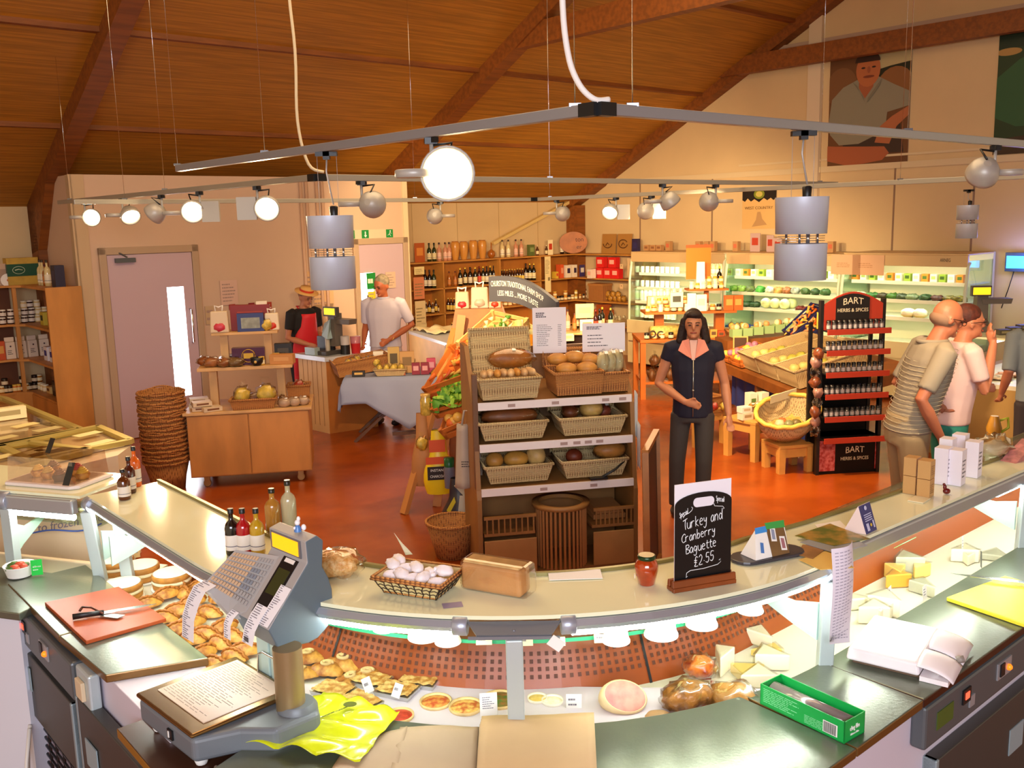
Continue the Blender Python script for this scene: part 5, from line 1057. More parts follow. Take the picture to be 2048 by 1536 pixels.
def pouch(lb,loc,grp,c='gold',s_=1):
    key='pouch_'+c
    if key in BG:return dup(BG[key],loc,rnd.uniform(0,6),lb,grp,scale=s_)
    q=thing('filled_bag',lb,'bag',loc,0,grp);b=B();b.blob((0,0,.05),(.055,.04,.055),0,12,.35,3,2);b.obj('contents',{'gold':BAGG,'yellow':mat('pouch_yellow','#e6c24a',.5,var=.3,vscale=30),'brown':mat('pouch_brown','#7a4a20',.5,var=.4,vscale=30),'red':mat('pouch_red','#b3341c',.4,var=.3,vscale=30)}[c],q)
    b=B();b.blob((0,0,.055),(.06,.045,.062),0,12,.4,3,2);b.add([(-.02,0,.10),(.02,0,.10),(.03,0,.15),(-.03,0,.15)],[(0,1,2,3)]);b.obj('film',CLEAR,q);BG[key]=q;return q
for i,px in enumerate((1212,1221,1230,1239,1248)):pouch('bag of golden goods on the corner shelf near the chiller, '+orde(i,5),ps(px,.96,.2),'golden bags on the corner shelf')
for i,px in enumerate((1216,1226,1236)):pouch('bag of golden goods stacked above others near the chiller, '+orde(i,3),ps(px,1.03,.2),'golden bags on the corner shelf')
q=thing('wicker_hamper','brown wicker hamper on the corner shelf','hamper',ps(1203,.96,.2),RZ-PI/2);b=B();b.box(-.2,.14,-.12,.12,0,.26);b.obj('hamper_body',WICKB,q);b=B();b.box(-.21,.15,-.13,.13,.26,.3);b.obj('hamper_lid',WICKB,q)
q=thing('wicker_hamper','orange brown hamper low in the corner beside the bagged goods','hamper',ps(1207,.55,.3),RZ-PI/2);b=B();b.box(-.2,.14,-.12,.12,0,.26);b.obj('hamper_body',mat('orange_hamper','#a8501c',.6,var=.2),q);b=B();b.box(-.05,.1,-.13,.1,.26,.36);b.obj('hamper_lid',mat('orange_hamper','#a8501c',.6,var=.2),q)
q=thing('goods_basket','basket of clear wrapped goods low beside the first chiller','basket',ps(1238,.55,.3),RZ-PI/2);b=B();b.box(-.16,.12,-.12,.1,0,.1,0,None,(1.15,1.15));b.obj('basket',WICK,q)
b=B()
for i in range(8):b.blob((-.12+i*.03,jit(.05),.13+.03*(i % 2)),(.03,.03,.03),0,8,.3,3,i)
b.obj('wrapped_goods',mat('wrapped_pale','#d9c8a0',.3,var=.4),q)
for (px,z,w_,h_,lb) in ((1262,1.72,.16,.30,'cream notice taped beside the first chiller'),(1243,1.62,.07,.08,'small framed ticket above the red cartons'),(1243,1.28,.07,.08,'small framed ticket below the red cartons')):
    b=B();b.box(-w_/2,w_/2,-.004,0,-h_,0);b.quad((-w_*.15,-.005,-h_*.45),(w_*.15,-.005,-h_*.45),(w_*.15,-.005,-h_*.3),(-w_*.15,-.005,-h_*.3),1);tag(b.obj('notice',[mat('notice_tan','#dcb98c',.6),INK],None,on_s(px,z,.38),RZ-PI/2),lb,'notice')
# notices on the lobby edge left of the wine shelving
for px,z,w_,h_,c,lb in ((838,1.72,.19,.12,'#f0dc9a','yellow cream ticket pinned at the left end of the wine shelving'),(837,1.56,.20,.34,'#d9865a','pink orange notice at the left end of the wine shelving'),(840,1.19,.2,.38,'#e6cf9c','cream notice with a small black emblem left of the wine shelving'),(842,.84,.21,.28,'#e9dba8','handwritten cream notice low at the left end of the wine shelving')):
    b=B();b.box(-w_/2,w_/2,-.004,0,-h_,0);lines(b,-w_*.4,w_*.4,-h_*.9,-h_*.25,5,0,1,Tm(0,-.005,0)@ UPR,seed=int(z*10));tag(b.obj('notice',[mat('nt_'+c[1:],c,.6),mat('notice_print','#8c7a50',.7)],None,on_t(px,z,.40),RZ),lb,'notice')
# round champagne table in front of the corner
ct=thing('display_drum','dark round display table topped with sparkling wine bottles','table',V3((1.15,13.2,0)));pc=on_t(1172,.8,3.2)
ct.location=(pc.x,pc.y,0);b=B();b.lathe([(.36,0),(.40,.84)],28);b.obj('drum',mat('dark_drum','#2a1812',.4),ct);b=B();b.lathe([(.46,.84),(.47,.85),(.46,.87)],32);b.obj('table_top',mat('drum_top','#c9a86a',.3),ct)
for i,(dx,dy,k,h) in enumerate(((-.34,0,'dark',0),(-.26,-.1,'rose',0),(-.17,-.16,'amber',0),(-.12,.1,'gold',0),(.06,.15,'gold',0),(.18,-.12,'dark',0),(.24,.1,'gold',0),(.34,-.05,'gold',0),(.36,.1,'green',0),(.12,-.2,'red',0))):
    Bk[k]('%s bottle on the dark round display table, %s' % (k,orde(i,10)),ct.location+V3((dx,dy,.872)),'bottles on the dark round table')
pbox('cream price card standing among the sparkling wine bottles',ct.location+V3((-.02,-.05,1.03)),None,.26,.01,.2,'#ecdca0','#e0cf90',.1,'price_card','card');q=pbox('white label card lying at the edge of the dark round table',ct.location+V3((-.28,-.42,.76)),None,.17,.01,.10,'#f0e8b8','#d9c98a',.1,'price_card','card')
pbox('fruit picture card below the cream price card',ct.location+V3((0,-.2,.872)),None,.2,.03,.155,'#f2ecd8','#e0905a',.1,'picture_card','card')
# ---------------------------------------------------------------- left shelving
ls=thing('jar_shelving','tall pine shelving unit with jars and flour bags at the left wall','shelving');room(ls)
for z in (.54,.93,1.34,1.79):b=B();b.prism([(-12,-.02),(-12,-.36),(-9.62,-.36),(-9.48,-.5),(-9.48,-1.5),(-9.13,-1.5),(-9.13,-.02)],z-.025,z);b.obj('shelf',PINE,ls)
b=B();b.box(-9.50,-9.13,-1.53,-1.505,0,1.80);b.obj('end_panel',PINE,ls)
b=B();b.box(-9.56,-9.52,-.42,-.38,0,1.765);b.obj('upright',PINE,ls)
b=B();b.prism([(-12,-.02),(-12,-.345),(-9.64,-.345),(-9.49,-.5),(-9.49,-1.5),(-9.13,-1.5),(-9.13,-.02)],0,.515);b.obj('base_cabinet',PINE,ls)
b=B();b.box(-12,-9.5,-.02,-.006,.5,1.79);b.obj('back_board',mat('dark_back_board','#6a3a18',.6),ls)
G2='jars in the left wall shelving'
for row in range(2):
    for i,px in enumerate((6,22,36,50,64,77,90,103)):
        k='jam' if i in (0,1,3,4) else 'curd';Jk[k]('%s white lidded jar on left shelving, %s of the %s layer' % ('dark jam' if k == 'jam' else 'pale curd',orde(i,8),'lower' if row == 0 else 'middle'),pt(px,1.34+.0875*row,.3),G2)
for i,px in enumerate((48,60,74)):Jk['jam' if i == 1 else 'curd']('%s jar on top of the others on the left shelving, %s of the top layer' % (['pale','dark','pale'][i],['left','middle','right'][i]),pt(px,1.34+.175,.3),G2)
fb=None
for i,px in enumerate((3,22,44,66,90,112)):
    lb='white paper flour bag on the left shelving, '+orde(i,6)
    if i == 0:pbox('orange packet at the left end of the flour bags',pt(px,.93,.3),None,.09,.07,.22,'#c9501c','#e0a04a',name='packet',cat='packet');continue
    if fb is None:
        fb=thing('flour_bag',lb,'bag',pt(px,.93,.28),RZ,'white flour bags');b=B();b.box(-.055,.055,-.04,.04,0,.2,0,None,(.95,.8));b.box(-.052,.052,-.012,.012,.2,.255);b.obj('paper_bag',mat('flour_paper','#e6d3bc',.65),fb,bevel=.008)
        b=B();b.lathe([(.01,0),(.01,.001)],8,0,Tm(0,-.0415,.15)@ UPR);lines(b,-.035,.035,.05,.11,3,0,0,Tm(0,-.0418,0)@ UPR,seed=3);b.obj('printed_text',mat('flour_print','#4a3038',.6),fb)
    else:dup(fb,pt(px,.93,.28),RZ+jit(.2),lb)
for i,(px,k) in enumerate(((4,'honey'),(13,'dark'),(20,'dark'),(31,'orange'),(38,'orange'),(46,'dark'),(54,'honey'),(60,'dark'),(70,'dark'),(79,'dark'))):
    Jk[k]('%s jar on the lowest left shelf, %s' % ({'honey':'honey coloured','dark':'dark chutney','orange':'orange marmalade'}[k],orde(i,10)),pt(px,.54,.3),'jars on the lowest left shelf')
for i,(px,k) in enumerate(((10,'dark'),(46,'dark'),(70,'dark'),(79,'honey'))):Jk[k]('jar stacked on the lowest left shelf, %s of the four stacked' % ['leftmost','second','third','rightmost'][i],pt(px,.6275,.3),'jars on the lowest left shelf')
def ps9(px,z):v=on_s(px,z,9.32);return V3((v.x,v.y,z+.001))
for i,px in enumerate((.38,.48,.58)):Jk['curd']('short pale jar on the low corner shelf, '+['left','middle','right'][i],st(9.36,px,.541),'corner jars')
for i,(px,z,w_,h_,c,c2,lb) in enumerate(((.80,1.34,.13,.15,'#c9b43a','#2a3a1c','yellow and dark patterned box, left of two on the corner shelf'),(1.08,1.34,.13,.15,'#c9b43a','#2a3a1c','yellow and dark patterned box, right of two on the corner shelf'),(.80,.93,.14,.16,'#e8e2e2','#2a2f8a','white box with blue squares, left on the corner shelf'),(1.02,.93,.14,.16,'#e8e2e2','#2a2f8a','white box with blue squares, middle of the corner shelf'),(1.28,.93,.08,.26,'#2c2430','#c9c2c0','dark bottle shaped pack at the end of the corner shelf'),
        (.75,.54,.14,.08,'#d9b46a','#6a3a1c','low tan packet on the bottom corner shelf'),(1.0,.54,.16,.17,'#2c2416','#5a5040','dark tin stack, left on the bottom corner shelf'),(1.25,.54,.14,.19,'#2c2416','#5a5040','dark tin stack, right on the bottom corner shelf'))):
    pbox(lb,st(9.32,px,z+.001),'packs on the corner shelves',w_,.12,h_,c,c2,RZ-PI/2)
q=thing('hamper_box','large straw coloured box with a dark green band above the left shelving','box',pt(46,1.79,.28),RZ);b=B();b.box(-.17,.17,-.08,.08,0,.31);b.obj('box_body',mat('straw_box','#c9a23a',.6,var=.2),q);b=B();b.box(-.172,.172,-.084,.084,.10,.24);bd_=b.obj('green_band',mat('dark_green_band','#0f4a30',.4),q)
b=B();b.tube([(-.05+.065*cos(a),-.087,.17+.042*sin(a)) for a in [2*PI*i/20 for i in range(21)]],.003,5);b.tube([(-.09,-.087,.17),(-.05,-.087,.18),(-.01,-.087,.17)],.006,5);b.obj('round_emblem',mat('emblem_pale','#c9d6b8',.5),bd_)
pbox('pale card with pictures at the far left above the jar shelving',pt(8,1.79,.3),None,.2,.01,.25,'#c9a88c','#a88a74',name='picture_card',cat='card');q=thing('plate','white plate with fruit design leaning before the green banded box','plate',pt(16,1.80,.33)+V3((0,0,.05)),RZ);b=B();b.lathe([(0,0),(.06,.0),(.075,.008)],20,0,UPR);b.obj('dish',WHITE,q);b=B();b.blob((.02,-.01,0),(.03,.006,.02));b.obj('fruit_design',mat('fruit_orange','#c96a2c',.5),q)
for i,px in enumerate((112,118,126,131)):Bk['amber' if i == 2 else 'clear']('golden oil bottle above the left corner shelf, '+orde(i,4),st(9.32,.72+.09*i,1.791),'oil bottles above the corner shelf')
pbox('dark blue upright box at the corner end above the shelving',st(9.32,1.38,1.791),None,.15,.1,.24,'#241f3a','#3a3456',RZ-PI/2)
# ---------------------------------------------------------------- chillers
CH_F=mat('chiller_fascia','#d8b884',.45);CH_W=mat('chiller_white','#eef0d8',.35);CH_I=mat('chiller_inside','#d9d2ac',.5);CH_L=mat('chiller_tube','#f7fff0',.5,emit=14);EDGE=mat('shelf_edge_strip','#f4f4d8',.4)
def chiller(t0,t1,lb,zt=1.85):
    q=thing('open_chiller',lb,'chiller');room(q)
    b=B();b.box(-.08,-.02,-t1,-t0,0,zt);b.obj('back_panel',CH_I,q)
    b=B();b.box(-.80,-.02,-t1,-t0,zt-.02,zt);b.box(-.80,-.76,-t1,-t0,zt-.16,zt-.02);b.obj('canopy',CH_F,q,bevel=.006)
    b=B();b.tube([(-.72,-t1+.05,zt-.10),(-.72,-t0-.05,zt-.10)],.02,8);b.obj('light_tube',CH_L,q)
    for z,d in ((1.50,.62),(1.27,.68),(1.05,.72)):
        b=B();b.box(-d,-.08,-t1+.03,-t0-.03,z-.02,z);f=b.obj('shelf',CH_W,q);b=B();b.box(-d-.012,-d,-t1+.03,-t0-.03,z-.035,z+.01);b.obj('shelf_edge',EDGE,f)
        b=B();b.box(-d+.0,-d+.03,-t1+.05,-t0-.05,z-.026,z-.021);b.obj('under_shelf_light',CH_L,f)
    b=B();b.box(-.86,-.08,-t1+.03,-t0-.03,.62,.70);b.obj('deck',CH_W,q)
    b=B();b.box(-.88,-.10,-t1,-t0,.06,.62);b.box(-.90,-.86,-t1,-t0,.55,.76);b.box(-.885,-.87,-t1+.02,-t0-.02,.40,.42,1);b.obj('base_panel',[mat('chiller_base','#e8d6a0',.45),GAP],q)
    for t in (t0,t1):
        b=B();b.add([(-.84,-t,.62),(-.08,-t,.62),(-.08,-t,1.78),(-.74,-t,1.78),(-.80,-t,1.6)],[(0,1,2,3,4)]);b.obj('glass_end',CLEARB,q,solid=.02)
        b=B();b.tube([(-.85,-t,.65),(-.83,-t,1.4),(-.78,-t,1.72),(-.74,-t,1.76)],.02,8);b.obj('end_frame',mat('end_frame_pale','#dfe6c6',.4),q)
    return q
chiller(2.10,3.92,'lit open chiller nearest the corner, full of cream and milk');chiller(3.97,5.80,'lit open chiller in the middle with melons and salads');c3=chiller(5.85,7.47,'lit open chiller at the right behind the spice rack',1.87)
text('ARNEG',.06,mat('fascia_print','#4a3a2c',.6),c3,MT((-.802,-7.2,1.79))@ MR(-PI/2,4,'Z')@ UPR,fit=.13)
def pc_(px,z,s=.55):v=on_s(px,z,s);return V3((v.x,v.y,z+.001))
for z,nm,y in ((1.50,'top',0),(1.27,'second',0),(1.05,'third',0),(.76,'bottom',0)):
    for i in range(9):
        k='milk' if z < 1.1 else 'white';Jk[k]('white %s on the %s shelf of the corner chiller, %s' % ('milk bottle' if k == 'milk' else 'cream tub',nm,orde(i,9)),pc_(1275+i*(10 if z > 1.1 else 9),z,.5),'dairy in the corner chiller')
for i,px in enumerate((1420,1428,1436,1443)):Bk['clear']('pale blue water bottle at the right end of the corner chiller, '+orde(i,4),pc_(px,1.5,.5),'water bottles in the corner chiller').scale=(1,1,.65)
kk=0
TUBC=[('#8fae3a','#3a5a1c'),('#f0f2dc','#c9d6a8'),('#d98a2c','#4a6a2a'),('#eef0d0','#a8c06a')]
def ptub(lb,loc,grp,i,w_=.085,h_=.06):
    c,c2=TUBC[i % 4];return pbox(lb,loc,grp,w_,.08,h_,c,c2,RZ-PI/2,'food_pack','food pack')
for i in range(14):
    if 1548 < 1463+i*16 < 1560:continue
    ptub('small pack on the top shelf of the middle chiller, '+orde(i,14),pc_(1463+i*15.5,1.50,.5),'packs in the middle chiller',i,.085,.1)
for i in range(14):ptub('small pack on the top shelf of the right chiller, '+orde(i,14),pc_(1694+i*17.5,1.50,.5),'packs in the right chiller',i+1,.09,.08)
def heap(lb,loc,grp,c,r=(.09,.07,.045),seed=1,name='vegetable_heap',cat='vegetables'):
    b=B();b.blob((0,0,r[2]*.8),r,0,14,.5,4,seed);return tag(b.obj(name,mat('veg_'+c[1:],c,.5,var=.55,vscale=22,bump=.5,bscale=30),None,loc,rnd.uniform(0,3)),lb,cat,grp)
for i,(px,c) in enumerate(((1468,'#7fae3a'),(1484,'#8fb84a'),(1500,'#6a7a3a'),(1520,'#4fa83a'),(1540,'#e8e8cc'),(1556,'#c9a050'),(1574,'#b5703a'),(1590,'#a8b0a0'),(1610,'#4a6a2c'),(1630,'#3a5a24'),(1650,'#3a6428'))):heap('%s salad pack on the second shelf of the middle chiller, %s' % ('green' if c in ('#7fae3a','#8fb84a','#6a7a3a','#4fa83a','#4a6a2c','#3a5a24','#3a6428') else 'pale',orde(i,11)),pc_(px,1.27),'salad packs',c,(.07,.07,.05),i)
for i,px in enumerate((1467,1482,1496,1510)):heap('dark green vegetable pile on the third shelf of the middle chiller, '+orde(i,4),pc_(px,1.05),'dark greens','#2a4a1c',(.1,.08,.045),i+20)
ml=None
for i,px in enumerate((1532,1550,1569,1583)):
    lb='pale round melon on the third shelf of the middle chiller, '+orde(i,4)
    if ml is None:
        ml=thing('melon',lb,'melon',pc_(px,1.05,.6),0,'melons');b=B();b.blob((0,0,.075),(.078,.078,.075),0,18,.04);b.obj('melon_skin',mat('melon_skin','#d6dc9a',.5,var=.2,vscale=14),ml);b=B();b.blob((0,0,.148),.006,0,8);b.obj('stalk',mat('melon_stalk','#8a8a4a',.6),ml)
    else:dup(ml,pc_(px,1.05,.6 if i < 3 else .45),i,lb)
for i,px in enumerate((1600,1616,1632,1645)):heap('dark red fruit punnet on the third shelf of the middle chiller, '+orde(i,4),pc_(px,1.05),'red fruit','#7a2418',(.08,.07,.03),i+30)
for i,px in enumerate((1465,1480,1495,1510,1524)):heap('dark blue wrapped pack on the chiller deck, '+orde(i,5),pc_(px,.70,.6),'blue packs','#2a3f8a',(.1,.09,.05),i+40,'wrapped_pack','pack')
for i,px in enumerate((1690,1705,1722,1745,1765,1785,1805,1825,1850,1875,1900,1920)):heap('%s vegetable pack on the second shelf of the right chiller, %s' % (['pale','pink','white','green','dark','green','dark','green','green','brown','olive','olive'][i],orde(i,12)),pc_(px,1.27),'vegetables in the right chiller',['#d9b48a','#d9a07a','#eeeecc','#3a7a2c','#4a4020','#4a7a1c','#3a4a1c','#7a8a5a','#3a5a2a','#5a2a1c','#7a6a14','#8a7a1c'][i],(.09,.08,.04),i+60)
for i,px in enumerate((1816,1840)):
    q=thing('cauliflower','white cauliflower on the third shelf of the right chiller, '+['left','right'][i],'cauliflower',pc_(px,1.05,.62));b=B();b.blob((0,0,.06),(.09,.08,.055),0,16,.15,6,i);b.obj('curd',mat('cauliflower_white','#f4ecc8',.6,bump=.6,bscale=50),q);b=B();b.lathe([(.05,0),(.095,.03),(.08,.035)],12,cap=True);b.obj('leaves',mat('cauliflower_leaf','#c9b06a',.5),q)
# goods standing along the top of the chillers
def pth(px,s=.4):v=on_s(px,1.855,s);return V3((v.x,v.y,1.853))
for i,px in enumerate((1295,1308,1320)):pbox('small round crock on the chiller top, '+orde(i,3),pth(px),None,.1,.08,.09,'#b98a5a','#8a5a3a',RZ-PI/2,'crock','crock')
for i,px in enumerate((1338,1398,1415,1427,1473,1663)):pbox('brown label tin on the chiller top, '+orde(i,6),pth(px),'tins on the chiller top',.09,.08,.15,'#b98c5c','#c96a4a',RZ-PI/2,'tin','tin')
for i,(px,w_,h_,lb) in enumerate(((1510,.17,.27,'leaning picture card with red fruit above the middle chiller'),(1540,.12,.24,'grey card beside the fruit picture card'),(1555,.14,.2,'round fruit plate card behind the pendant lamp'))):pbox(lb,pth(px),None,w_,.01,h_,'#b99c98','#b03a24',RZ-PI/2,'picture_card','card')
for px,w_,lb in ((1692,.42,'pale notice hanging over the front edge of the right chiller, left one'),(1737,.44,'pale notice hanging over the front edge of the right chiller, right one')):
    v=on_s(px,1.845,.82);b=B();b.box(-w_/2+.0,w_/2,-.003,0,-.26,0);lines(b,-w_*.3,w_*.3,-.17,-.1,3,0,1,Tm(0,-.005,0)@ UPR);tag(b.obj('notice',[mat('notice_peach','#e0b48c',.6),mat('notice_peach_print','#c08c64',.7)],None,v,RZ-PI/2),lb,'notice')
# ---------------------------------------------------------------- display stands on the shop floor
def tub_basket(name,lb,loc,rz,w,d,h,m,flare=1.15,grp=None,rimm=None,handles=False,lid=0,cat='basket'):
    q=thing(name,lb,cat,loc,rz,grp);b=B();t=.012
    w0,d0,w1,d1=w/2/flare,d/2/flare,w/2,d/2
    o=[(-w0,-d0,0),(w0,-d0,0),(w0,d0,0),(-w0,d0,0),(-w1,-d1,h),(w1,-d1,h),(w1,d1,h),(-w1,d1,h)]
    i=[(-w1+t,-d1+t,h),(w1-t,-d1+t,h),(w1-t,d1-t,h),(-w1+t,d1-t,h),(-w0+t,-d0+t,t),(w0-t,-d0+t,t),(w0-t,d0-t,t),(-w0+t,d0-t,t)]
    b.add(o+i,[(3,2,1,0),(0,1,5,4),(1,2,6,5),(2,3,7,6),(3,0,4,7),(4,5,9,8),(5,6,10,9),(6,7,11,10),(7,4,8,11),(8,9,13,12),(9,10,14,13),(10,11,15,14),(11,8,12,15),(12,13,14,15)]);b.obj('basket_body',m,q)
    b=B();b.tube([(-w1,-d1,h),(w1,-d1,h),(w1,d1,h),(-w1,d1,h),(-w1,-d1,h)],t*.95,6);b.obj('rim',rimm or m,q)
    if lid:
        b=B();b.box(-w1,w1,0,.012,0,lid,0,Tm(0,d1,h)@ MR(-.22,4,'X'));l=b.obj('lid',m,q);b=B();b.tube([(-w1,0,0),(-w1,0,lid),(w1,0,lid),(w1,0,0)],t*1.1,6,0,Tm(0,d1,h)@ MR(-.22,4,'X'));b.obj('lid_rim',rimm or m,l)
    return q
def bread(lb,loc,r,c,rz=0,grp=None,film=False,seed=1,amp=.12,cat='bread',tilt=0):
    q=thing('bread_loaf',lb,cat,loc,rz,grp);q.rotation_euler=(0,tilt,rz);m=mat('bread_'+c[1:],c,.5,var=.35,vscale=9,bump=.25,bscale=30)
    b=B();b.blob((0,0,r[2]*.85),r,0,16,amp,2,seed);b.obj('crust',m,q)
    if film:b=B();b.blob((0,0,r[2]*.9),tuple(x*1.08 for x in r),0,14,amp*2.5,3,seed);b.obj('film_wrap',CLEAR,q);b=B();b.quad((.01,-r[1]*.6,r[2]*1.75),(.035,-r[1]*.6,r[2]*1.75),(.035,-r[1]*.2,r[2]*1.95),(.01,-r[1]*.2,r[2]*1.95));b.obj('price_sticker',WHITE,q)
    return q
# --- nested wicker baskets by the door
bs=None
for k in range(17):
    loc=V3((-3.23+.004*sin(k*2),8.60+.003*cos(k*3),.001+.0405*k));lb='round wicker basket in the nested stack by the door, '+('lowest with its side showing' if k == 0 else 'topmost with open rim' if k == 16 else ORD[k].replace(' from left','').replace('leftmost','')+' counting up from the floor')
    if bs is None:
        bs=thing('wicker_basket',lb,'basket',loc,0,'nested wicker baskets');b=B();b.lathe([(.0,.004),(.135,0),(.15,.12),(.185,.27),(.175,.27),(.14,.12),(.125,.012),(0,.012)],24,cap=False);b.obj('basket_body',WICKB,bs)
        b=B();b.tube([(.186*cos(a),.186*sin(a),.272+.004*sin(a*9)) for a in [2*PI*i/36 for i in range(36)]],.0125,6,closed=True);b.obj('rim',WICKB,bs)
        for a0 in (0,PI):b=B();b.tube([(.19*cos(a0+a),.19*sin(a0+a),.275+.02*cos(a*3)) for a in [-.5+i*.1 for i in range(11)]],.008,6);b.obj('handle',WICKB,bs)
    else:dup(bs,loc,k*1.1,lb)
bs.scale=(1.1,1.1,1)
for o_ in [o for o in COL.objects if o.name.startswith('wicker_basket.') and o.parent is None]:o_.scale=(1.1,1.1,1)
# --- tiered pine display cabinet
D0=V3((-2.49,8.86,0));DR=.17
dc=thing('tiered_display_cabinet','wheeled knotty pine cabinet with two raised display tiers near the first door','display cabinet',D0,DR)
b=B();b.box(-.55,.55,-.22,.40,.11,.70);b.obj('body',PINE,dc)
b=B();b.box(-.58,.58,-.25,.43,.70,.725);b.obj('top',PINE_L,dc,bevel=.003)
for s in (-1,1):b=B();b.box(s*.275-.27,s*.275+.27,-.238,-.221,.12,.69);b.obj('door',PINE,dc,bevel=.003)
for x in (-.42,.44):
    for y in (-.15,.33):b=B();b.lathe([(.03,-.012),(.036,-.008),(.036,.008),(.03,.012)],14,0,Tm(x,y,.037)@ MR(PI/2,4,'X'));b.box(x-.025,x+.025,y-.02,y+.02,.06,.11);b.obj('caster',mat('caster_brass','#b08a50',.4,.4),dc)
b=B();b.box(-.44,.42,-.12,.30,1.085,1.115);b.obj('middle_tier',PINE_L,dc,bevel=.003)
b=B();b.box(-.30,.30,-.04,.24,1.405,1.43);b.obj('top_tier',PINE_L,dc,bevel=.003)
for x in (-.32,.30):b=B();b.box(x-.035,x+.035,.02,.1,.725,1.085);b.obj('tier_support',PINE_L,dc)
for x in (-.2,.2):b=B();b.box(x-.035,x+.035,.04,.12,1.115,1.405);b.obj('tier_support',PINE_L,dc)
def dl(x,y,z):return D0+MR(DR,3,'Z')@ V3((x,y,z+.001))
def gift(lb,loc,c1,c2,s_=1,rz=DR,grp=None):
    q=thing('gift_bag',lb,'gift bag',loc,rz,grp);b=B();b.box(-.085*s_,.085*s_,-.045,.045,0,.2*s_,0,None,(.9,.7));b.obj('bag',mat('gift_'+c1[1:],c1,.5),q,bevel=.01)
    b=B();b.blob((0,-.03,.05*s_),(.06*s_,.025,.045*s_),0,10,.3,3,1);b.obj('contents_window',mat('gift_'+c2[1:],c2,.4),q)
    b=B();b.tube([(-.03,0,.2*s_),(-.035,0,.25*s_),(0,0,.235*s_),(.035,0,.25*s_),(.03,0,.2*s_)],.008,6);b.obj('bow',mat('gift_bow','#f4ece0',.5),q);return q
gift('white bag with pink sweets and a bow, left on the top tier',dl(-.22,-.0,1.43),'#d9c09c','#c9384a');gift('white bag of red fruit sweets at the right of the top tier',dl(.25,.04,1.43),'#e6d2b0','#c9301c',.8)
q=thing('framed_box','blue box with a silver picture, centre of the top tier','box',dl(.06,-.01,1.43),DR);b=B();b.box(-.12,.12,-.02,.04,0,.17);b.obj('box_body',mat('navy_box','#27306e',.4),q);b=B();b.quad((-.085,-.021,.03),(.085,-.021,.03),(.085,-.021,.13),(-.085,-.021,.13));b.obj('silver_picture',mat('silver_picture','#9a9c8a',.4,var=.3,vscale=20),q)
pbox('long red boxed item behind the blue picture box',dl(.05,.12,1.43),None,.36,.08,.24,'#8a1c14','#b03a1c',DR);pbox('white printed tag box at the right of the top tier',dl(.16,.11,1.43),None,.10,.04,.27,'#ecdcc0','#a88c60',DR);q=pouch('ribboned bag of pale sweets on the top tier',dl(.2,.0,1.43),None,'yellow')
q=thing('gift_carton','shiny purple carton with a round gold emblem on the middle tier','box',dl(.02,.03,1.116),DR);b=B();b.box(-.15,.15,-.05,.05,0,.16);b.obj('box_body',mat('purple_foil','#4a1438',.25,.2),q);b=B();b.tube([(.06*cos(a),-.052,.085+.06*sin(a)) for a in [2*PI*i/20 for i in range(21)]],.004,5);b.box(-.045,.045,-.053,-.051,.06,.11);b.obj('gold_emblem',mat('gold_print','#c99a2a',.35,.4),q)
for i,(x,y) in enumerate(((-.38,.1),(-.31,-.02),(-.2,-.06),(-.10,-.08))):bread('wrapped fruit loaf on the middle tier, '+orde(i,4),dl(x,y,1.116),(.085,.06,.045),['#a85a24','#b5703a','#a86530','#7a5a30'][i],i,'wrapped loaves on the middle tier',True,i,.2)
for i,(x,y,k) in enumerate(((-.22,.17,'curd'),(-.16,.18,'jam'),(.14,-.06,'gold'),(.2,.1,'orange'),(.26,.1,'orange'),(.32,.12,'dark'))):Jk[k]('%s jar on the middle tier of the pine cabinet, %s' % (k,orde(i,6)),dl(x,y,1.116),'jars on the middle tier')
q=thing('black_cup','black bowl with a painted spot at the middle tier front','bowl',dl(.1,-.09,1.116));b=B();b.lathe([(.03,0),(.055,.03),(.06,.075),(.052,.075),(.045,.03)],16);b.obj('bowl_body',BLACK,q);b=B();b.blob((0,-.056,.04),(.014,.005,.014));b.obj('painted_spot',mat('spot_yellow','#d9b05a',.4),q)
pbox('black carton at the right of the middle tier',dl(.33,.15,1.116),None,.16,.08,.17,'#1c1814','#4a4030',DR);pbox('tan flat box at the right front of the middle tier',dl(.33,-.04,1.116),None,.22,.1,.09,'#c98a4a','#d9a060',DR-.2)
tub_basket('goods_basket','long low wicker tray at the front of the pine cabinet',dl(.05,-.13,.726),DR,.42,.2,.09,WICKB);q=pouch('large bag of mixed nuts standing in the long wicker tray',dl(-.05,-.1,.75),None,'yellow',1.6);q=pouch('large bag of brown treats in the middle of the wicker tray',dl(.05,-.08,.75),None,'brown',1.6);q=pouch('large bag of pale biscuits at the right of the wicker tray',dl(.16,-.08,.75),None,'yellow',1.7)
q.location.z += .0
for i,(x,y,c) in enumerate(((.33,-.17,'#c9a888'),(.42,-.15,'#c9a888'),(.5,-.12,'#c9a888'))):bread('clear bag of pale buns on the cabinet top, '+orde(i,3),dl(x,y,.726),(.06,.05,.045),c,0,'bagged buns',True,i)
for i,(x,y,z) in enumerate(((-.47,.05,0),(-.42,-.12,0),(-.47,.05,.05),(-.42,-.13,.045),(-.33,-.17,0))):pbox('film wrapped tray of cakes at the left of the cabinet, %s' % ['back lower','front lower','back upper','front upper','beside the long wicker tray'][i],dl(x,y,.726+z),'wrapped trays',.17,.13,.04,'#d9c09c','#7a4a24',DR+.1*i,'cake_tray','cakes')
tub_basket('goods_basket','brown basket of wrapped goods at the back right of the pine cabinet',dl(.45,.22,.726),DR,.22,.2,.14,WICKB);pouch('wrapped goods heaped in the back right basket of the cabinet',dl(.45,.22,.8),None,'red',1.1);pouch('dark round wrapped pudding before the back right basket',dl(.3,.0,.726),None,'brown',.8)
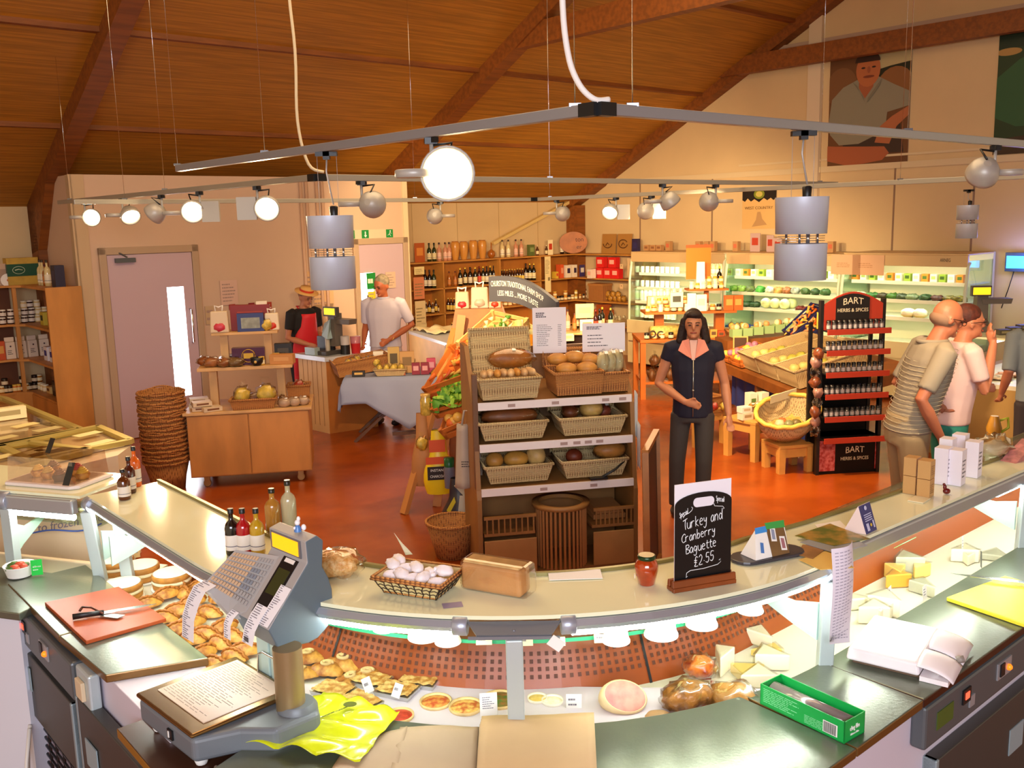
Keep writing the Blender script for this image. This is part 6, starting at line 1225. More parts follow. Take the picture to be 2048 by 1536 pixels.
# --- till counter
K=V3((-2.13,10.80,0));ka_=V3((-.33,.31,0)).normalized();kb2=V3((.83,.55,0)).normalized()
tc2=thing('till_counter','pale boarded wooden till counter with a white edged top','counter',(0,0,0));BOARDP=mat('pale_boards','#dcae6c',.5,var=.15,vscale=3);BOARDD=mat('orange_boards','#b9702a',.5,var=.2,vscale=3)
pp=[K,K+ka_*.55,K+ka_*.55+kb2*.62,K+kb2*.62]
b=B();b.add([tuple(p) for p in pp]+[tuple(p+V3((0,0,.85))) for p in pp],[(0,1,5,4),(1,2,6,5),(2,3,7,6),(3,0,4,7)],[0,1,1,1]);b.obj('body',[BOARDP,BOARDD],tc2)
b=B()
for i in range(1,6):p=K+ka_*(.55*i/6)+V3((-.7,-.7,0)).normalized()*.001;b.bar(p+V3((0,0,.08)),p+V3((0,0,.84)),.004)
b.obj('board_joints',mat('joint_brown','#8a5a28',.6),tc2)
pp2=[K+(-ka_-kb2)*.03,K+ka_*.6-kb2*.03,K+ka_*.6+kb2*.65,K-ka_*.03+kb2*.65];b=B();b.prism([(p.x,p.y) for p in pp2][::-1],.85,.90,0);b.obj('worktop',mat('till_top','#c9ccd0',.3,.2),tc2)
q=thing('till_scale','grey till with a yellow display and printer head on the pale counter','till',K+ka_*.28+kb2*.18+V3((0,0,.901)),math.atan2(-.31,.33)+.1)
b=B();b.box(-.17,.17,-.14,.14,0,.05);b.obj('base',mat('till_dark','#3f3a36',.4),q,bevel=.01);b=B();b.box(-.16,.02,-.18,-.1,.0,.09);b.obj('silver_unit',mat('till_silver','#9fb0b0',.35,.3),q,bevel=.006)
b=B();b.box(-.16,.12,.02,.05,.05,.2);b.obj('rear_screen',mat('till_black_panel','#1f1c1a',.3),q);b=B();b.lathe([(.028,.05),(.028,.2)],14,0,Tm(.1,-.05,0));b.obj('column',mat('column_pale','#b8b0a0',.3,.3),q)
b=B();b.add([(.03,-.08,.22),(.15,-.10,.18),(.16,.02,.19),(.17,-.06,.42),(.02,-.02,.36),(.1,.06,.42)],[(0,1,3,4),(1,2,5,3),(2,0,4,5),(0,2,1),(3,5,4)]);b.obj('printer_head',mat('till_head_bluegrey','#93a9ad',.4),q,bevel=.01);b=B();b.box(.10,.2,-.02,.1,.1,.48);b.obj('display_post',mat('till_brown_grey','#5e564e',.4),q)
b=B();b.box(.05,.27,-.05,.0,.45,.56);hd2=b.obj('display_housing',mat('till_dark','#3f3a36',.4),q);b=B();b.quad((.07,-.052,.47),(.25,-.052,.47),(.25,-.052,.545),(.07,-.052,.545));b.obj('yellow_display',mat('till_yellow','#ffd21a',.4,emit=1.2),hd2);b=B();b.box(.2,.42,.0,.12,.36,.42,0,None,(1.1,1));b.obj('keyboard_arm',mat('till_brown_grey','#5e564e',.4),q)
q=thing('canister','grey and black paper roll canister on the till counter','canister',K+kb2*.30+ka_*.08+V3((0,0,.901)));b=B();b.lathe([(.055,0),(.055,.11)],16);b.obj('black_base',BLACK,q);b=B();b.lathe([(.052,.11),(.052,.21),(.04,.212)],16);b.obj('white_sleeve',mat('sleeve_grey','#b0a8a8',.5),q)
q=thing('collection_tub','pink red tub beside the canister on the till counter','tub',K+kb2*.42+ka_*.06+V3((0,0,.901)));b=B();b.lathe([(.05,0),(.06,.12)],16);b.obj('tub',mat('tub_red','#b82428',.3),q);b=B();b.lathe([(.06,.12),(.062,.2),(.05,.202)],16);b.obj('tub_top',mat('tub_pink','#b06a74',.3),q)
# --- cloth covered table
T0=V3((-1.36,10.62,0));tb2=thing('trestle_table','folding wooden table under a grey blue cloth','table',T0,.05)
b=B();b.box(-.48,.5,-.32,.36,.70,.725);b.obj('tabletop',OAK,tb2)
for s in (-1,1):
    for x0,x1 in ((-.42,.40),(.42,-.40)):b=B();b.bar((x0,s*.25,.0),(x1*.9,s*.25,.70),.05,.03);b.obj('leg',mat('dark_table_leg','#5a3a24',.5),tb2)
b=B();b.bar((-.0,-.25,.08),(.5,-.25,.10),.04);b.obj('stretcher',mat('dark_table_leg','#5a3a24',.5),tb2)
def clothf(u,v):     # square cloth laid diagonally-ish, hanging with folds
    x=(u-.5)*2;y=(v-.5)*2;X,Y=x*.82,y*.66;cx=max(-.5,min(.52,X));cy=max(-.34,min(.38,Y));ox,oy=X-cx,Y-cy
    drop=math.hypot(ox,oy);corner=.30*max(0,cos((u*2.2-.2)*PI)) if v < .12 else 0
    z=.735-drop*.95
    if Y <-.33:z=.735-(abs(oy)/.32)*(.28+.30*max(0,1-abs(u-.62)/.28)+.10*max(0,1-abs(u-.08)/.1))
    if X <-.5:z=min(z,.735-abs(ox)*1.1)
    k=min(1,drop*6);return V3((cx+(.03*k if ox > 0 else -.03*k if ox < 0 else 0)+ox*.12+.012*k*sin(v*20),cy+(-.025*k if oy < 0 else .02*k if oy > 0 else 0)+oy*.10+.018*k*sin(u*26),z))
b=B();b.grid(clothf,56,36);tag(b.obj('tablecloth',mat('grey_blue_cloth','#9199b4',.8),None,T0+V3((0,0,.0)),.05,solid=.003),'grey blue cloth draped over the folding table with hanging corners','tablecloth')
def tl(x,y,z=.74):return T0+V3((x,y,z))
q=tub_basket('sloping_basket','large brown sloping wicker basket at the left of the cloth table',tl(-.36,.12),.5,.62,.4,.16,WICKB,1.1);q.rotation_euler=(.0,-.12,.35)
tub_basket('goods_basket','long shallow cane tray at the front of the cloth table',tl(.02,-.24),.05,.36,.14,.07,WICK,1.25)
for i in range(9):pouch('clear bag of beige sweets in the sloping basket, %s of the %s row' % (['left','middle','right'][i % 3],['front','second','back'][i//3]),tl(-.48+.16*(i % 3)+.03*(i//3),.0+.11*(i//3),.80),'bagged sweets','gold' if i % 2 else 'yellow',.95)
for i in range(4):pouch('clear bag of pale treats in the shallow cane tray, '+orde(i,4),tl(-.10+.08*i,-.24,.78),'bagged treats in the cane tray','yellow',.8)
for i,(x,y,w_,h_,c,c2,lb) in enumerate(((.03,.02,.13,.28,'#c9a65a','#5a4a24','tall tan packet standing at the back of the cloth table'),(.19,-.08,.16,.24,'#c99a5a','#8a6a3a','tan packet with a folded top right of the tall one'),(.30,-.22,.09,.13,'#8a2438','#d9a0a0','dark red packet at the front right of the cloth table'),(.40,-.22,.09,.14,'#8a2438','#d9a0a0','second dark red packet beside the first'),(.46,-.1,.10,.16,'#c94a6a','#e0a0b0','pink wrapped packet at the right of the cloth table'),(.14,-.25,.09,.06,'#c9683a','#d98a5a','stack of orange wrapped bars on the cloth table'),(-.14,.3,.2,.2,'#efe6d0','#9aa04a','cream card of hanging sweets behind the sloping basket'),(.12,-.25,.02,.01,'#c9683a','#d98a5a',''))):
    if lb:pbox(lb,tl(x,y),None,w_,.06,h_,c,c2,.1,'packet','packet')
pbox('small black and gold box under the sloping basket',tl(-.33,-.26),None,.14,.06,.06,'#241c14','#d9b05a',.1,'packet','packet')
q=pouch('frilly cream wrapped gift at the right end of the cloth table',tl(.52,-.22,.66),None,'yellow',1.3)
q=tub_basket('goods_basket','small orange cane basket near the man\'s hand',tl(.14,.3),.1,.2,.14,.08,WICK)
# --- far counter behind the man
f0=atz(817,662,.9);f1=atz(905,690,.9);f2=f1+(V3((.75,.66,0)))*.6;fc=thing('far_counter','boarded wooden counter with a white top right of the second door','counter')
b=B();v=[f0,f1,f2,f0+(V3((.75,.66,0)))*.6];b.prism([(p.x,p.y) for p in v],0,.86);b.obj('body',mat('pale_boards','#dcae6c',.5),fc);b=B();b.prism([(p.x,p.y) for p in v],.86,.9);b.obj('worktop',mat('till_top','#c9ccd0',.3,.2),fc)
q=drape('x',[f0+V3((.05,.02,0)),f0+V3((.42,-.62,0)),f0+V3((.8,-.3,0)),f0+V3((.4,.4,0))],12,.1,mat('cream_bag','#ecd9a6',.6),2,.902,3);q.name='crumpled_bags';tag(q,'crumpled cream bags lying on the far counter','bags')
q=thing('floral_bag','floral patterned paper roll bag hanging at the end of the far counter','bag',V3((f1.x+.05,f1.y-.17,.50)),-.6);b=B();b.lathe([(.13,0),(.14,.34),(.13,.42)],18,cap=True);b.obj('bag',mat('floral_print','#ecdcb8',.5,var=.8,vscale=16,color2='#6a6aa0'),q)
# --- pyramid stand of vegetable crates with the arched sign
F0=V3((-.05,8.0,0));ORW=mat('orange_crate','#c9702a',.55,var=.2);PAW=mat('pale_crate','#e0bc74',.55,var=.15)
fs=thing('produce_stand','stepped brown wooden produce stand behind the bread unit','produce stand',F0,0)
b=B();b.add([(-.55,-.1,1.0),(.2,-.1,1.0),(.2,.55,1.0),(-.55,.55,1.0),(-.42,.1,1.66),(-.02,.1,1.66),(-.02,.5,1.66),(-.42,.5,1.66)],[(0,1,5,4),(1,2,6,5),(2,3,7,6),(3,0,4,7),(4,5,6,7)]);b.obj('raised_box',mat('stand_brown','#b06a2c',.55,var=.2),fs)
b=B();b.box(-.5,.6,-.1,.55,.0,1.0);b.obj('body',mat('stand_body_brown','#9a5a28',.55,var=.2),fs);b=B();b.bar((-.62,-.15,0),(-.36,.0,1.62),.07,.04);b.bar((-.88,-.35,.0),(-.42,.05,1.5),.07,.04);b.obj('raking_strut',mat('strut_pine','#c98a4a',.5),fs)
for x,n_ in ((-.36,'left'),(-.22,'middle'),(-.08,'right')):pass
gift('white bag with red sweets and handles, left on top of the produce stand',F0+V3((-.36,.15,1.661)),'#c9a884','#b8242e',.72,0);gift('tall white bag of sweets topped with red and blue foil on the produce stand',F0+V3((-.21,.15,1.661)),'#cdb096','#b8a088',.9,0);gift('white bag with red sweets, right on top of the produce stand',F0+V3((-.08,.15,1.661)),'#d0b090','#c4381c',.62,0)
def crate(lb,P,X,Y_,w,d,h,m,seed,fill,n=26,leaf=False):
    """slatted crate on a slope: P near corner, X along width, Y_ along depth (up the slope)"""
    X=X.normalized();Y_=Y_.normalized();Z_=X.cross(Y_).normalized();Mx=Matrix(((X.x,Y_.x,Z_.x,P.x),(X.y,Y_.y,Z_.y,P.y),(X.z,Y_.z,Z_.z,P.z),(0,0,0,1)))
    q=thing('produce_crate',lb,'crate',(0,0,0));q.matrix_world=Mx;b=B()
    for z in (0,h*.55):b.box(0,w,0,.012,z+.01,z+h*.42);b.box(0,w,d-.012,d,z+.01,z+h*.42);b.box(0,.012,0,d,z+.01,z+h*.42);b.box(w-.012,w,0,d,z+.01,z+h*.42)
    for x in (0,w-.03):
        for y in (.0,d-.03):b.box(x,x+.03,y,y+.03,0,h*1.05)
    b.box(0,w,0,d,0,.01);b.obj('crate_slats',m,q)
    r=random.Random(seed);b=B()
    for i in range(n):
        x,y=r.uniform(.05,w-.05),r.uniform(.05,d-.05)
        if leaf:b.grid(lambda u,v:V3((x+(u-.5)*.16,y+(v-.5)*.14,h*.8+.05*sin(u*7+i)*sin(v*6+i)+.03*r.random())),5,5,i % len(fill))
        elif leaf is None:b.tube([(x,y,h*.6+r.uniform(0,.05)),(x+r.uniform(-.09,.09),y+r.uniform(-.09,.09),h*.65+r.uniform(0,.05))],[.02,.006],7,i % len(fill))
        else:b.blob((x,y,h*.6+r.uniform(0,.04)),.042,i % len(fill),10)
    c_=b.obj('produce',fill,q);c_['kind']='stuff';return q
CAR=mat('carrot','#e0681a',.5);CAR2=mat('carrot_dark','#c4501a',.5);LEAF=mat('lettuce_leaf','#9ccc3a',.45,var=.4,vscale=10);LEAF2=mat('lettuce_dark','#4f8a24',.5);ONI=mat('onion_gold','#e6b04a',.4);LEEK=mat('leek_pale','#e0e6a8',.5)
def pv(px,py,y):return aty(px,py,y)
def cr(lb,a,b_,c,h,m,seed,fill,n,leaf=False):
    A_,B_,C_=pv(*a),pv(*b_),pv(*c);return crate(lb,A_,B_-A_,(C_-A_)-(B_-A_).normalized()*((C_-A_).dot((B_-A_).normalized())),(B_-A_).length,(C_-A_).length,h,m,seed,fill,n,leaf)
cr('pale slatted crate of leeks and greens, highest on the produce stand',(915,705,7.55),(990,725,7.35),(948,635,8.0),.10,PAW,1,[LEEK,LEAF2],16,None)
cr('pale crate of garlic and bulbs at the right top of the produce stand',(975,690,7.7),(1050,735,7.4),(950,640,8.1),.08,PAW,5,[mat('bulb_cream','#ecd9a0',.5),LEEK],20)
cr('orange wooden crate of carrots, left side of the produce stand',(862,800,7.3),(950,770,7.0),(915,712,7.7),.12,ORW,2,[CAR,CAR2,ONI],34,None)
cr('orange wooden crate under the lettuce',(875,838,7.1),(955,815,6.9),(900,770,7.4),.10,ORW,3,[LEAF,LEAF2],22,True)
cr('lowest orange crate of onions and carrots above the canvas bags',(893,880,7.0),(965,850,6.85),(935,800,7.3),.10,ORW,4,[ONI,CAR],30)
q=thing('preserve_jar','tall clear jar of yellow preserve hanging left of the lettuce','jar',pv(852,830,7.1)-V3((0,0,.0)),0);b=B();b.lathe([(.035,0),(.042,.01),(.042,.12),(.035,.135),(.035,.15)],16);b.obj('glass_body',mat('preserve_yellow','#d9b34a',.15,coat=.5,var=.4,vscale=40),q);b=B();b.lathe([(.038,.14),(.038,.165),(0,.166)],16);b.obj('lid',mat('jar_lid_gold','#c9a05a',.3,.4),q)
# arched sign and curved legs
sg=thing('arched_sign','dark arched farm shop sign with white lettering above the produce stand','sign');SA,SB=aty(984,560,7.6),aty(1112,618,7.3)
sx_=(SB-SA);Ls=math.hypot(sx_.x,sx_.y);srz=math.atan2(sx_.y,sx_.x);sg.location=SA;sg.rotation_euler=(0,0,srz);dz=SB.z-SA.z
def arch(u):return dz*u+.16*Ls*0+.09*sin(PI*u*.9)*1.0
b=B();N=16;hh=.17;Lx_=Ls*1.05
top=[(Lx_*i/N,arch(i/N)+.03) for i in range(N+1)];bot=[(Lx_*i/N,arch(i/N)-hh) for i in range(N,-1,-1)]
b.prism(top+bot,0,.05,0,UPR);b.obj('sign_board',mat('sign_slate','#4a4a50',.5),sg)
SW=mat('sign_white','#f2f0e4',.5)
def bend(co):u=max(0,min(1,co.x/Lx_));return V3((co.x,co.y+arch(u),co.z))
text('CHURSTON TRADITIONAL FARM SHOP',.062,SW,sg,Tm(0,-.052,-.03)@ UPR,align='LEFT',bend=lambda c:bend(V3((c.x+.02,c.y,c.z))),fit=Lx_-.13)
text('LESS MILES ... MORE TASTE',.06,SW,sg,Tm(0,-.052,-.105)@ UPR,align='LEFT',bend=lambda c:bend(V3((c.x+.08,c.y,c.z))),fit=Lx_-.24)
b=B();c0_=aty(1038,655,7.5)-SA;
def loc_(px,py,y):v=aty(px,py,y)-SA;return MR(-srz,3,'Z')@ v
b.tube([loc_(1038,640,7.5),loc_(1040,670,7.5),loc_(1046,700,7.45),loc_(1036,730,7.4),loc_(1025,760,7.4)],[.035,.035,.035,.035,.04],4);b.tube([loc_(1046,700,7.5),loc_(1062,735,7.45),loc_(1070,770,7.4)],[.03,.03,.03],4);b.obj('curved_leg',mat('pale_bent_wood','#ecc97a',.4),sg)
pbox('orange boarded crate beyond the arched sign',aty(1075,735,7.9),None,.38,.3,.3,'#d9952c','#e6b04a',.4,'crate','crate')
# charcoal and other bags round the foot
def sack(name,lb,loc,w,d,h,m,rz,top=.8,parts=()):
    q=thing(name,lb,'bag',loc,rz);b=B();b.grid(lambda u,v:V3((w/2*cos(2*PI*u)*(1-.25*v**3)*(.55+.45*sin(PI*min(1,v*1.25+.2))),d/2*sin(2*PI*u)*(1-.5*v**3)*(.6+.4*sin(PI*min(1,v*1.2+.15))),h*v))
        ,20,10);b.obj('sack_body',m,q);return q
q=sack('charcoal_bag','yellow charcoal bag hanging below the crates',aty(880,985,7.5)+V3((0,0,0)),.26,.16,.52,mat('charcoal_yellow','#f0d01c',.4),.15)
b=B();b.quad((-.10,-.082,.13),(.07,-.084,.13),(.07,-.084,.24),(-.10,-.082,.24),0);b.quad((-.08,-.083,.36),(.05,-.083,.36),(.05,-.083,.46),(-.08,-.083,.46),1);b.quad((-.11,-.083,.26),(.09,-.083,.26),(.09,-.083,.32),(-.11,-.083,.32),1);b.obj('printed_panels',[mat('charcoal_black_panel','#2a1c14',.5),mat('charcoal_orange_panel','#d9541c',.5)],q)
text('CHARCOAL',.03,SW,q,Tm(-.015,-.088,.16)@ UPR,fit=.13);text('INSTANT',.03,SW,q,Tm(-.015,-.088,.21)@ UPR,fit=.12)
q=thing('green_lidded_bottle','grey bottle with a green lid beside the yellow charcoal bag','bottle',aty(900,975,7.2)+V3((0,0,0)));b=B();b.lathe([(.04,0),(.045,.14),(.04,.17)],14);b.obj('bottle_body',mat('grey_blue_label','#6a6a7a',.4),q);b=B();b.lathe([(.04,.17),(.042,.24),(0,.242)],14);b.obj('lid',mat('deep_green','#0f5a2a',.35),q)
q=sack('kraft_bag','brown kraft bag hanging left behind the yellow charcoal bag',aty(848,970,7.75),.2,.12,.62,mat('kraft_bag_brown','#b98048',.6),0);q2=pouch('cellophane bag tied with raffia left of the charcoal bag',aty(845,900,7.5),None,'yellow',1.0)
q=sack('dark_sack','dark navy patterned sack standing by the foot of the bread unit',V3((-.42,7.0,.02)),.32,.26,.46,mat('navy_sack','#1c1830',.4,var=.8,vscale=9,color2='#3a2f2a'),.2)
b=B();b.add([(-.06,-.15,.44),(.06,-.17,.50),(.13,-.15,.40),(.02,-.13,.34)],[(0,3,2,1)]);b.add([(-.02,-.15,.36),(.03,-.15,.36),(.05,-.14,.22),(.04,-.14,.02),(-.05,-.14,.02),(-.04,-.14,.2)],[(0,5,2,1),(2,5,4,3)]);b.add([(-.12,-.13,.25),(-.06,-.135,.35),(-.05,-.135,.31),(-.10,-.13,.22)],[(0,3,2,1)],1);b.obj('label_strips',[mat('label_cream','#d9d2b8',.5),mat('label_yellow','#d9c42a',.5)],q,solid=.003)
q=thing('round_basket','open round brown wicker basket on the floor by the bread unit','basket',V3((-.46,6.62,0)));b=B();b.lathe([(0,.003),(.12,0),(.19,.26),(.178,.26),(.115,.015),(0,.015)],26,cap=False);b.obj('basket_body',WICKB,q);b=B();b.tube([(.187*cos(a),.187*sin(a),.262) for a in [2*PI*i/36 for i in range(36)]],.012,6,closed=True);b.obj('rim',WICKB,q)
def canvas(lb,px,py,y,w,h,seed,m):
    q=thing('canvas_bag',lb,'bag',aty(px,py,y),0);b=B();b.grid(lambda u,v:V3(((u-.5)*w*(.75+.25*v),.02*sin(u*9+seed)+.015*sin(v*4),-h*v)),14,10);b.grid(lambda u,v:V3(((u-.5)*w*(.75+.25*v),.05+.02*sin(u*8+seed),-h*v*.97)),14,10);b.obj('cloth',m,q,solid=.004)
    b=B();lines(b,-w*.25,w*.15,-h*.66,-h*.55,3,0,0,Tm(0,-.03,0)@ UPR,seed=3);b.obj('printed_text',INK,q);b=B();b.tube([(-w*.2,0,0),(-w*.1,.01,.1),(w*.1,.01,.1),(w*.2,0,0)],.008,6);b.obj('handle',m,q);return q
CV=mat('canvas_cloth','#b3a08c',.8,var=.08);canvas('upper beige canvas bag hanging at the left side of the bread unit',945,735,6.55,.13,.42,1,CV);canvas('front beige canvas bag with small print hanging at the left of the bread unit',935,850,6.45,.2,.45,2,CV);canvas('beige canvas bag hanging behind the front one',955,830,6.6,.16,.46,4,CV)
# --- bread unit
R0=V3((-.22,6.12,0));RR=.19;br=thing('bread_unit','wooden bread display unit with three white edged sloping shelves and a slatted bin','display unit',R0,RR)
def bl(x,y,z):return R0+MR(RR,3,'Z')@ V3((x,y,z))
W_=1.09
for x in (0,W_):
    b=B();b.add([(x+i*.03,y,z) for i in (-1,0) for y,z in ((.0,0),(.62,0),(.62,1.55),(.40,1.55),(.08,1.15),(.02,.62),(.0,.56))],[tuple(range(7)),tuple(reversed(range(7,14)))]+[(i,7+i,7+(i+1) % 7,(i+1) % 7) for i in range(7)]);b.obj('side_panel',OAK,br)
b=B();b.box(0,W_,.60,.62,.0,1.5);b.obj('back_panel',mat('bread_back','#8a6238',.55,var=.2),br)
for zf,yf,zb in ((1.20,.06,1.26),(.92,.04,.98),(.62,.02,.68)):
    b=B();b.add([(0,yf,zf),(W_-.03,yf,zf),(W_-.03,.60,zb),(0,.60,zb),(0,yf,zf-.02),(W_-.03,yf,zf-.02),(W_-.03,.60,zb-.02),(0,.60,zb-.02)],[(0,1,2,3),(7,6,5,4),(0,4,5,1),(1,5,6,2),(2,6,7,3),(3,7,4,0)]);s=b.obj('shelf',OAK,br)
    b=B();b.box(.0,W_-.03,yf-.02,yf-.005,zf-.04,zf+.012);st_=b.obj('price_rail',mat('price_rail_white','#e9dcd8',.4),s);b=B()
    for x in ((.2,.5,.85,.97) if zf > 1 else (.55,.64,.72,.8) if zf > .8 else (.4,.75)):b.quad((x,yf-.0215,zf-.026),(x+.05,yf-.0215,zf-.026),(x+.05,yf-.0215,zf-.005),(x,yf-.0215,zf-.005))
    b.obj('shelf_ticket',mat('ticket_grey','#a88c84',.5),st_)
b=B();b.box(.01,.36,.0,.40,.30,.32);b.obj('lower_ledge',OAK,br);b=B();b.box(.76,W_-.03,.0,.4,.30,.32);b.obj('lower_ledge',OAK,br)
for x0,x1 in ((.01,.37),(.77,W_-.03)):
    b=B();b.box(x0,x1,-.005,.012,.03,.27);b.obj('drawer_front',mat('drawer_front_oak','#b08048',.5,var=.15,vscale=4),br,bevel=.004)
    b=B()
    for i in range(9):xx=x0+.02+(x1-x0-.04)*i/8;b.bar((xx,.0,.32),(xx,.0,.42),.010,.010)
    b.bar((x0,0,.43),(x1,0,.43),.02,.02);b.obj('slatted_gallery',OAK,br)
b=B();b.box(.0,W_-.03,.01,.6,.0,.03);b.box(.01,W_-.04,.42,.44,.03,.6);b.obj('plinth',OAK,br)
b=B()
for i in range(18):a=PI+PI*i/17;b.bar((.565+.17*cos(a),.10+.17*sin(a),.04),(.565+.17*cos(a),.10+.17*sin(a),.47),.014,.012)
sb=b.obj('slatted_bin',mat('slat_orange_oak','#a8703a',.5),br);b=B();b.lathe([(.155,.46),(.20,.46),(.20,.485),(.155,.485)],32,0,Tm(.565,.10,0),cap=False);b.lathe([(.155,.485),(.155,.46)],32,0,Tm(.565,.10,0),cap=False);b.obj('bin_rim',OAK,sb)
b=B();b.box(-.032,.0,.05,.10,.62,1.40);b.obj('side_post',mat('dark_post','#6a4426',.5),br)
tub_basket('bread_hamper','large pale wicker hamper with a raised lid, top left of the bread unit',bl(.22,.20,1.225),RR,.42,.34,.14,WICK,1.15,lid=.30)
tub_basket('bread_basket','brown wicker basket of burger buns, top of the bread unit',bl(.70,.22,1.225),RR,.34,.34,.15,WICKB,1.1,lid=.12);tub_basket('bread_basket','small brown wicker basket of bagged rolls, top right of the bread unit',bl(.95,.24,1.225),RR,.22,.3,.13,WICKB,1.1)
bread('large golden bloomer loaf in film in the lidded hamper',bl(.27,.28,1.41),(.16,.06,.065),'#a8641c',RR,None,True,3)
for i in range(8):bread('long pale roll in the lidded hamper, '+orde(i,8),bl(.06+.046*i,.13+.03*(i % 2),1.365),(.026,.075,.028),['#c9a070','#d9b07a','#c98a3a'][i % 3],RR+jit(.3),'rolls in the lidded hamper',False,i)
for i,(x,y,z) in enumerate(((.63,.14,1.36),(.77,.13,1.36),(.60,.27,1.41),(.72,.27,1.42),(.82,.25,1.40))):bread('round golden burger bun, '+['front left','front right','back left','back middle','back right'][i]+' in the brown basket',bl(x,y,z),(.075,.07,.042),'#c98a3c',0,'burger buns',False,i,.03)
for i,x in enumerate((.90,.96,1.02)):bread('bag of pale flat rolls in the small top right basket, '+['left','middle','right'][i],bl(x,.2+.02*i,1.34),(.045,.05,.08),'#d0c08c',RR,'bagged flat rolls',True,i+5)
for x,z,lb in ((.24,.945,'pale wicker basket, left on the middle shelf of the bread unit'),(.79,.945,'pale wicker basket, right on the middle shelf of the bread unit'),(.27,.645,'pale wicker basket, left on the lower shelf of the bread unit'),(.80,.645,'pale wicker basket, right on the lower shelf of the bread unit')):
    tub_basket('bread_basket',lb,bl(x,.20,z),RR,.47,.32,.12,WICK,1.2,lid=.13)
bread('very large brown plaited loaf in film, left middle basket',bl(.24,.20,1.03),(.20,.08,.065),'#8a4a1c',RR,None,True,9)
bread('dark tin loaf, left in the right middle basket',bl(.66,.18,1.04),(.06,.10,.06),'#6a3414',RR-.2,None,True,10);bread('pale square tin loaf, centre of the right middle basket',bl(.81,.18,1.045),(.085,.08,.065),'#d9ac5c',RR,None,True,11,.03);bread('reddish wrapped loaf, back right of the right middle basket',bl(.92,.26,1.02),(.06,.06,.05),'#8a3c24',RR,None,True,12)
for i,(x,r_,c,lb) in enumerate(((.12,(.055,.06,.05),'#c98a3a','round golden cob, left in the lower left basket'),(.27,(.08,.06,.05),'#d0943c','oval golden cob, middle of the lower left basket'),(.41,(.06,.07,.065),'#d9b06a','pale square loaf, right in the lower left basket'))):bread(lb,bl(x,.16,.74),tuple(v*1.12 for v in r_),c,RR,None,False,i+20,.06)
bread('small dark red brown cob in the lower right basket',bl(.68,.16,.735),(.06,.06,.05),'#7a3014',RR,None,False,30,.05);bread('golden loaf in shiny film at the right of the lower right basket',bl(.93,.14,.755),(.115,.075,.065),'#b87a34',RR,None,True,31)
q=thing('bread_tongs','dark tongs resting on the lower price rail','tongs',bl(.84,.0,.645),RR);b=B();b.tube([(0,0,.01),(.10,.03,.05),(.17,.05,.10)],.006,6);b.tube([(0,.02,.01),(.10,.045,.05),(.17,.05,.10)],.006,6);b.obj('arms',BLACK,q);b=B();b.box(-.09,.03,-.02,.03,0,.012);b.obj('tray',BLACK,q)
b=B();b.box(.80,1.03,.1,.38,.325,.36,0);b.box(.82,1.01,.12,.36,.36,.40,0);tag(b.obj('paper_bags',mat('kraft_bag_brown','#b98048',.6),None,R0,RR),'brown paper bags piled on the right lower ledge of the bread unit','paper bags')
for (px0,py0,w_,h_,lb,sd) in ((1098,615,.235,.32,'white price list with printed rows standing behind the buns',3),(1207,646,.30,.20,'white landscape notice standing behind the top right basket',6)):
    b=B();b.box(-w_/2,w_/2,-.003,0,-h_,0);lines(b,-w_*.4,w_*.0,-h_*.22,-h_*.1,3,0,1,Tm(0,-.004,0)@ UPR,seed=sd,th=.6);lines(b,-w_*.38,w_*.1,-h_*.85,-h_*.36,12 if w_ < .25 else 4,0,1,Tm(0,-.004,0)@ UPR,seed=sd+1,th=.25)
    if w_ < .25:lines(b,w_*.25,w_*.38,-h_*.85,-h_*.36,12,0,1,Tm(0,-.004,0)@ UPR,seed=sd+3,th=.25)
    v=aty(px0,py0,6.62);tag(b.obj('printed_notice',[PAPER,mat('soft_black_print','#5a5660',.7)],None,v,.03),lb,'notice')
for k,(x,z) in enumerate(((1.10,1.0),(1.12,.78))):
    b=B();b.grid(lambda u,v:V3((.05*u,.02*sin(u*6)+.1*u,-.32*v+.02*sin(u*5))),6,8);tag(b.obj('carrier_bags',mat('white_plastic','#d8d6d0',.4),None,bl(x,.1,z+.2),RR,solid=.003),'white carrier bags hanging at the right side of the bread unit, '+['upper','lower'][k],'bags','white carrier bags by the bread unit')
# --- chalkboard on the floor
n0,n1=atz(1290,905,.93),atz(1313,862,.95);f0_=V3((n0.x-.0,n0.y-.12,0));f1_=V3((n1.x,n1.y-.12,0));ab=thing('pavement_board','tall wooden framed chalkboard leaning beside the bread unit','chalkboard')
b=B();b.quad(f0_+V3((0,0,.03)),f1_+V3((0,0,.03)),V3((n1.x,n1.y,.93)),V3((n0.x,n0.y,.91)),0,.01);b.obj('slate_panel',mat('board_slate_brown','#2c1c18',.5,var=.2,vscale=5),ab)
b=B();b.bar(f0_,n0,.04,.03);b.bar(f1_,n1,.04,.03);b.bar(n0,n1,.04,.03);b.bar(f0_+V3((0,0,.1)),f1_+V3((0,0,.1)),.04,.03);b.bar(f1_+V3((.05,.5,0)),n1,.03);b.obj('wooden_frame',mat('frame_pine','#a86a2c',.5,var=.2),ab)
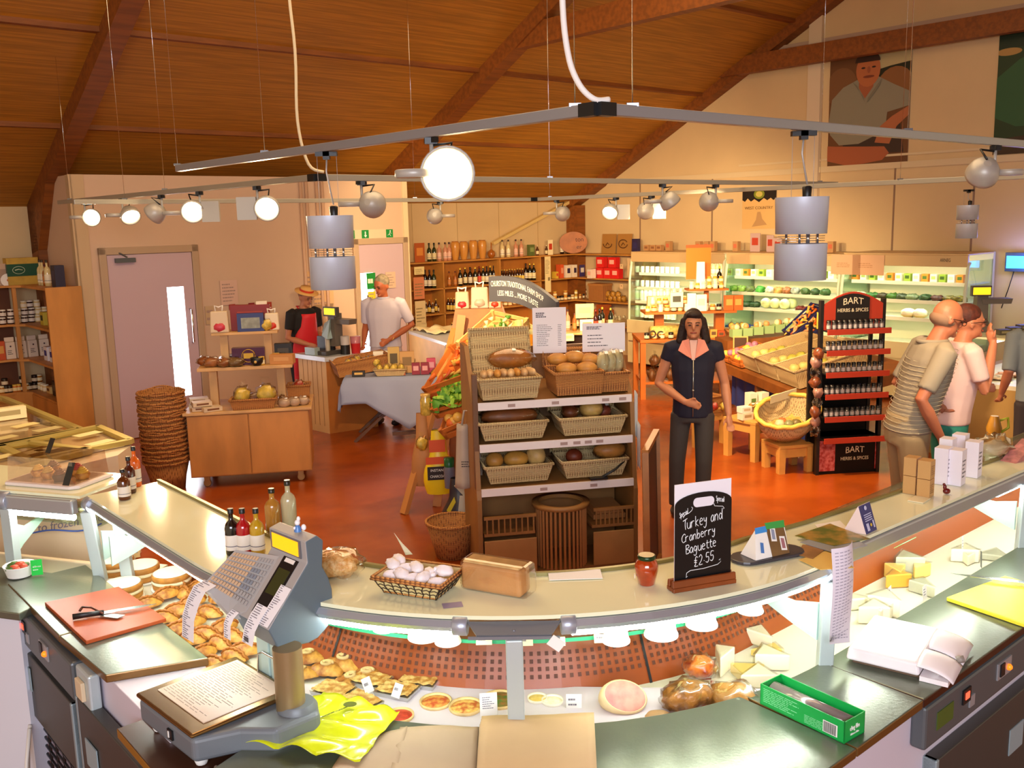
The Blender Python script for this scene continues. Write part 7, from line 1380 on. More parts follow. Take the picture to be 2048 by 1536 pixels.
# --- central tiered table
C0=V3((2.42,12.75,0));CR_=.0;ORP=mat('orange_pine','#c4691c',.45,var=.2,vscale=3);tt=thing('tiered_table','orange pine table with two upper shelves of chutneys and oils mid shop','table',C0,CR_)
b=B();b.box(-.72,.74,-.35,.5,.76,.80);b.obj('tabletop',ORP,tt,bevel=.004)
for x in (-.68,.66):
    for y in (-.3,.42):b=B();b.box(x-.035,x+.035,y-.035,y+.035,0,.76);b.obj('leg',ORP,tt)
b=B();b.box(-.68,.68,-.3,.42,.2,.23);b.obj('lower_shelf',ORP,tt)
b=B();b.box(-.62,.60,-.12,.38,1.11,1.14);b.obj('middle_tier',ORP,tt);b=B();b.box(-.02,.52,.02,.34,1.40,1.425);b.obj('top_tier',ORP,tt)
for x in (-.4,.42):b=B();b.box(x-.06,x+.06,.08,.2,.80,1.11);b.obj('tier_support',ORP,tt)
b=B();b.box(.22,.28,.15,.2,1.14,1.4);b.obj('tier_support',ORP,tt)
def cl_(x,y,z):return C0+V3((x,y,z+.001))
b=B();b.box(-.17,.17,-.005,.0,0,.46,0);b.box(-.17,.17,-.008,.003,.42,.46,1);tag(b.obj('orange_poster',[mat('poster_orange','#d9741a',.5),mat('poster_deep_orange','#c4501a',.5)],None,cl_(.14,.18,1.55),.05),'plain orange poster standing at the back of the top tier','poster')
b=B();b.box(-.06,.06,-.02,.02,0,.36,0,None,(.85,1));tag(b.obj('white_packet',WHITE,None,cl_(.15,.08,1.426),0),'tall white packet before the orange poster','packet');Bk['gold']('tall oil bottle with gold foil at the right of the top tier',cl_(.42,.15,1.426),'bottles on the central table')
for i in range(6):Jk['gold' if i % 2 else 'cream']('pale jar on the top tier of the central table, '+orde(i,6),cl_(.03+.08*i,.07,1.426),'jars on the top tier')
for i in range(4):Jk['gold']('pale jar stacked on the top tier, '+orde(i,4),cl_(.19+.08*i,.09,1.51),'jars on the top tier')
for i in range(14):(Jk[['gold','orange','cream','orange','dark','gold','cream'][i % 7]])('%s jar at the front of the middle tier, %s' % (['golden','orange','cream','orange','dark','golden','cream'][i % 7],orde(i,14)),cl_(-.58+.087*i,-.06+.02*(i % 2),1.141),'jars on the middle tier of the central table')
for i in range(9):(Jk[['cream','gold','orange'][i % 3]])('jar in the second layer of the middle tier, '+orde(i,9),cl_(-.5+.085*i,.02,1.235),'jars on the middle tier of the central table')
for i,x in enumerate((-.45,-.36,-.27,-.18,-.09)):Jk['cream']('pale tin behind the jars, raised at the left of the middle tier, '+orde(i,5),cl_(x,.2,1.33),'raised tins')
b=B();b.box(-.55,-.03,.14,.26,1.141,1.33);tag(b.obj('riser_box',mat('riser_pale','#e6d9a0',.5),None,C0,0),'pale riser box behind the jars on the middle tier','riser')
for i,(x,w_,h_,c,c2,lb) in enumerate(((-.2,.17,.20,'#efe8c8','#4a4a3a','white and green picture carton on the middle tier'),(.0,.11,.24,'#f4f4ea','#c9d6e8','bright white bag on the middle tier'),(.13,.14,.22,'#f6f4e6','#e6e0c0','white wide mouthed packet on the middle tier'),(.5,.13,.2,'#e0641a','#f0a04a','orange box, left of two at the right of the middle tier'),(.62,.13,.2,'#e0641a','#f0a04a','orange box, right of two at the right of the middle tier'))):pbox(lb,cl_(x,-.08,1.2 if i == 0 else 1.141),None,w_,.06,h_,c,c2,0,'packet','packet')
for i in range(8):(Jk[['dark','orange','honey'][i % 3]] if i < 4 else lambda lb,l,g:pbox(lb,l,g,.09,.07,[.15,.17,.11,.09][i-4],['#efe0b4','#efe0b4','#e0a84a','#c9501c'][i-4],'#6a4a2a',0,'packet','packet'))('item on the tabletop of the central table, '+orde(i,8),cl_([-.62,-.52,-.42,-.3,.02,.15,.26,.36][i],-.25,.801),'goods on the central tabletop')
q=thing('hay_bale','pale woven bundle with dark rings lying on the left of the central table','bundle',cl_(-.36,-.18,.801),.1);b=B();b.tube([(-.2,0,.08),(.22,.05,.08)],.085,14);b.obj('bundle_body',mat('bundle_straw','#e0c468',.6,var=.4,vscale=30),q);b=B();b.tube([(-.2+.04*cos(a),-.088,.07+.04*sin(a)) for a in [2*PI*i/14 for i in range(15)]],.01,6);b.tube([(-.09+.04*cos(a),-.083,.06+.04*sin(a)) for a in [2*PI*i/14 for i in range(15)]],.01,6);b.obj('dark_rings',mat('ring_dark','#3a2a1c',.5),q)
for i in range(6):pouch('yellow wrapped cake in the dark basket on the central table, '+orde(i,6),cl_(.52+.07*(i % 3),-.2+.04*(i % 2),.83+.08*(i//3)),'yellow cakes','yellow',.7)
tub_basket('goods_basket','dark basket of yellow cakes at the right end of the central table',cl_(.6,-.18,.801),0,.3,.22,.08,WICKB)
for i in range(5):pouch('brown bag under the central table, '+orde(i,5),cl_(-.55+.13*i,-.2,.24+.0),'bags under the central table','brown',1.5)
for i in range(4):pouch('stacked brown bag under the central table, '+orde(i,4),cl_(-.5+.14*i,-.15,.42),'bags under the central table','brown',1.4)
# --- sloping vegetable bench with pale wicker baskets
V0,V1=atz(1434,722,.62),atz(1622,803,.60);vd=(V1-V0).normalized();vn=V3((-vd.y,vd.x,0));vn=vn if vn.x > 0 else -vn
vb=thing('vegetable_bench','sloping brown wooden vegetable bench with a blue curtain below','bench');VL=(V1-V0).length
BRW=mat('bench_brown','#8a4f1c',.5,var=.2);zt=lambda n:.62+.25*n
def vp(a,n,z=0.0):p=V0+vd*a+vn*n;return V3((p.x,p.y,zt(n)+z))
b=B();b.add([vp(0,0),vp(VL,0),vp(VL,1.1),vp(0,1.1),vp(0,0,-.10),vp(VL,0,-.1),vp(VL,1.1,-.1),vp(0,1.1,-.1)],[(0,1,2,3),(7,6,5,4),(0,4,5,1),(1,5,6,2),(2,6,7,3),(3,7,4,0)]);b.obj('sloping_top',BRW,vb)
for a in (.05,VL*.45,VL-.08):
    for n in (.06,1.0):p=vp(a,n);b=B();b.bar((p.x,p.y,0),(p.x,p.y,p.z-.1),.07);b.obj('leg',BRW,vb)
b=B();b.grid(lambda u,v:V0+vd*(.15+u*(VL-.3))+vn*(.14+.02*sin(u*50))+V3((0,0,-.62+.10+(.44)*v)),60,2);b.obj('blue_curtain',mat('navy_curtain','#24306e',.7),vb)
for i,(a,lb) in enumerate(((.70,'furthest'),(1.22,'middle'),(1.74,'nearest'))):
    q=tub_basket('wicker_tray','%s of the three large pale rectangular wicker baskets on the vegetable bench' % lb,vp(a+.25,.45,.012),math.atan2(vn.y,vn.x),.84,.50,.19,WICK,1.06);q.rotation_euler=(0,-.245,math.atan2(vn.y,vn.x))
    for k in range(7):b=B();b.blob((0,0,0),(.06,.05,.05),0,10,.2,3,k);tag(b.obj('vegetable',[mat('pale_veg','#e6cc7a',.5,var=.3),mat('green_veg','#c9c04a',.5,var=.3)][k % 2],None,vp(a+.10+.1*(k % 4),.18+.16*(k % 4)+.1*(k//4),.13)),'pale root vegetable in the %s large wicker basket, %s' % (lb,orde(k,7)),'vegetable','roots in the large wicker baskets')
for i,a in enumerate((.05,.42)):
    P_=vp(a,.02,.02);crate('shallow orange crate at the far end of the vegetable bench, '+['left','right'][i],P_,vd,V3((vn.x,vn.y,.25)),.34,.5,.09,ORW,6+i,[mat('mauve_veg','#b0708a',.5),mat('yellow_veg','#e6c24a',.5)],18,False)
# stepped back of the bench with green boxes and blue carrot display
b=B();b.add([vp(-.5,.15,-.1),vp(-.05,.15,-.1),vp(-.05,1.1,-.1),vp(-.5,1.1,-.1),vp(-.5,.15,.20),vp(-.05,.15,.20),vp(-.05,1.1,.0),vp(-.5,1.1,.0)],[(3,2,1,0),(4,5,6,7),(0,1,5,4),(1,2,6,5),(2,3,7,6),(3,0,4,7)]);b.obj('back_step',BRW,vb)
for i in range(6):
    q=thing('berry_box','pale green box of vegetables behind the bench, '+orde(i,6),'box',vp(-.12,.28+.14*i,.205-.025*i),math.atan2(vn.y,vn.x),'green boxes');b=B();b.box(-.06,.06,-.06,.06,0,.10);b.obj('box_body',mat('mint_box','#9cba7a',.5),q);b=B()
    for k in range(4):b.blob((jit(.03),jit(.03),.12),.04,k % 2,8)
    b.obj('vegetables',[mat('cream_veg','#f0d9a8',.5),mat('peach_veg','#e09a5a',.5)],q)
for i,a in enumerate((.05,.42)):
    crate('dark blue sloping box of bunched carrots at the back of the bench, '+['left','right'][i],vp(a+.0,.86,.08),vd,V3((vn.x,vn.y,.9)),.36,.5,.08,mat('blue_display','#1f2458',.5),9+i,[CAR,mat('carrot_peach','#f0a06a',.5),ONI],26,None)
q=thing('small_chalkboard','little framed chalkboard standing on the vegetable bench','chalkboard',vp(.0,.30,.02),-.15);b=B();b.box(-.09,.09,0,.015,0,.2);b.obj('frame',mat('pale_frame','#d9b060',.5),q);b=B();b.quad((-.075,-.001,.015),(.075,-.001,.015),(.075,-.001,.185),(-.075,-.001,.185));b.obj('slate',mat('slate_brown','#4a2c14',.6),q)
# --- low stools and the tilted oval basket
def stool(lb,loc,rz,w,d,h):
    q=thing('wooden_stool',lb,'stool',loc,rz,'low pine stools');P_=mat('stool_pine','#d9a050',.5,var=.15,vscale=4)
    b=B();b.box(-w/2,w/2,-d/2,d/2,h-.03,h);b.obj('seat',P_,q,bevel=.004)
    for x in (-1,1):
        for y in (-1,1):b=B();b.box(x*(w/2-.035)-.03,x*(w/2-.035)+.03,y*(d/2-.035)-.03,y*(d/2-.035)+.03,0,h-.03,0,None,(1.15,1.15));b.obj('leg',P_,q)
    b=B();b.box(-w/2+.03,w/2-.03,-d/2+.02,-d/2+.05,h-.12,h-.03);b.box(-w/2+.03,w/2-.03,d/2-.05,d/2-.02,h-.12,h-.03);b.box(-w/2+.02,-w/2+.05,-d/2+.03,d/2-.03,h-.12,h-.03);b.box(w/2-.05,w/2-.02,-d/2+.03,d/2-.03,h-.12,h-.03);b.obj('apron',P_,q)
    return q
stool('pine stool carrying the big oval basket',V3((2.60,8.78,0)),.25,.36,.34,.27);stool('pine stool with loaf packs between the oval basket and the woman',V3((2.42,9.32,0)),.6,.44,.42,.40);stool('pine stool with a handled basket just right of the woman',V3((2.0,9.95,0)),.5,.44,.4,.38)
q=thing('oval_basket','big pale oval basket tilted open on a stool with a cream card','basket',V3((2.60,8.82,.36)),0);q.rotation_euler=(.40,-.22,.25);b=B();b.lathe([(0,.0),(.2,.0),(.27,.10),(.31,.24),(.295,.24),(.255,.11),(.19,.02),(0,.02)],32,0,sx=1.0,sy=.8,cap=False);b.obj('basket_body',WICK,q)
b=B();b.tube([(.305*cos(a),.244*sin(a),.245+.006*sin(a*14)) for a in [2*PI*i/56 for i in range(56)]],.022,8,closed=True);b.obj('rim',mat('rim_cane','#e6b850',.5,bump=.6,bscale=60),q);b=B();b.box(-.06,.22,.20,.205,.21,.30);b.obj('cream_card',mat('cream_card','#eadfb8',.6),q)
b=B();b.grid(lambda u,v:V3(((u-.5)*.36,(v-.5)*.28,.05+.03*noise.noise(V3((u*6,v*6,0))))),10,8);b.obj('straw_lining',mat('straw','#c9a24a',.7,var=.4,vscale=30),q)
for i,(x,y,c) in enumerate(((-.1,-.06,'#d9d0a0'),(-.02,-.08,'#8a8a5a'),(.06,-.04,'#7a6a3a'),(-.05,.03,'#c9703a'))):b=B();b.blob((0,0,0),.05,0,10,.2,3,i);tag(b.obj('gourd',mat('gourd_'+c[1:],c,.4,var=.3,vscale=20),None,V3((2.60+x,8.76+y,.45))),'small %s gourd lying in the big oval basket' % ['cream','green','olive','orange'][i],'gourd','gourds in the oval basket')
s2_=V3((2.42,9.32,.401));
for i,(x,y,w_,h_,c,c2,lb) in enumerate(((-.12,-.12,.13,.07,'#e8dcc0','#b09a70','lower white fudge box on the middle stool'),(-.13,-.12,.12,.06,'#f0e8d8','#c9b48a','upper white fudge box on the middle stool'),(.12,-.1,.2,.1,'#c96a24','#8a3c14','orange brown box on the middle stool'),(.0,.14,.09,.22,'#efe6cc','#5a7a3a','white upright packet with green mark, left of two'),(.12,.15,.09,.22,'#efe6cc','#5a7a3a','white upright packet with green mark, right of two'))):pbox(lb,s2_+V3((x,y,.071 if i == 1 else 0)),None,w_,.09,h_,c,c2,.4,'packet','packet')
for i in range(5):bread('wrapped baguette sandwich piled on the middle stool, '+orde(i,5),s2_+V3((-.02+.045*i,.02+.02*i,.09)),(.025,.10,.025),['#d9a04a','#e0b860','#c97a2c'][i % 3],-.5,'wrapped sandwiches',True,i)
s3_=V3((2.0,9.95,.381));q=tub_basket('handled_basket','brown handled basket on the far stool',s3_+V3((.02,.02,0)),.5,.38,.28,.12,WICKB,1.2);b=B();b.tube([(.0,-.13,.12),(.0,-.1,.28),(.0,0,.34),(.0,.1,.28),(.0,.13,.12)],.012,6);b.obj('handle',WICKB,q)
pouch('white wrapped goods in the handled basket',s3_+V3((.02,.0,.05)),None,'yellow',1.5)
for i in range(5):pouch('net of golden bags on the far side of the stools, '+orde(i,5),s3_+V3((-.15+.09*i,-.17,0)),'golden bags by the stools','red' if i % 2 else 'yellow',.8)
# --- spice rack
X0=V3((3.10,8.58,0));XR=.12;sr_=thing('spice_rack','tall black spice rack with red shelf edges and an arched header','display rack',X0,XR)
BLK=mat('rack_black','#120c0c',.4);RED=mat('rack_red','#a8321c',.45);REDP=mat('rack_red_panel','#a02c2c',.5,var=.5,vscale=30,color2='#c96a6a')
b=B();b.box(-.31,-.28,-.02,.03,0,1.62);b.obj('front_post',BLK,sr_);b=B();b.box(.28,.31,-.02,.03,0,1.62);b.obj('front_post',BLK,sr_)
for x in (-.31,.28):b=B();b.box(x,x+.03,.2,.23,0,1.4);b.obj('rear_post',BLK,sr_);b=B();b.box(-.28,.28,-.0,.24,.0,.36);b.box(-.28,.28,.21,.23,.36,.95);b.obj('base_box',BLK,sr_)
b=B();ht=[(-.28,1.34),(.28,1.34)]+[(.28-.56*i/12,1.58+.11*sin(PI*i/12)) for i in range(13)];b.prism(ht,-.0,.02,0,UPR@ Tm(0,0,0));hd_=b.obj('header_panel',RED,sr_)
b=B();hb=[(-.17,1.34),(.15,1.34)]+[(.15-.32*i/8,1.635+.04*sin(PI*i/8)) for i in range(9)];b.prism(hb,.0,.004,0,Tm(0,-.02,0)@ UPR);b.obj('header_black',BLK,hd_)
RC=mat('rack_lettering','#dcd0b4',.5)
arcb=lambda R:(lambda c:V3((c.x,c.y-(c.x*c.x)/(2*R),c.z)))
text('BART',.085,RC,sr_,Tm(-.01,-.027,1.61)@ UPR,bend=arcb(.35),fit=.19);text('HERBS & SPICES',.045,RC,sr_,Tm(-.01,-.027,1.525)@ UPR,fit=.29)
b=B();b.quad((-.28,-.003,.03),(-.12,-.003,.03),(-.12,-.003,.32),(-.28,-.003,.32));b.obj('red_panel',REDP,sr_);b=B();b.quad((.27,-.003,.03),(.3,-.003,.03),(.3,-.003,.32),(.27,-.003,.32));b.obj('red_panel',REDP,sr_)
text('BART',.085,RC,sr_,Tm(.07,-.006,.225)@ UPR,bend=arcb(.5),fit=.18);text('HERBS & SPICES',.045,RC,sr_,Tm(.07,-.006,.14)@ UPR,fit=.27)
zs=(1.36,1.17,.97,.77,.56,.36)
for z in zs:b=B();b.box(-.28,.30,-.10,.22,z-.02,z-.008);s=b.obj('shelf',BLK,sr_);b=B();b.box(-.28,.32,-.115,-.10,z-.045,z+.005);b.obj('red_edge',RED,s)
sj=None
for j,z in enumerate(zs[:5]):
    for i in range(11):
        loc=X0+MR(XR,3,'Z')@ V3((-.25+.05*i,-.06,z-.006));lb='small black capped spice jar on the %s shelf of the spice rack, %s' % (['top','second','third','fourth','fifth'][j],orde(i,11))
        if sj is None:
            sj=thing('spice_jar',lb,'jar',loc,XR,'spice jars on the rack');b=B();b.lathe([(.02,0),(.02,.062),(.016,.066)],10);b.obj('glass_body',mat('spice_glass','#4a4648',.15,coat=.6),sj);b=B();b.lathe([(.0205,.015),(.0205,.048)],10,cap=False);b.obj('label',mat('spice_label','#a8a0a0',.5),sj);b=B();b.lathe([(.021,.066),(.021,.09),(0,.091)],10);b.obj('cap',BLK,sj)
        else:dup(sj,loc,XR,lb)
b=B();
for i in range(9):b.blob((-.345+jit(.02),-.05+jit(.03),1.15-.09*i),(.05,.04,.055),i % 3,9,.5,3,i)
q=tag(b.obj('hanging_strip',[mat('strip_brown','#8a4a2c',.3,var=.5,vscale=30),mat('strip_pink','#b08070',.3,var=.5,vscale=20),CLEAR],None,X0,XR),'strip of clear brown snack bags hanging at the left side of the spice rack','snack strip');q['kind']='stuff'
for i,(x,c,lb) in enumerate(((-.22,'#c9a23a','yellow topped pot at the left of the rack shelf'),(-.16,'#c9b48a','cream packet on the top rack shelf'))):pbox(lb,X0+MR(XR,3,'Z')@ V3((x-.05,.06,1.355)),None,.06,.05,.15,c,'#4a2a14',XR,'packet','packet')
# --- deli counter and far till at the right edge
g=thing('deli_counter','lit glass deli counter with a red base at the right edge beyond the couple','counter',V3((5.35,9.75,0)),-.75+PI/2-.1)
b=B();b.box(-1.2,1.0,-.4,.5,0,.72,0);b.box(-1.2,1.0,-.42,-.40,.0,.62,1);b.obj('body',[mat('deli_body','#a88850',.5),mat('deli_red','#b3321c',.5)],g);b=B();b.box(-1.2,1.0,-.4,.3,.72,.76);b.obj('display_deck',WELL,g);b=B();b.box(-1.2,1.0,-.3,.1,1.18,1.2);b.obj('top_shelf',SHEEN_GLASS,g);b=B();b.tube([(-1.1,-.1,1.15),(.9,-.1,1.15)],.015,8);b.obj('light_tube',CH_L,g);b=B();b.box(-1.2,1.0,-.41,-.40,.76,1.1);b.obj('front_glass',CLEARB,g)
for i in range(8):q=heap('pale sliced meat tray in the deli counter, '+orde(i,8),g.location+MR(g.rotation_euler[2],3,'Z')@ V3((-.9+.22*i,-.1,.761)),'deli trays',['#e8c8a8','#d99a80','#f0e0c8'][i % 3],(.10,.12,.025),i+90,'meat_tray','meat')
for i in range(6):pbox('dark jar box on the deli counter shelf, '+orde(i,6),g.location+MR(g.rotation_euler[2],3,'Z')@ V3((-.9+.25*i,-.1,1.201)),'packs on the deli shelf',.12,.1,.05,'#4a4638','#8a8260',0,'packet','packet')
v=aty(1965,605,9.3);q=thing('till_scale','far till with a glowing yellow display behind the couple','till',V3((v.x,v.y,1.2)),-.15);b=B();b.box(-.06,.06,-.02,.12,.0,.42,0,None,(.8,.8));b.obj('post',mat('till_brown_grey','#5e564e',.4),q)
b=B();b.box(-.12,.06,-.06,.0,.36,.46);h_=b.obj('display_housing',mat('till_dark','#3f3a36',.4),q);b=B();b.quad((-.11,-.062,.375),(.05,-.062,.375),(.05,-.062,.445),(-.11,-.062,.445));b.obj('yellow_display',mat('till_yellow','#ffd21a',.4,emit=1.2),h_);b=B();b.box(.0,.26,-.02,.15,.28,.33,0,None,(1.1,1));b.obj('printer_arm',mat('till_brown_grey','#5e564e',.4),q)
q=thing('kettle','yellow green handled flask low behind the woman in white','flask',aty(1987,870,7.6));b=B();b.lathe([(.05,0),(.06,.06),(.04,.13),(.03,.16)],14);b.obj('flask_body',mat('flask_amber','#b0802c',.3),q);b=B();b.tube([(.04,0,.12),(.11,0,.14),(.12,0,.06),(.06,0,.02)],.012,6);b.obj('handle',mat('lime_handle','#9aa82c',.4),q)
# --- chest freezer at the left, with the frozen food banner
fz=thing('chest_freezer','long glass topped chest freezer with yellow metal edging at the left','freezer',(0,0,0));FRM=mat('freezer_yellow','#cdbb6a',.35,.4);z_=.86
def fq(*q):return [atz(x,y,z_) for x,y in q]
A=fq((-120,800),(145,858),(197,856),(262,885),(60,935),(-200,900))
body=[A[0],A[1]+V3((.0,.0,0)),A[2],A[3],atz(235,905,z_),atz(-200,1010,z_)]
b=B();b.prism([(p.x,p.y) for p in body],.02,z_-.02);b.obj('body',mat('freezer_body','#dccfb8',.45),fz)
P4=[atz(0,895,z_),atz(197,857,z_),atz(262,885,z_),atz(60,925,z_)];P5=[atz(-60,790,z_),atz(0,800,z_),atz(150,862,z_),atz(0,898,z_)]
for k,pp_ in enumerate((P4,[atz(-150,770,z_),atz(10,800,z_),atz(160,862,z_),atz(-150,925,z_)],[atz(-150,925,z_),atz(60,888,z_),atz(180,905,z_),atz(-150,985,z_)])):
    b=B()
    for i in range(4):b.bar(pp_[i]+V3((0,0,.01)),pp_[(i+1) % 4]+V3((0,0,.01)),.05,.035)
    fr_=b.obj('lid_frame',FRM,fz);b=B();b.add([tuple(p+V3((0,0,.005))) for p in pp_],[(0,1,2,3)]);b.obj('glass_lid',glassy('freezer_glass','#fff6e2',.2,.05),fr_)
for i in range(22):
    px,py=rnd.uniform(5,120),rnd.uniform(828,880);pbox('cream tub of frozen food in the freezer, number %s across' % orde(i,22).replace(' from left',''),atz(px,py,.80)-V3((0,0,.08)),'frozen tubs',.10,.10,.06,'#9a8a5a','#c9b880',rnd.random(),'frozen_tub','food tub') if i < 14 else None
for i,(px,py) in enumerate(((50,850),(95,858),(10,912),(60,905),(100,897),(175,868),(200,885),(5,876))):
    b=B();b.box(-.10,.10,-.05,.05,0,.002);tag(b.obj('freezer_ticket',mat('ticket_cream_yellow','#efe2a0',.5),None,atz(px,py,z_+.012),RZ+.3),'cream ticket lying on the freezer lid, '+orde(i,8),'ticket','tickets on the freezer lid')
pbox('small cream card box standing on the freezer at the left edge',atz(18,838,z_+.01),None,.26,.08,.10,'#efe0b0','#a89a6a',RZ,'card_box','box')
p0_,p1_=P2(.24,.42),P2(.86,.42);b=B();bn=thing('frozen_food_banner','pale curved banner reading to frozen food behind the left glass','banner',(p0_+p1_)/2+V3((0,0,.79)),math.atan2(p0_.y-p1_.y,p0_.x-p1_.x))
b.grid(lambda u,v:V3(((u-.5)*.85,.0*u,.30*v)),10,2);b.obj('banner_sheet',mat('banner_beige','#dcc0a4',.6),bn,solid=.003)
text('to frozen food',.06,mat('banner_ink','#7a6a80',.6),bn,Tm(0.08,-.030,.20,rx=0)@ MR(-.22,4,'Y')@ UPR,shear=.3,fit=.42);b=B();b.tube([(-.16+.44*i/12,-.036,.13+.09*(i/12)**1.6+.015*sin(i*.5)) for i in range(13)],.004,6);b.obj('blue_swoosh',mat('banner_blue','#3a5ab8',.5),bn)
# ---------------------------------------------------------------- people
def rings(b,R,n=14):
    """closed loft through horizontal or tilted rings (centre, rx, ry)"""
    vs=[];fs=[];N=len(R)
    for k,(c,rx,ry) in enumerate(R):
        for i in range(n):a=2*PI*i/n;vs.append((c[0]+rx*cos(a),c[1]+ry*sin(a),c[2]))
    for k in range(N-1):
        for i in range(n):j=(i+1) % n;fs.append((k*n+i,k*n+j,k*n+n+j,k*n+n+i))
    fs += [tuple(reversed(range(n))),tuple(range((N-1)*n,N*n))];return b.add(vs,fs,0,True)
def fuse(b,name,m,parent,vox=.009,smooth=4):
    o=b.obj(name,m,parent);x=o.modifiers.new('fuse','REMESH');x.mode='VOXEL';x.voxel_size=vox;x.use_smooth_shade=True
    y=o.modifiers.new('soften','SMOOTH');y.iterations=smooth;y.factor=.5;return o
def person(lb,loc,rz,h,arms,skin,shirt,trous,hair,lean=0,face=(0,0),wide=1.0,sleeve=.22,legs=None,hairlen=0,hem=.86,bare=0):
    """built facing local -y at 1.68 m, scaled to h; arms = (elbow, wrist) for each side, -x first"""
    q=thing('person',lb,'person',loc,rz);k=h/1.68;q.scale=(k,k,k);V=Vector;SK=mat('skin_'+skin[1:],skin,.5,var=.06,vscale=12)
    ly=lambda z:-lean*max(0,z-.9)/.6
    sh=[V((-.175*wide,ly(1.38),1.375)),V((.175*wide,ly(1.38),1.375))];hc=V((0,ly(1.56)-.02,1.555));fx,fz=face
    HM=MT(hc)@ MR(fx,4,'Z')@ MR(fz,4,'X')
    b=B();b.blob((0,.008,.02),(.074,.092,.098),0,18,M=HM);b.blob((0,-.022,-.05),(.054,.062,.065),0,14,M=HM);b.blob((0,-.094,-.012),(.013,.018,.024),0,8,M=HM);b.blob((0,-.078,-.082),(.026,.018,.018),0,8,M=HM);b.blob((0,-.078,.022),(.05,.016,.012),0,8,M=HM)
    for s in (-1,1):b.blob((s*.076,.01,-.01),(.010,.018,.03),0,8,M=HM)
    b.tube([hc+V((0,.02,-.05)),V((0,ly(1.4)+.01,1.38))],[.05,.062],12);rings(b,[(V((0,ly(z),z)),rx*wide,ry) for z,rx,ry in ((.84,.13,.09),(1.0,.12,.085),(1.2,.14,.09),(1.36,.13,.075),(1.42,.06,.06))])
    for s in range(2):
        e,w=V(arms[s][0]),V(arms[s][1]);S_=sh[s];b.tube([S_,S_.lerp(e,.5),e,e.lerp(w,.35),w],[.05,.045,.038,.040,.026],10)
        d=(w-e).normalized();hd=V(arms[s][2]).normalized() if len(arms[s]) > 2 else d;sd=hd.cross(V((0,-1,0)) if abs(hd.y) < .8 else V((0,0,1))).normalized();nn=sd.cross(hd)
        b.tube([w,w+hd*.03,w+hd*.085],[.026,.034,.030],10,sq=.55)
        for i,(o_,l) in enumerate(((-.026,.058),(-.009,.070),(.009,.066),(.026,.052))):p=w+hd*.08+sd*o_;b.tube([p,p+hd*l*.5+nn*.008,p+hd*l*.85+nn*.028],[.010,.009,.0075],6)
        p=w+hd*.03+sd*.028*(1 if s else -1);b.tube([p,p+hd*.03+sd*.02*(1 if s else -1)+nn*.012,p+hd*.055+sd*.022*(1 if s else -1)+nn*.02],[.011,.010,.008],6)
    L=legs or [((-.09,0,.86),(-.10,-.02,.47),(-.11,.02,.07)),((.09,0,.86),(.10,-.02,.47),(.11,.02,.07))]
    for a,c,e in L:b.tube([a,c,e],[.07,.048,.035],10)
    fuse(b,'body',SK,q,.0085)
    b=B();ms=mat('shirt_'+shirt[1:],shirt,.8,bump=.25,bscale=14);b.tube([V((0,ly(1.4)+.012,1.375)),V((0,ly(1.4)+.012,1.425))],[.085,.066],14)
    rings(b,[(V((0,ly(z)+oy,z)),rx*wide,ry*wide) for z,rx,ry,oy in ((hem,.168,.122,0),(.95,.160,.118,-.005),(1.05,.158,.118,-.01),(1.2,.175,.122,-.01),(1.32,.182,.115,0),(1.39,.165,.09,.01),(1.42,.09,.075,.01))])
    for s in range(2):
        e=V(arms[s][0]);S_=sh[s];L_=(e-S_).length;t=min(1,sleeve/L_);b.tube([S_+V(((.05 if s == 0 else -.05),0,.012)),S_,S_.lerp(e,t)],[.056,.066,.056],14)
    fuse(b,'top',ms,q,.011,5)
    b=B();mt=mat('trousers_'+trous[1:],trous,.8,bump=.2,bscale=12);rings(b,[(V((0,0,z)),rx*wide,ry*wide) for z,rx,ry in ((.78,.150,.112),(.86,.160,.115),(.93,.150,.11),(.98,.145,.10))])
    for a,c,e in L:b.tube([V(a)+V((0,0,-.02)),c,V(e)+V((0,0,.0))],[.088*wide,.068,.056],12)
    fuse(b,'trousers',mt,q,.012,4)
    for a,c,e in L:b=B();b.blob((e[0],e[1]-.06,.035),(.045,.12,.04),0,12);b.obj('shoe',mat('shoe_dark','#241c18',.5),q)
    if hair:
        mh=mat('hair_'+hair[1:],hair,.7,var=.4,vscale=30,bump=.6,bscale=40);b=B();b.blob((0,.022,.042),(.081,.094,.088),0,18,.08,5,M=HM)
        if hairlen:
            b.blob((0,-.045,.085),(.062,.045,.028),0,12,M=HM)
            for s in (-1,1):b.tube([HM@ V((s*.066,.0,.05)),HM@ V((s*.085,.01,-.04)),hc+V((s*.10,.02,-.13)),hc+V((s*.085,.02,-.13-hairlen*.6))],[.035,.038,.042,.018],10,sq=.8)
            b.tube([HM@ V((0,.06,.05)),hc+V((0,.07,-.08)),hc+V((0,.06,-.13-hairlen*.6))],[.07,.085,.05],12,sq=.6)
        fuse(b,'hair',mh,q,.009,2)
    b=B()
    for s in (-1,1):b.blob((s*.030,-.0835,.006),(.013,.006,.005),0,8,M=HM);b.tube([(s*.014,-.092,.026),(s*.03,-.094,.031),(s*.048,-.086,.026)],.0035,5,0,HM)
    b.obj('eyes',mat('eye_dark','#2a1c18',.4),q);b=B();b.tube([(-.024,-.083,-.052),(0,-.091,-.050),(.024,-.083,-.052)],.0055,6,0,HM);b.obj('mouth',mat('lips','#9c4a3c',.5),q)
    q['hm']=0;del q['hm'];return q,HM,hc,sh
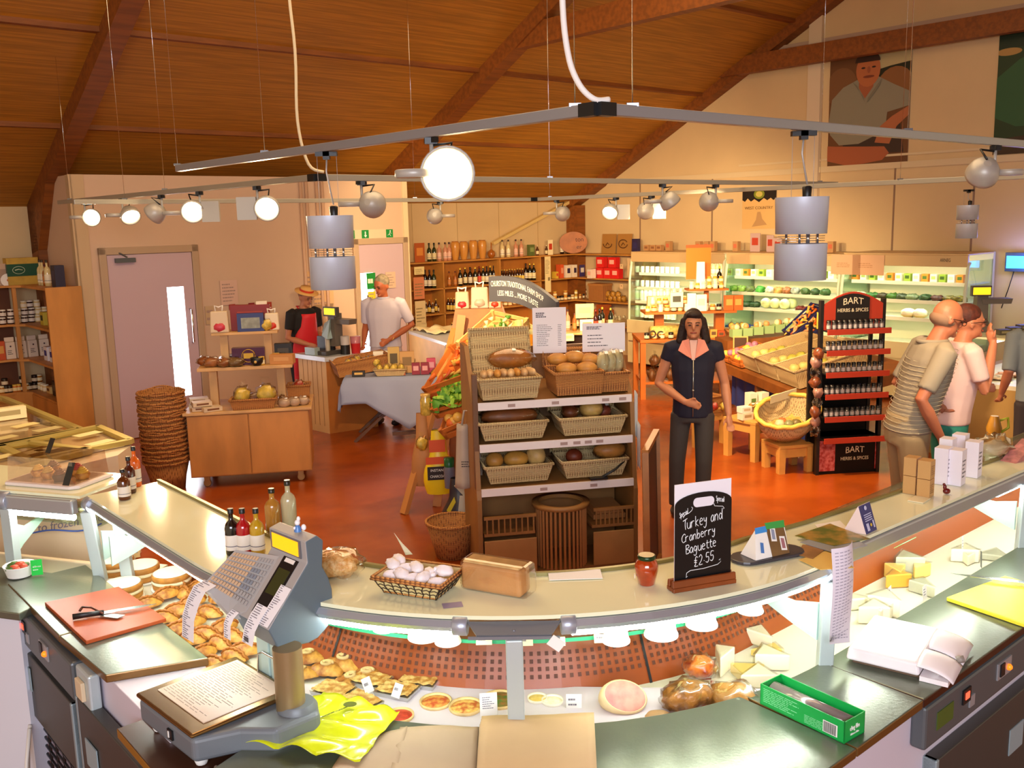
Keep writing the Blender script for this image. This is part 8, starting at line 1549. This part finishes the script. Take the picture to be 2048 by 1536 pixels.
def specs(q,HM):
    b=B()
    for s in (-1,1):b.tube([(s*.032+.022*cos(a),-.10,.004+.015*sin(a)) for a in [2*PI*i/14 for i in range(14)]],.0022,5,0,HM,closed=True);b.tube([(s*.054,-.098,.008),(s*.08,-.04,.010),(s*.08,.02,.0)],.0025,5,0,HM)
    b.obj('glasses',mat('glasses_frame','#3a201c',.3,.4),q)
# woman in the navy gilet
q,HM,hc,sh=person('woman with long dark hair in a navy gilet with pink collar and jeans',V3((1.44,7.45,0)),-.17,1.68,(((-.27,.02,1.08),(-.06,-.20,.97),(.8,-.3,-.15)),((.25,.03,1.08),(.28,-.06,.84))),'#c48460','#14142a','#3a3634','#2c1810',0,(.0,.03),.98,.11,(((-.09,0,.86),(-.12,.0,.46),(-.13,.04,.07)),((.09,0,.86),(.09,-.06,.46),(.08,-.06,.07))),.13,.82)
PINK=mat('pink_lining','#d98a78',.7);b=B()
for s in (-1,1):b.add([(s*.035,-.075,1.45),(s*.085,-.06,1.435),(s*.118,-.112,1.365),(s*.055,-.128,1.325),(s*.012,-.129,1.30)],[(0,1,2,3,4)])
b.obj('pink_collar',PINK,q,solid=.008);b=B();b.add([(-.03,-.078,1.44),(.03,-.078,1.44),(.012,-.124,1.29),(-.012,-.124,1.29)],[(0,1,2,3)]);b.obj('shirt_front',mat('pale_pink_shirt','#dcb0a4',.6),q,solid=.006)
b=B();b.tube([(0,-.131,1.29),(0,-.134,1.1),(.0,-.128,.84)],.005,5);b.blob((.0,-.135,1.05),.010);b.blob((0,-.14,.97),.014);b.obj('zip_and_buckle',mat('silver_trim','#a8a8a0',.25,.8),q)
# man in the striped polo shirt
q,HM,hc,sh=person('balding man with glasses in a grey beige striped polo shirt, side view',V3((2.68,6.30,0)),PI/2-.05,1.82,(((-.25,.02,1.10),(-.22,-.12,.86)),((.22,.0,1.12),(.14,-.2,1.0))),'#b06a4c','#8f8474','#a08c6c',None,.17,(.1,.35),1.16,.26)
b=B()
for k in range(19):
    z=.88+k*.027;rx,ry=.168+.014*min(1,max(0,(z-1.05)/.2)),.124;rx *= 1.175;ry *= 1.16;f_=1 if z < 1.3 else 1-(z-1.3)*2.2;o_=-.17*max(0,z-.9)/.6;b.tube([(rx*f_*cos(a),o_-.008+ry*f_*sin(a),z+.006*sin(a*2)) for a in [2*PI*i/26 for i in range(26)]],.0016,4,closed=True)
b.obj('pale_stripes',mat('stripe_cream','#c4b89c',.8),q);specs(q,HM);b=B();b.blob((0,.022,-.012),(.0785,.086,.052),0,18,M=HM)
fuse(b,'hair',mat('grey_hair','#8a6a54',.8),q,.01,2);b=B();b.tube([(.07*cos(a),-.125+.085*sin(a),1.42) for a in [2*PI*i/20 for i in range(20)]],.014,6,closed=True);b.obj('collar',mat('polo_collar','#8f8474',.8),q)
# woman in the white T-shirt
q,HM,hc,sh=person('woman with auburn hair and glasses in white T-shirt and turquoise trousers',V3((3.14,6.70,0)),PI/2-.1,1.74,(((-.24,-.14,1.12),(-.08,-.24,1.42),(.3,.3,1)),((.22,-.06,1.12),(.1,-.2,1.1))),'#c07a58','#e4c4c0','#2a8a7c','#5a2414',.08,(.0,.08),1.12,.2);specs(q,HM);b=B();b.box(-.17,.17,-.17,-.10,.99,1.0);
# woman at the till
q,HM,hc,sh=person('woman in a straw boater, black top and red apron standing behind the till',V3((-2.57,11.58,0)),.9,1.66,(((-.25,-.06,1.08),(-.12,-.28,1.0)),((.24,-.06,1.10),(.12,-.28,1.02))),'#b87654','#120e12','#0e0a0c','#a06a48',.10,(.0,.35),1.12,.2,None,0,.80)
HATM=mat('straw_boater','#d9a860',.7,bump=.4,bscale=40);b=B();b.lathe([(0,.135),(.080,.133),(.084,.075)],24,0,HM);b.lathe([(.083,.078),(.145,.07),(.145,.078),(.083,.086)],28,0,HM);h_=b.obj('straw_hat',HATM,q);b=B();b.lathe([(.0855,.086),(.085,.112)],24,0,HM,cap=False);b.obj('hat_band',mat('hat_band_red','#c4381c',.5),h_)
b=B();b.grid(lambda u,v:V3((.19*sin((u-.5)*3.0)*(1 if v > .45 else .55+v),-.148*cos((u-.5)*2.4)-.012-.17*max(0,(1.36-v*.9)-.9)/.6*.6,1.36-.86*v)),14,16);b.obj('red_apron',mat('apron_red','#d0202c',.6),q,solid=.006);b=B();b.tube([(-.06,-.18,1.33),(-.07,-.05,1.44),(0,.06,1.44),(.07,-.05,1.44),(.06,-.18,1.33)],.008,5);b.tube([(.0,.15,.98),(.05,.18,.85),(.04,.17,.6)],.01,5);b.obj('apron_strap',mat('apron_red','#d0202c',.6),q)
# man at the cloth table
q,HM,hc,sh=person('grey haired man in a pale polo shirt and watch, reaching to the cloth table',V3((-1.50,11.30,0)),-.30,1.80,(((-.24,.02,1.12),(-.20,-.14,.95)),((.30,.06,1.12),(.13,-.20,.98))),'#a85c38','#c4bcc8','#b8a8b0','#8a7c64',.02,(-.25,.3),1.16,.24,None,0,.88)
b=B();b.lathe([(.032,-.008),(.032,.008)],12,0,MT(V3((.15,-.17,1.0)))@ MR(1.1,4,'X'),cap=False);b.obj('wristwatch',mat('watch_gold','#d9b860',.3,.7),q,solid=.006)
b=B();b.tube([(.06*cos(a),-.03+.075*sin(a)+.012,1.425) for a in [2*PI*i/20 for i in range(20)]],.013,6,closed=True);b.obj('collar',mat('collar_blue','#b4b4c8',.8),q)
# person leaving the frame at the right
person('person in a grey blue top and dark trousers cut off by the right edge',V3((4.22,7.45,0)),PI-.2,1.70,(((-.24,-.1,1.12),(-.2,-.3,1.0)),((.24,.0,1.1),(.24,-.15,.9))),'#a86a4c','#6f7678','#2a2226','#5a4030',.1,(0,.2),1.1,.5)
# ---------------------------------------------------------------- suspended tracks, spots, pendants, wall signs
TRM=mat('track_alu','#a8a294',.4,.35);HEADM=mat('spot_grey','#b4b0a8',.4,.2);LAMP=mat('lamp_face','#ffe2a8',.4,emit=14);TR1=[V3((.30,3.20,2.75)),V3((-1.15,5.85,2.68)),V3((.30,10.8,2.62))]
arms_={'1l':(TR1[0],-BV,3.45),'1r':(TR1[0],U,4.6),'2l':(TR1[1],-BV,5.1),'2r':(TR1[1],U,5.9),'3l':(TR1[2],-U,4.9),'3r':(TR1[2],BV,5.6)}
def projx(p):d=p-CAM;return 1024+F_PX*d.dot(_rt)/d.dot(_fw)
def onarm(k,px):
    p,d,L=arms_[k];lo,hi=0,L;s=1 if projx(p+d*L) > projx(p) else -1
    for _ in range(30):
        m=(lo+hi)/2
        if (projx(p+d*m)-px)*s < 0:lo=m
        else:hi=m
    return p+d*lo
def roofz(p):t=st_of(p)[1];return ZE+RS*(t if t < TR else 2*TR-t)-.05
for i,(nm,wires) in enumerate((('nearest suspended lighting track with a corner above the counter',('1l',345,'1l',530,'1l',1150,'1r',1265,'1r',1815)),('middle suspended lighting track with many lit spots on its left arm',('2l',140,'2l',330,'2r',1100,'2r',1640)),('furthest suspended lighting track before the wine shelving',('3l',250,'3l',830,'3r',1100,'3r',1800)))):
    a,c=('1l','1r') if i == 0 else ('2l','2r') if i == 1 else ('3l','3r');q=thing('lighting_track',nm,'light track',(0,0,0))
    for k in (a,c):p,d,L=arms_[k];b=B();b.bar(p,p+d*L,.035,.038);b.obj('track_rail',TRM if i else mat('track_alu_near','#9a9a9c',.35,.4),q,bevel=.003);b=B();b.bar(p-d*.002,p+d*.07,.04,.043);b.obj('black_joint',BLACK,q)
    
    for j in range(0,len(wires),2):p=onarm(wires[j],wires[j+1]);b=B();b.tube([p,V3((p.x,p.y,roofz(p)))],.0018,5);b.obj('suspension_wire',CHROME,q);cl__=B();cl__.bar(p+V3((-.02,0,.022)),p+V3((.02,0,.022)),.02,.012);cl__.obj('wire_clip',mat('clip_steel','#7d8088',.3,.6),q)
p=TR1[0]+V3((.0,0,.03));b=B();b.tube(smooth([p+V3((.04,.02,0)),p+V3((-.01,.0,.0)),p+V3((-.06,.0,.05)),p+V3((-.095,0,.15)),p+V3((-.11,0,.35)),p+V3((-.10,.0,.8)),p+V3((-.10,.0,3.2))]),.010,10);tag(b.obj('supply_cable',WHITE),'thick white supply cable dropping to the nearest track corner','cable')
p=TR1[1]+V3((.0,0,.03));b=B();b.tube(smooth([p+V3((.05,.0,0)),p+V3((-.04,0,.05)),p+V3((-.09,0,.3)),p+V3((-.08,0,.7)),p+V3((-.10,0,1.2)),p+V3((-.1,0,2.6))]),.009,8);tag(b.obj('supply_cable',mat('cable_cream','#e0cfa8',.5)),'cream supply cable dropping to the middle track corner','cable')
def spot(k,px,lb,aim,on=True,side=-1,e=55,r=.085,flat=True):
    p=onarm(k,px);ax=(arms_[k][1]);h=p+V3((0,0,-.16))+_rt*(.06*-side);q=thing('spot_lamp',lb,'spotlight',p,0,'track spotlights');L_=lambda v:v-p
    b=B();b.bar(L_(p+V3((0,0,-.02))),L_(p+V3((0,0,-.045))),.05,.03);b.bar(L_(p-ax*.035+V3((0,0,-.03))),L_(p+ax*.035+V3((0,0,-.03))),.02,.02);b.obj('track_adapter',BLACK,q)
    b=B();b.tube([(0,0,-.04),(0,0,-.14)],.009,8);b.obj('stem',HEADM,q);MB_=MT(V3((0,0,-.16))+_rt*(side*.075));b=B();b.lathe([(.07,-.016),(.076,-.012),(.076,.012),(.07,.016)],22,0,MB_) if flat else b.box(-.065,.065,-.015,.015,-.08,.07,0,MB_);b.obj('ballast_disc',HEADM,q)
    d=(Vector(aim)-h).normalized();Mx=MT(h-p)@ d.to_track_quat('Z','Y').to_matrix().to_4x4()
    b=B();b.lathe([(.02,-.075),(.055,-.065),(r*.9,-.03),(r,.01),(r,.03),(r*.93,.032),(r*.86,.012)],24,0,Mx);hd=b.obj('lamp_head',HEADM,q);b=B()
    if on:b.lathe([(r*.85,.014),(0,.018)],24,0,Mx);b.obj('lamp_face',LAMP,hd)
    else:b.lathe([(r*.85,.014),(r*.3,-.02),(0,-.02)],24,0,Mx);b.obj('reflector',CHROME,hd)
    b=B();b.tube([(0,0,-.05),h-p+V3((0,0,.12))-_rt*side*.02,h-p+V3((0,0,.03))-d*.06],.006,6);b.obj('flex',BLACK,q)
    light('spot_beam','SPOT',h+d*.05,e,(1,.70,.38),.06,Vector(aim),75,.6)
cam_=CAM
spot('2l',168,'lit spotlight at the far left end of the middle track, pointing at the camera',(-3,3,1.5),e=60);spot('2l',243,'lit spotlight second from the left end of the middle track',(-1.5,6,0),e=90);spot('2l',322,'spotlight third from the left on the middle track, turned away to the left',(-6,8.5,.2),side=1,e=90);spot('2l',398,'bright spotlight fourth from the left with an upright square ballast',(-1.5,4,1.4),e=60,side=1,flat=False);spot('2l',513,'large lit spotlight fifth from the left on the middle track',(-1.2,2.6,1.2),e=60,flat=False)
spot('2r',722,'large grey spotlight tilted up just right of the left pendant',(.8,13,1.4),side=-1,e=330);spot('2r',1325,'lit spotlight on the right arm of the middle track facing down right',(3.0,8.5,.3),e=420);spot('2r',1432,'spotlight near the right end of the middle track aimed at the chillers',(2.6,12.6,.8),side=1,e=330)
spot('3l',880,'small spotlight with a flat arm seen behind the glare',(-1.0,15,1.5),side=1,e=330);spot('3r',1113,'small bright spotlight near the corner of the furthest track',(1.8,15.5,1.6),side=-1,e=330);spot('3r',1232,'small spotlight with an upright square ballast, left of a pair',(.3,8,1.0),e=260,side=1,flat=False);spot('3r',1303,'small ringed spotlight, right of a pair below the lit one',(2.4,12.7,1.0),e=450,side=1,flat=False)
spot('1l',862,'very bright near spotlight shining straight at the camera',(0.0,.0,2.36),e=40,r=.11,side=-1);spot('1r',1992,'near spotlight at the right edge turned away',(2.9,8.2,.4),side=1,e=150)
# two tier pendants
PENM=mat('pendant_grey','#c0c6d4',.45,.2)
def pendant(p,lb,z0):
    q=thing('pendant_lamp',lb,'pendant lamp',p,0,'two tier pendants');zt_=z0-p.z;b=B();b.lathe([(.108,zt_),(.108,zt_-.005),(.104,zt_-.15),(.102,zt_-.15),(.102,zt_)][::-1],36,cap=False);b.lathe([(0,zt_-.004),(.106,zt_-.003)],36);b.lathe([(0,zt_-.147),(.103,zt_-.148)],36);b.obj('upper_shade',PENM,q)
    b=B();b.lathe([(.106,zt_-.19),(.106,zt_-.34),(.102,zt_-.34),(.102,zt_-.19)],36,cap=False);b.lathe([(0,zt_-.192),(.104,zt_-.191)],36);b.obj('lower_shade',PENM,q);b=B()
    for x,r_ in ((-.07,.005),(-.015,.005),(.02,.008),(.06,.005)):b.tube([(x,-.03,zt_-.15),(x,-.03,zt_-.19)],r_,8)
    for k in range(3):b.tube([(-.1*1,0,zt_-.16-.01*k),(.1,0,zt_-.16-.01*k)],.0015,4)
    b.obj('spacer_rods',CHROME,q);b=B();b.lathe([(.018,zt_),(.02,zt_+.04),(.012,zt_+.045)],12,0,Tm(.02,0,0));b.bar((-.05,0,-.03),(.05,0,-.03),.03,.02);b.bar((0,0,-.02),(0,0,-.055),.03,.03);b.obj('black_connector',BLACK,q)
    b=B();b.tube([(0,0,-.05),(-.005,0,-.11),(.02,0,zt_+.05)],.004,6);b.tube([(-.045,0,-.03),(-.045,0,zt_)],.0012,4);b.tube([(.045,0,-.03),(.045,0,zt_)],.0012,4);b.obj('cord_and_wires',mat('cord_clear','#b8b4b0',.4,.3),q)
pendant(onarm('1l',652),'grey two tier pendant lamp left, in front of the till',2.44);pendant(onarm('1r',1608),'grey two tier pendant lamp right, in front of the chillers',2.465);v=aty(1938,375,10);pendant(v,'small distant two tier pendant lamp by the gable wall',2.44)
b=B();v0=aty(1794,362,10.2);v1=aty(2060,352,9.6);b.bar(v0,v1,.035,.038);tag(b.obj('track_rail',TRM),'short track rail at the far right carrying the distant pendant','light track')
# roof fittings and one ceiling glint
for (px,py,t,lb) in ((745,112,2.95,'small dark lamp holder hanging from the purlin, left one'),(1024,138,2.9,'small dark lamp holder hanging from the purlin, right one')):
    v=att(px,py-14,t);b=B();b.lathe([(.02,-.12),(.035,-.11),(.035,-.02),(.02,0)],10);b.tube([(0,0,0),(-.0,0,.03),(-.10,0,.06)],.006,5);tag(b.obj('lamp_holder',BLACK,None,v),lb,'lamp holder')
v=att(778,207,1.95);v.z=ZE+RS*1.95-.03;b=B();b.lathe([(.05,0),(.06,.02)],14,0,None,sx=1.6);tag(b.obj('ceiling_glint',mat('glint_face','#fff2dc',.4,emit=6),None,v,RZ),'glowing disc standing in for a glint on the boarded ceiling left of the glare','glint')  # bright glint on the boards, made as a glowing disc
b=B();a_,c_=att(1150,397,.06),att(985,487,.06);b.bar(a_,c_,.09,.05);tag(b.obj('diagonal_duct',mat('duct_cream','#dcc07c',.5)),'slanting cream duct on the back wall above the wine shelving','duct')
# wall pictures
def wallpic(name,lb,t0,t1,z0,z1,shapes,cat='poster'):
    q=thing(name,lb,cat,st(.012,(t0+t1)/2,z0),RZ-PI/2);W,H=t1-t0,z1-z0;b=B();ms=[]
    for i,(c,pts) in enumerate(shapes):
        ms.append(mat('pic_'+c[1:],c,.5));vs=[((min(1,max(0,x))-.5)*W,-.004-.0012*i,y*H) for x,y in pts];b.add(vs,[tuple(range(len(pts)))],i)
    o=b.obj('print',ms,q);o2=B();o2.box(-W/2,W/2,-.003,.008,0,H);o2.obj('panel',mat('panel_edge','#b09a80',.5),q);return q
ell=lambda cx,cy,rx,ry,n=20,a0=0,a1=2*PI:[(cx+rx*cos(a0+(a1-a0)*i/n),cy+ry*sin(a0+(a1-a0)*i/n)) for i in range(n+(a1-a0 < 6))]
wallpic('farmer_poster','large photo poster of a man in a pale shirt leaning in a hay field',5.10,6.27,3.02,4.50,[('#6a4424',[(0,0),(1,0),(1,1),(0,1)]),('#b8a878',[(.55,.78),(1,.72),(1,1),(.5,1)]),('#1f2410',[(.6,.84),(.75,.86),(1,.88),(1,.78),(.6,.76)]),('#8a5a30',ell(.82,.68,.22,.17)),('#7a5230',ell(.16,.72,.2,.18)),('#3a2a20',[(.2,.1),(.95,.1),(.9,.35),(.2,.35)]),
    ('#8c8670',[(.0,.38),(.04,.62),(.18,.72),(.38,.78),(.62,.78),(.8,.70),(1,.62),(1,.5),(.74,.46),(.72,.3),(.4,.2),(.15,.2),(.03,.3)]),('#a85c38',[(0,.06),(0,.2),(.12,.19),(.5,.17),(.72,.16),(.78,.1),(.7,.04),(.3,.0)]),('#b06840',[(.66,.34),(.8,.42),(1,.5),(1,.42),(.86,.33),(.78,.18),(.6,.2)]),('#a05a38',[(.38,.7),(.46,.6),(.56,.7),(.56,.8),(.38,.8)]),('#b4683c',ell(.49,.85,.15,.15)),('#3a2418',ell(.48,.92,.155,.09,14,0,PI)),('#7a3c24',ell(.5,.79,.07,.012)),('#2a1812',ell(.43,.87,.025,.008)),('#2a1812',ell(.56,.87,.025,.008)),('#9a5434',ell(.5,.85,.02,.03)),('#7a7460',[(.3,.76),(.44,.62),(.47,.56),(.4,.66),(.36,.72)]),('#7a7460',[(.66,.76),(.5,.6),(.49,.56),(.58,.64),(.64,.7)])])
wallpic('field_poster','green photo poster of a person in a green jumper cut off by the right edge',7.36,8.6,3.05,4.52,[('#1f3a1c',[(0,0),(1,0),(1,1),(0,1)]),('#0f2a14',[(0,.85),(1,.85),(1,1),(0,1)]),('#b08a4a',ell(.1,.82,.12,.03)),('#2a5a34',[(.0,.3),(.0,.62),(.2,.75),(.5,.85),(1,.8),(1,.2),(.2,.22)]),('#3a2a18',[(0,0),(1,0),(1,.2),(0,.12)])])
q=wallpic('region_banner','West Country banner with a scalloped black top and pale drawing',3.68,4.28,2.18,2.78,[('#d9b070',[(0,0),(1,0),(1,1),(0,1)]),('#1c1410',[(0,1),(0,.72),(.08,.68),(.16,.76),(.26,.68),(.36,.74),(.5,.66),(.64,.76),(.74,.70),(.84,.76),(.92,.70),(1,.76),(1,1)]),('#7a8424',ell(.5,.86,.16,.12)),('#c4b45a',ell(.5,.86,.1,.07)),('#b89060',[(.3,.05),(.75,.1),(.6,.25),(.55,.42),(.46,.42),(.42,.22)])],'banner')
text('WEST COUNTRY',.06,mat('banner_brown_ink','#8a6840',.6),q,Tm(0,-.014,.31)@ UPR,fit=.5)
q=thing('insect_lamp','blue glowing insect killer lamp on the gable wall at the right edge','lamp',on_s(2046,1.72,.06),RZ-PI/2);b=B();b.box(-.2,.2,-.03,.05,-.09,.14);b.obj('housing',mat('lamp_housing','#3a4a58',.4),q);b=B();b.box(-.18,.18,-.04,-.03,-.05,.1);b.obj('blue_tube',mat('uv_blue','#2a8aff',.4,emit=6),q);b=B();b.tube([(-.1,0,-.09),(-.15,0,-.3),(-.22,0,-.55)],.006,5);b.obj('flex',BLACK,q)
light('insect_glow','POINT',on_s(2046,1.75,.25),9,(.25,.3,1),.08)
def wallcard(px,py,w_,h_,c,lb,t=1.46,c2=None,n=4):
    v=att(px,py,t);b=B();b.box(-w_/2,w_/2,-.006,0,-h_/2,h_/2);lines(b,-w_*.4,w_*.4,-h_*.4,h_*.4,n,0,1,Tm(0,-.0075,0)@ UPR,seed=int(px));return tag(b.obj('wall_notice',[mat('wc_'+c[1:],c,.5),mat('wcp_'+(c2 or 'a'),c2 or '#a88c80',.6)],None,v,RZ),lb,'notice')
wallcard(458,585,.22,.30,'#dcb8a4','faint pink paper notice on the wall right of the first door',n=6);wallcard(422,630,.14,.22,'#c9ab84','pale switch plate notice beside the first door',n=2);wallcard(464,614,.08,.07,'#a82a24','small red sign above the tiered cabinet, left one',n=1);wallcard(503,612,.08,.08,'#8a2430','small red sign above the tiered cabinet, right one',n=1);wallcard(538,612,.07,.10,'#b03a24','small red fire point sign right of the cabinet',n=2,c2='#f0d8c8');wallcard(540,628,.07,.10,'#d9c0a4','pale card below the red fire point sign',n=2)
wallcard(638,580,.42,.50,'#dcb484','large tan notice behind the woman with the boater',n=7);wallcard(650,640,.28,.42,'#e0c4ac','white pink notice partly behind the till',n=5)
wallcard(742,562,.14,.22,'#128a34','green first aid sign on the second door',t=1.50,n=1,c2='#e8f0e0');wallcard(743,592,.12,.12,'#d9d02a','yellow sign under the green one on the second door',t=1.50,n=2);wallcard(781,560,.16,.22,'#dcbca0','pale paper notice on the second door beside the man',t=1.50,n=5)
q=thing('exit_sign','green and white exit sign with running figure and arrow above the second door','sign',att(738,468,1.47),RZ);b=B();b.box(-.36,.36,-.03,0,-.06,.06);b.obj('sign_panel',mat('exit_white','#d9c8a8',.5),q);b=B()
for x in (-.30,-.08,.31):b.box(x-.055,x+.055,-.034,-.03,-.055,.055)
b.obj('green_panels',mat('exit_green','#108a3c',.5),q);b=B();b.bar((-.08,-.036,.035),(-.08,-.036,-.03),.015,.004);b.add([(-.105,-.037,-.015),(-.055,-.037,-.015),(-.08,-.037,-.045)],[(0,2,1)])
for x in (-.30,.31):b.blob((x+.01,-.037,.032),(.011,.003,.011));b.bar((x+.005,-.037,.02),(x-.01,-.037,-.012),.02,.004);b.bar((x-.01,-.037,-.01),(x-.035,-.037,-.025),.01,.004);b.bar((x-.005,-.037,-.01),(x+.015,-.037,-.035),.01,.004);b.bar((x,-.037,.012),(x+.03,-.037,.0),.008,.004)
b.obj('running_figure_and_arrow',WHITE,q)
b=B();b.box(-.16,.1,-.01,.03,0,.03,0,MR(-.4,4,'Y'));b.box(-.16,.1,.03,.06,0,.03,0,MR(-.4,4,'Y'));tag(b.obj('folded_bag',mat('pink_striped_bag','#d98a84',.5,var=.4,vscale=30),None,S(2050,915,.01),.6),'folded pink bag at the far right end of the shelf','bag')
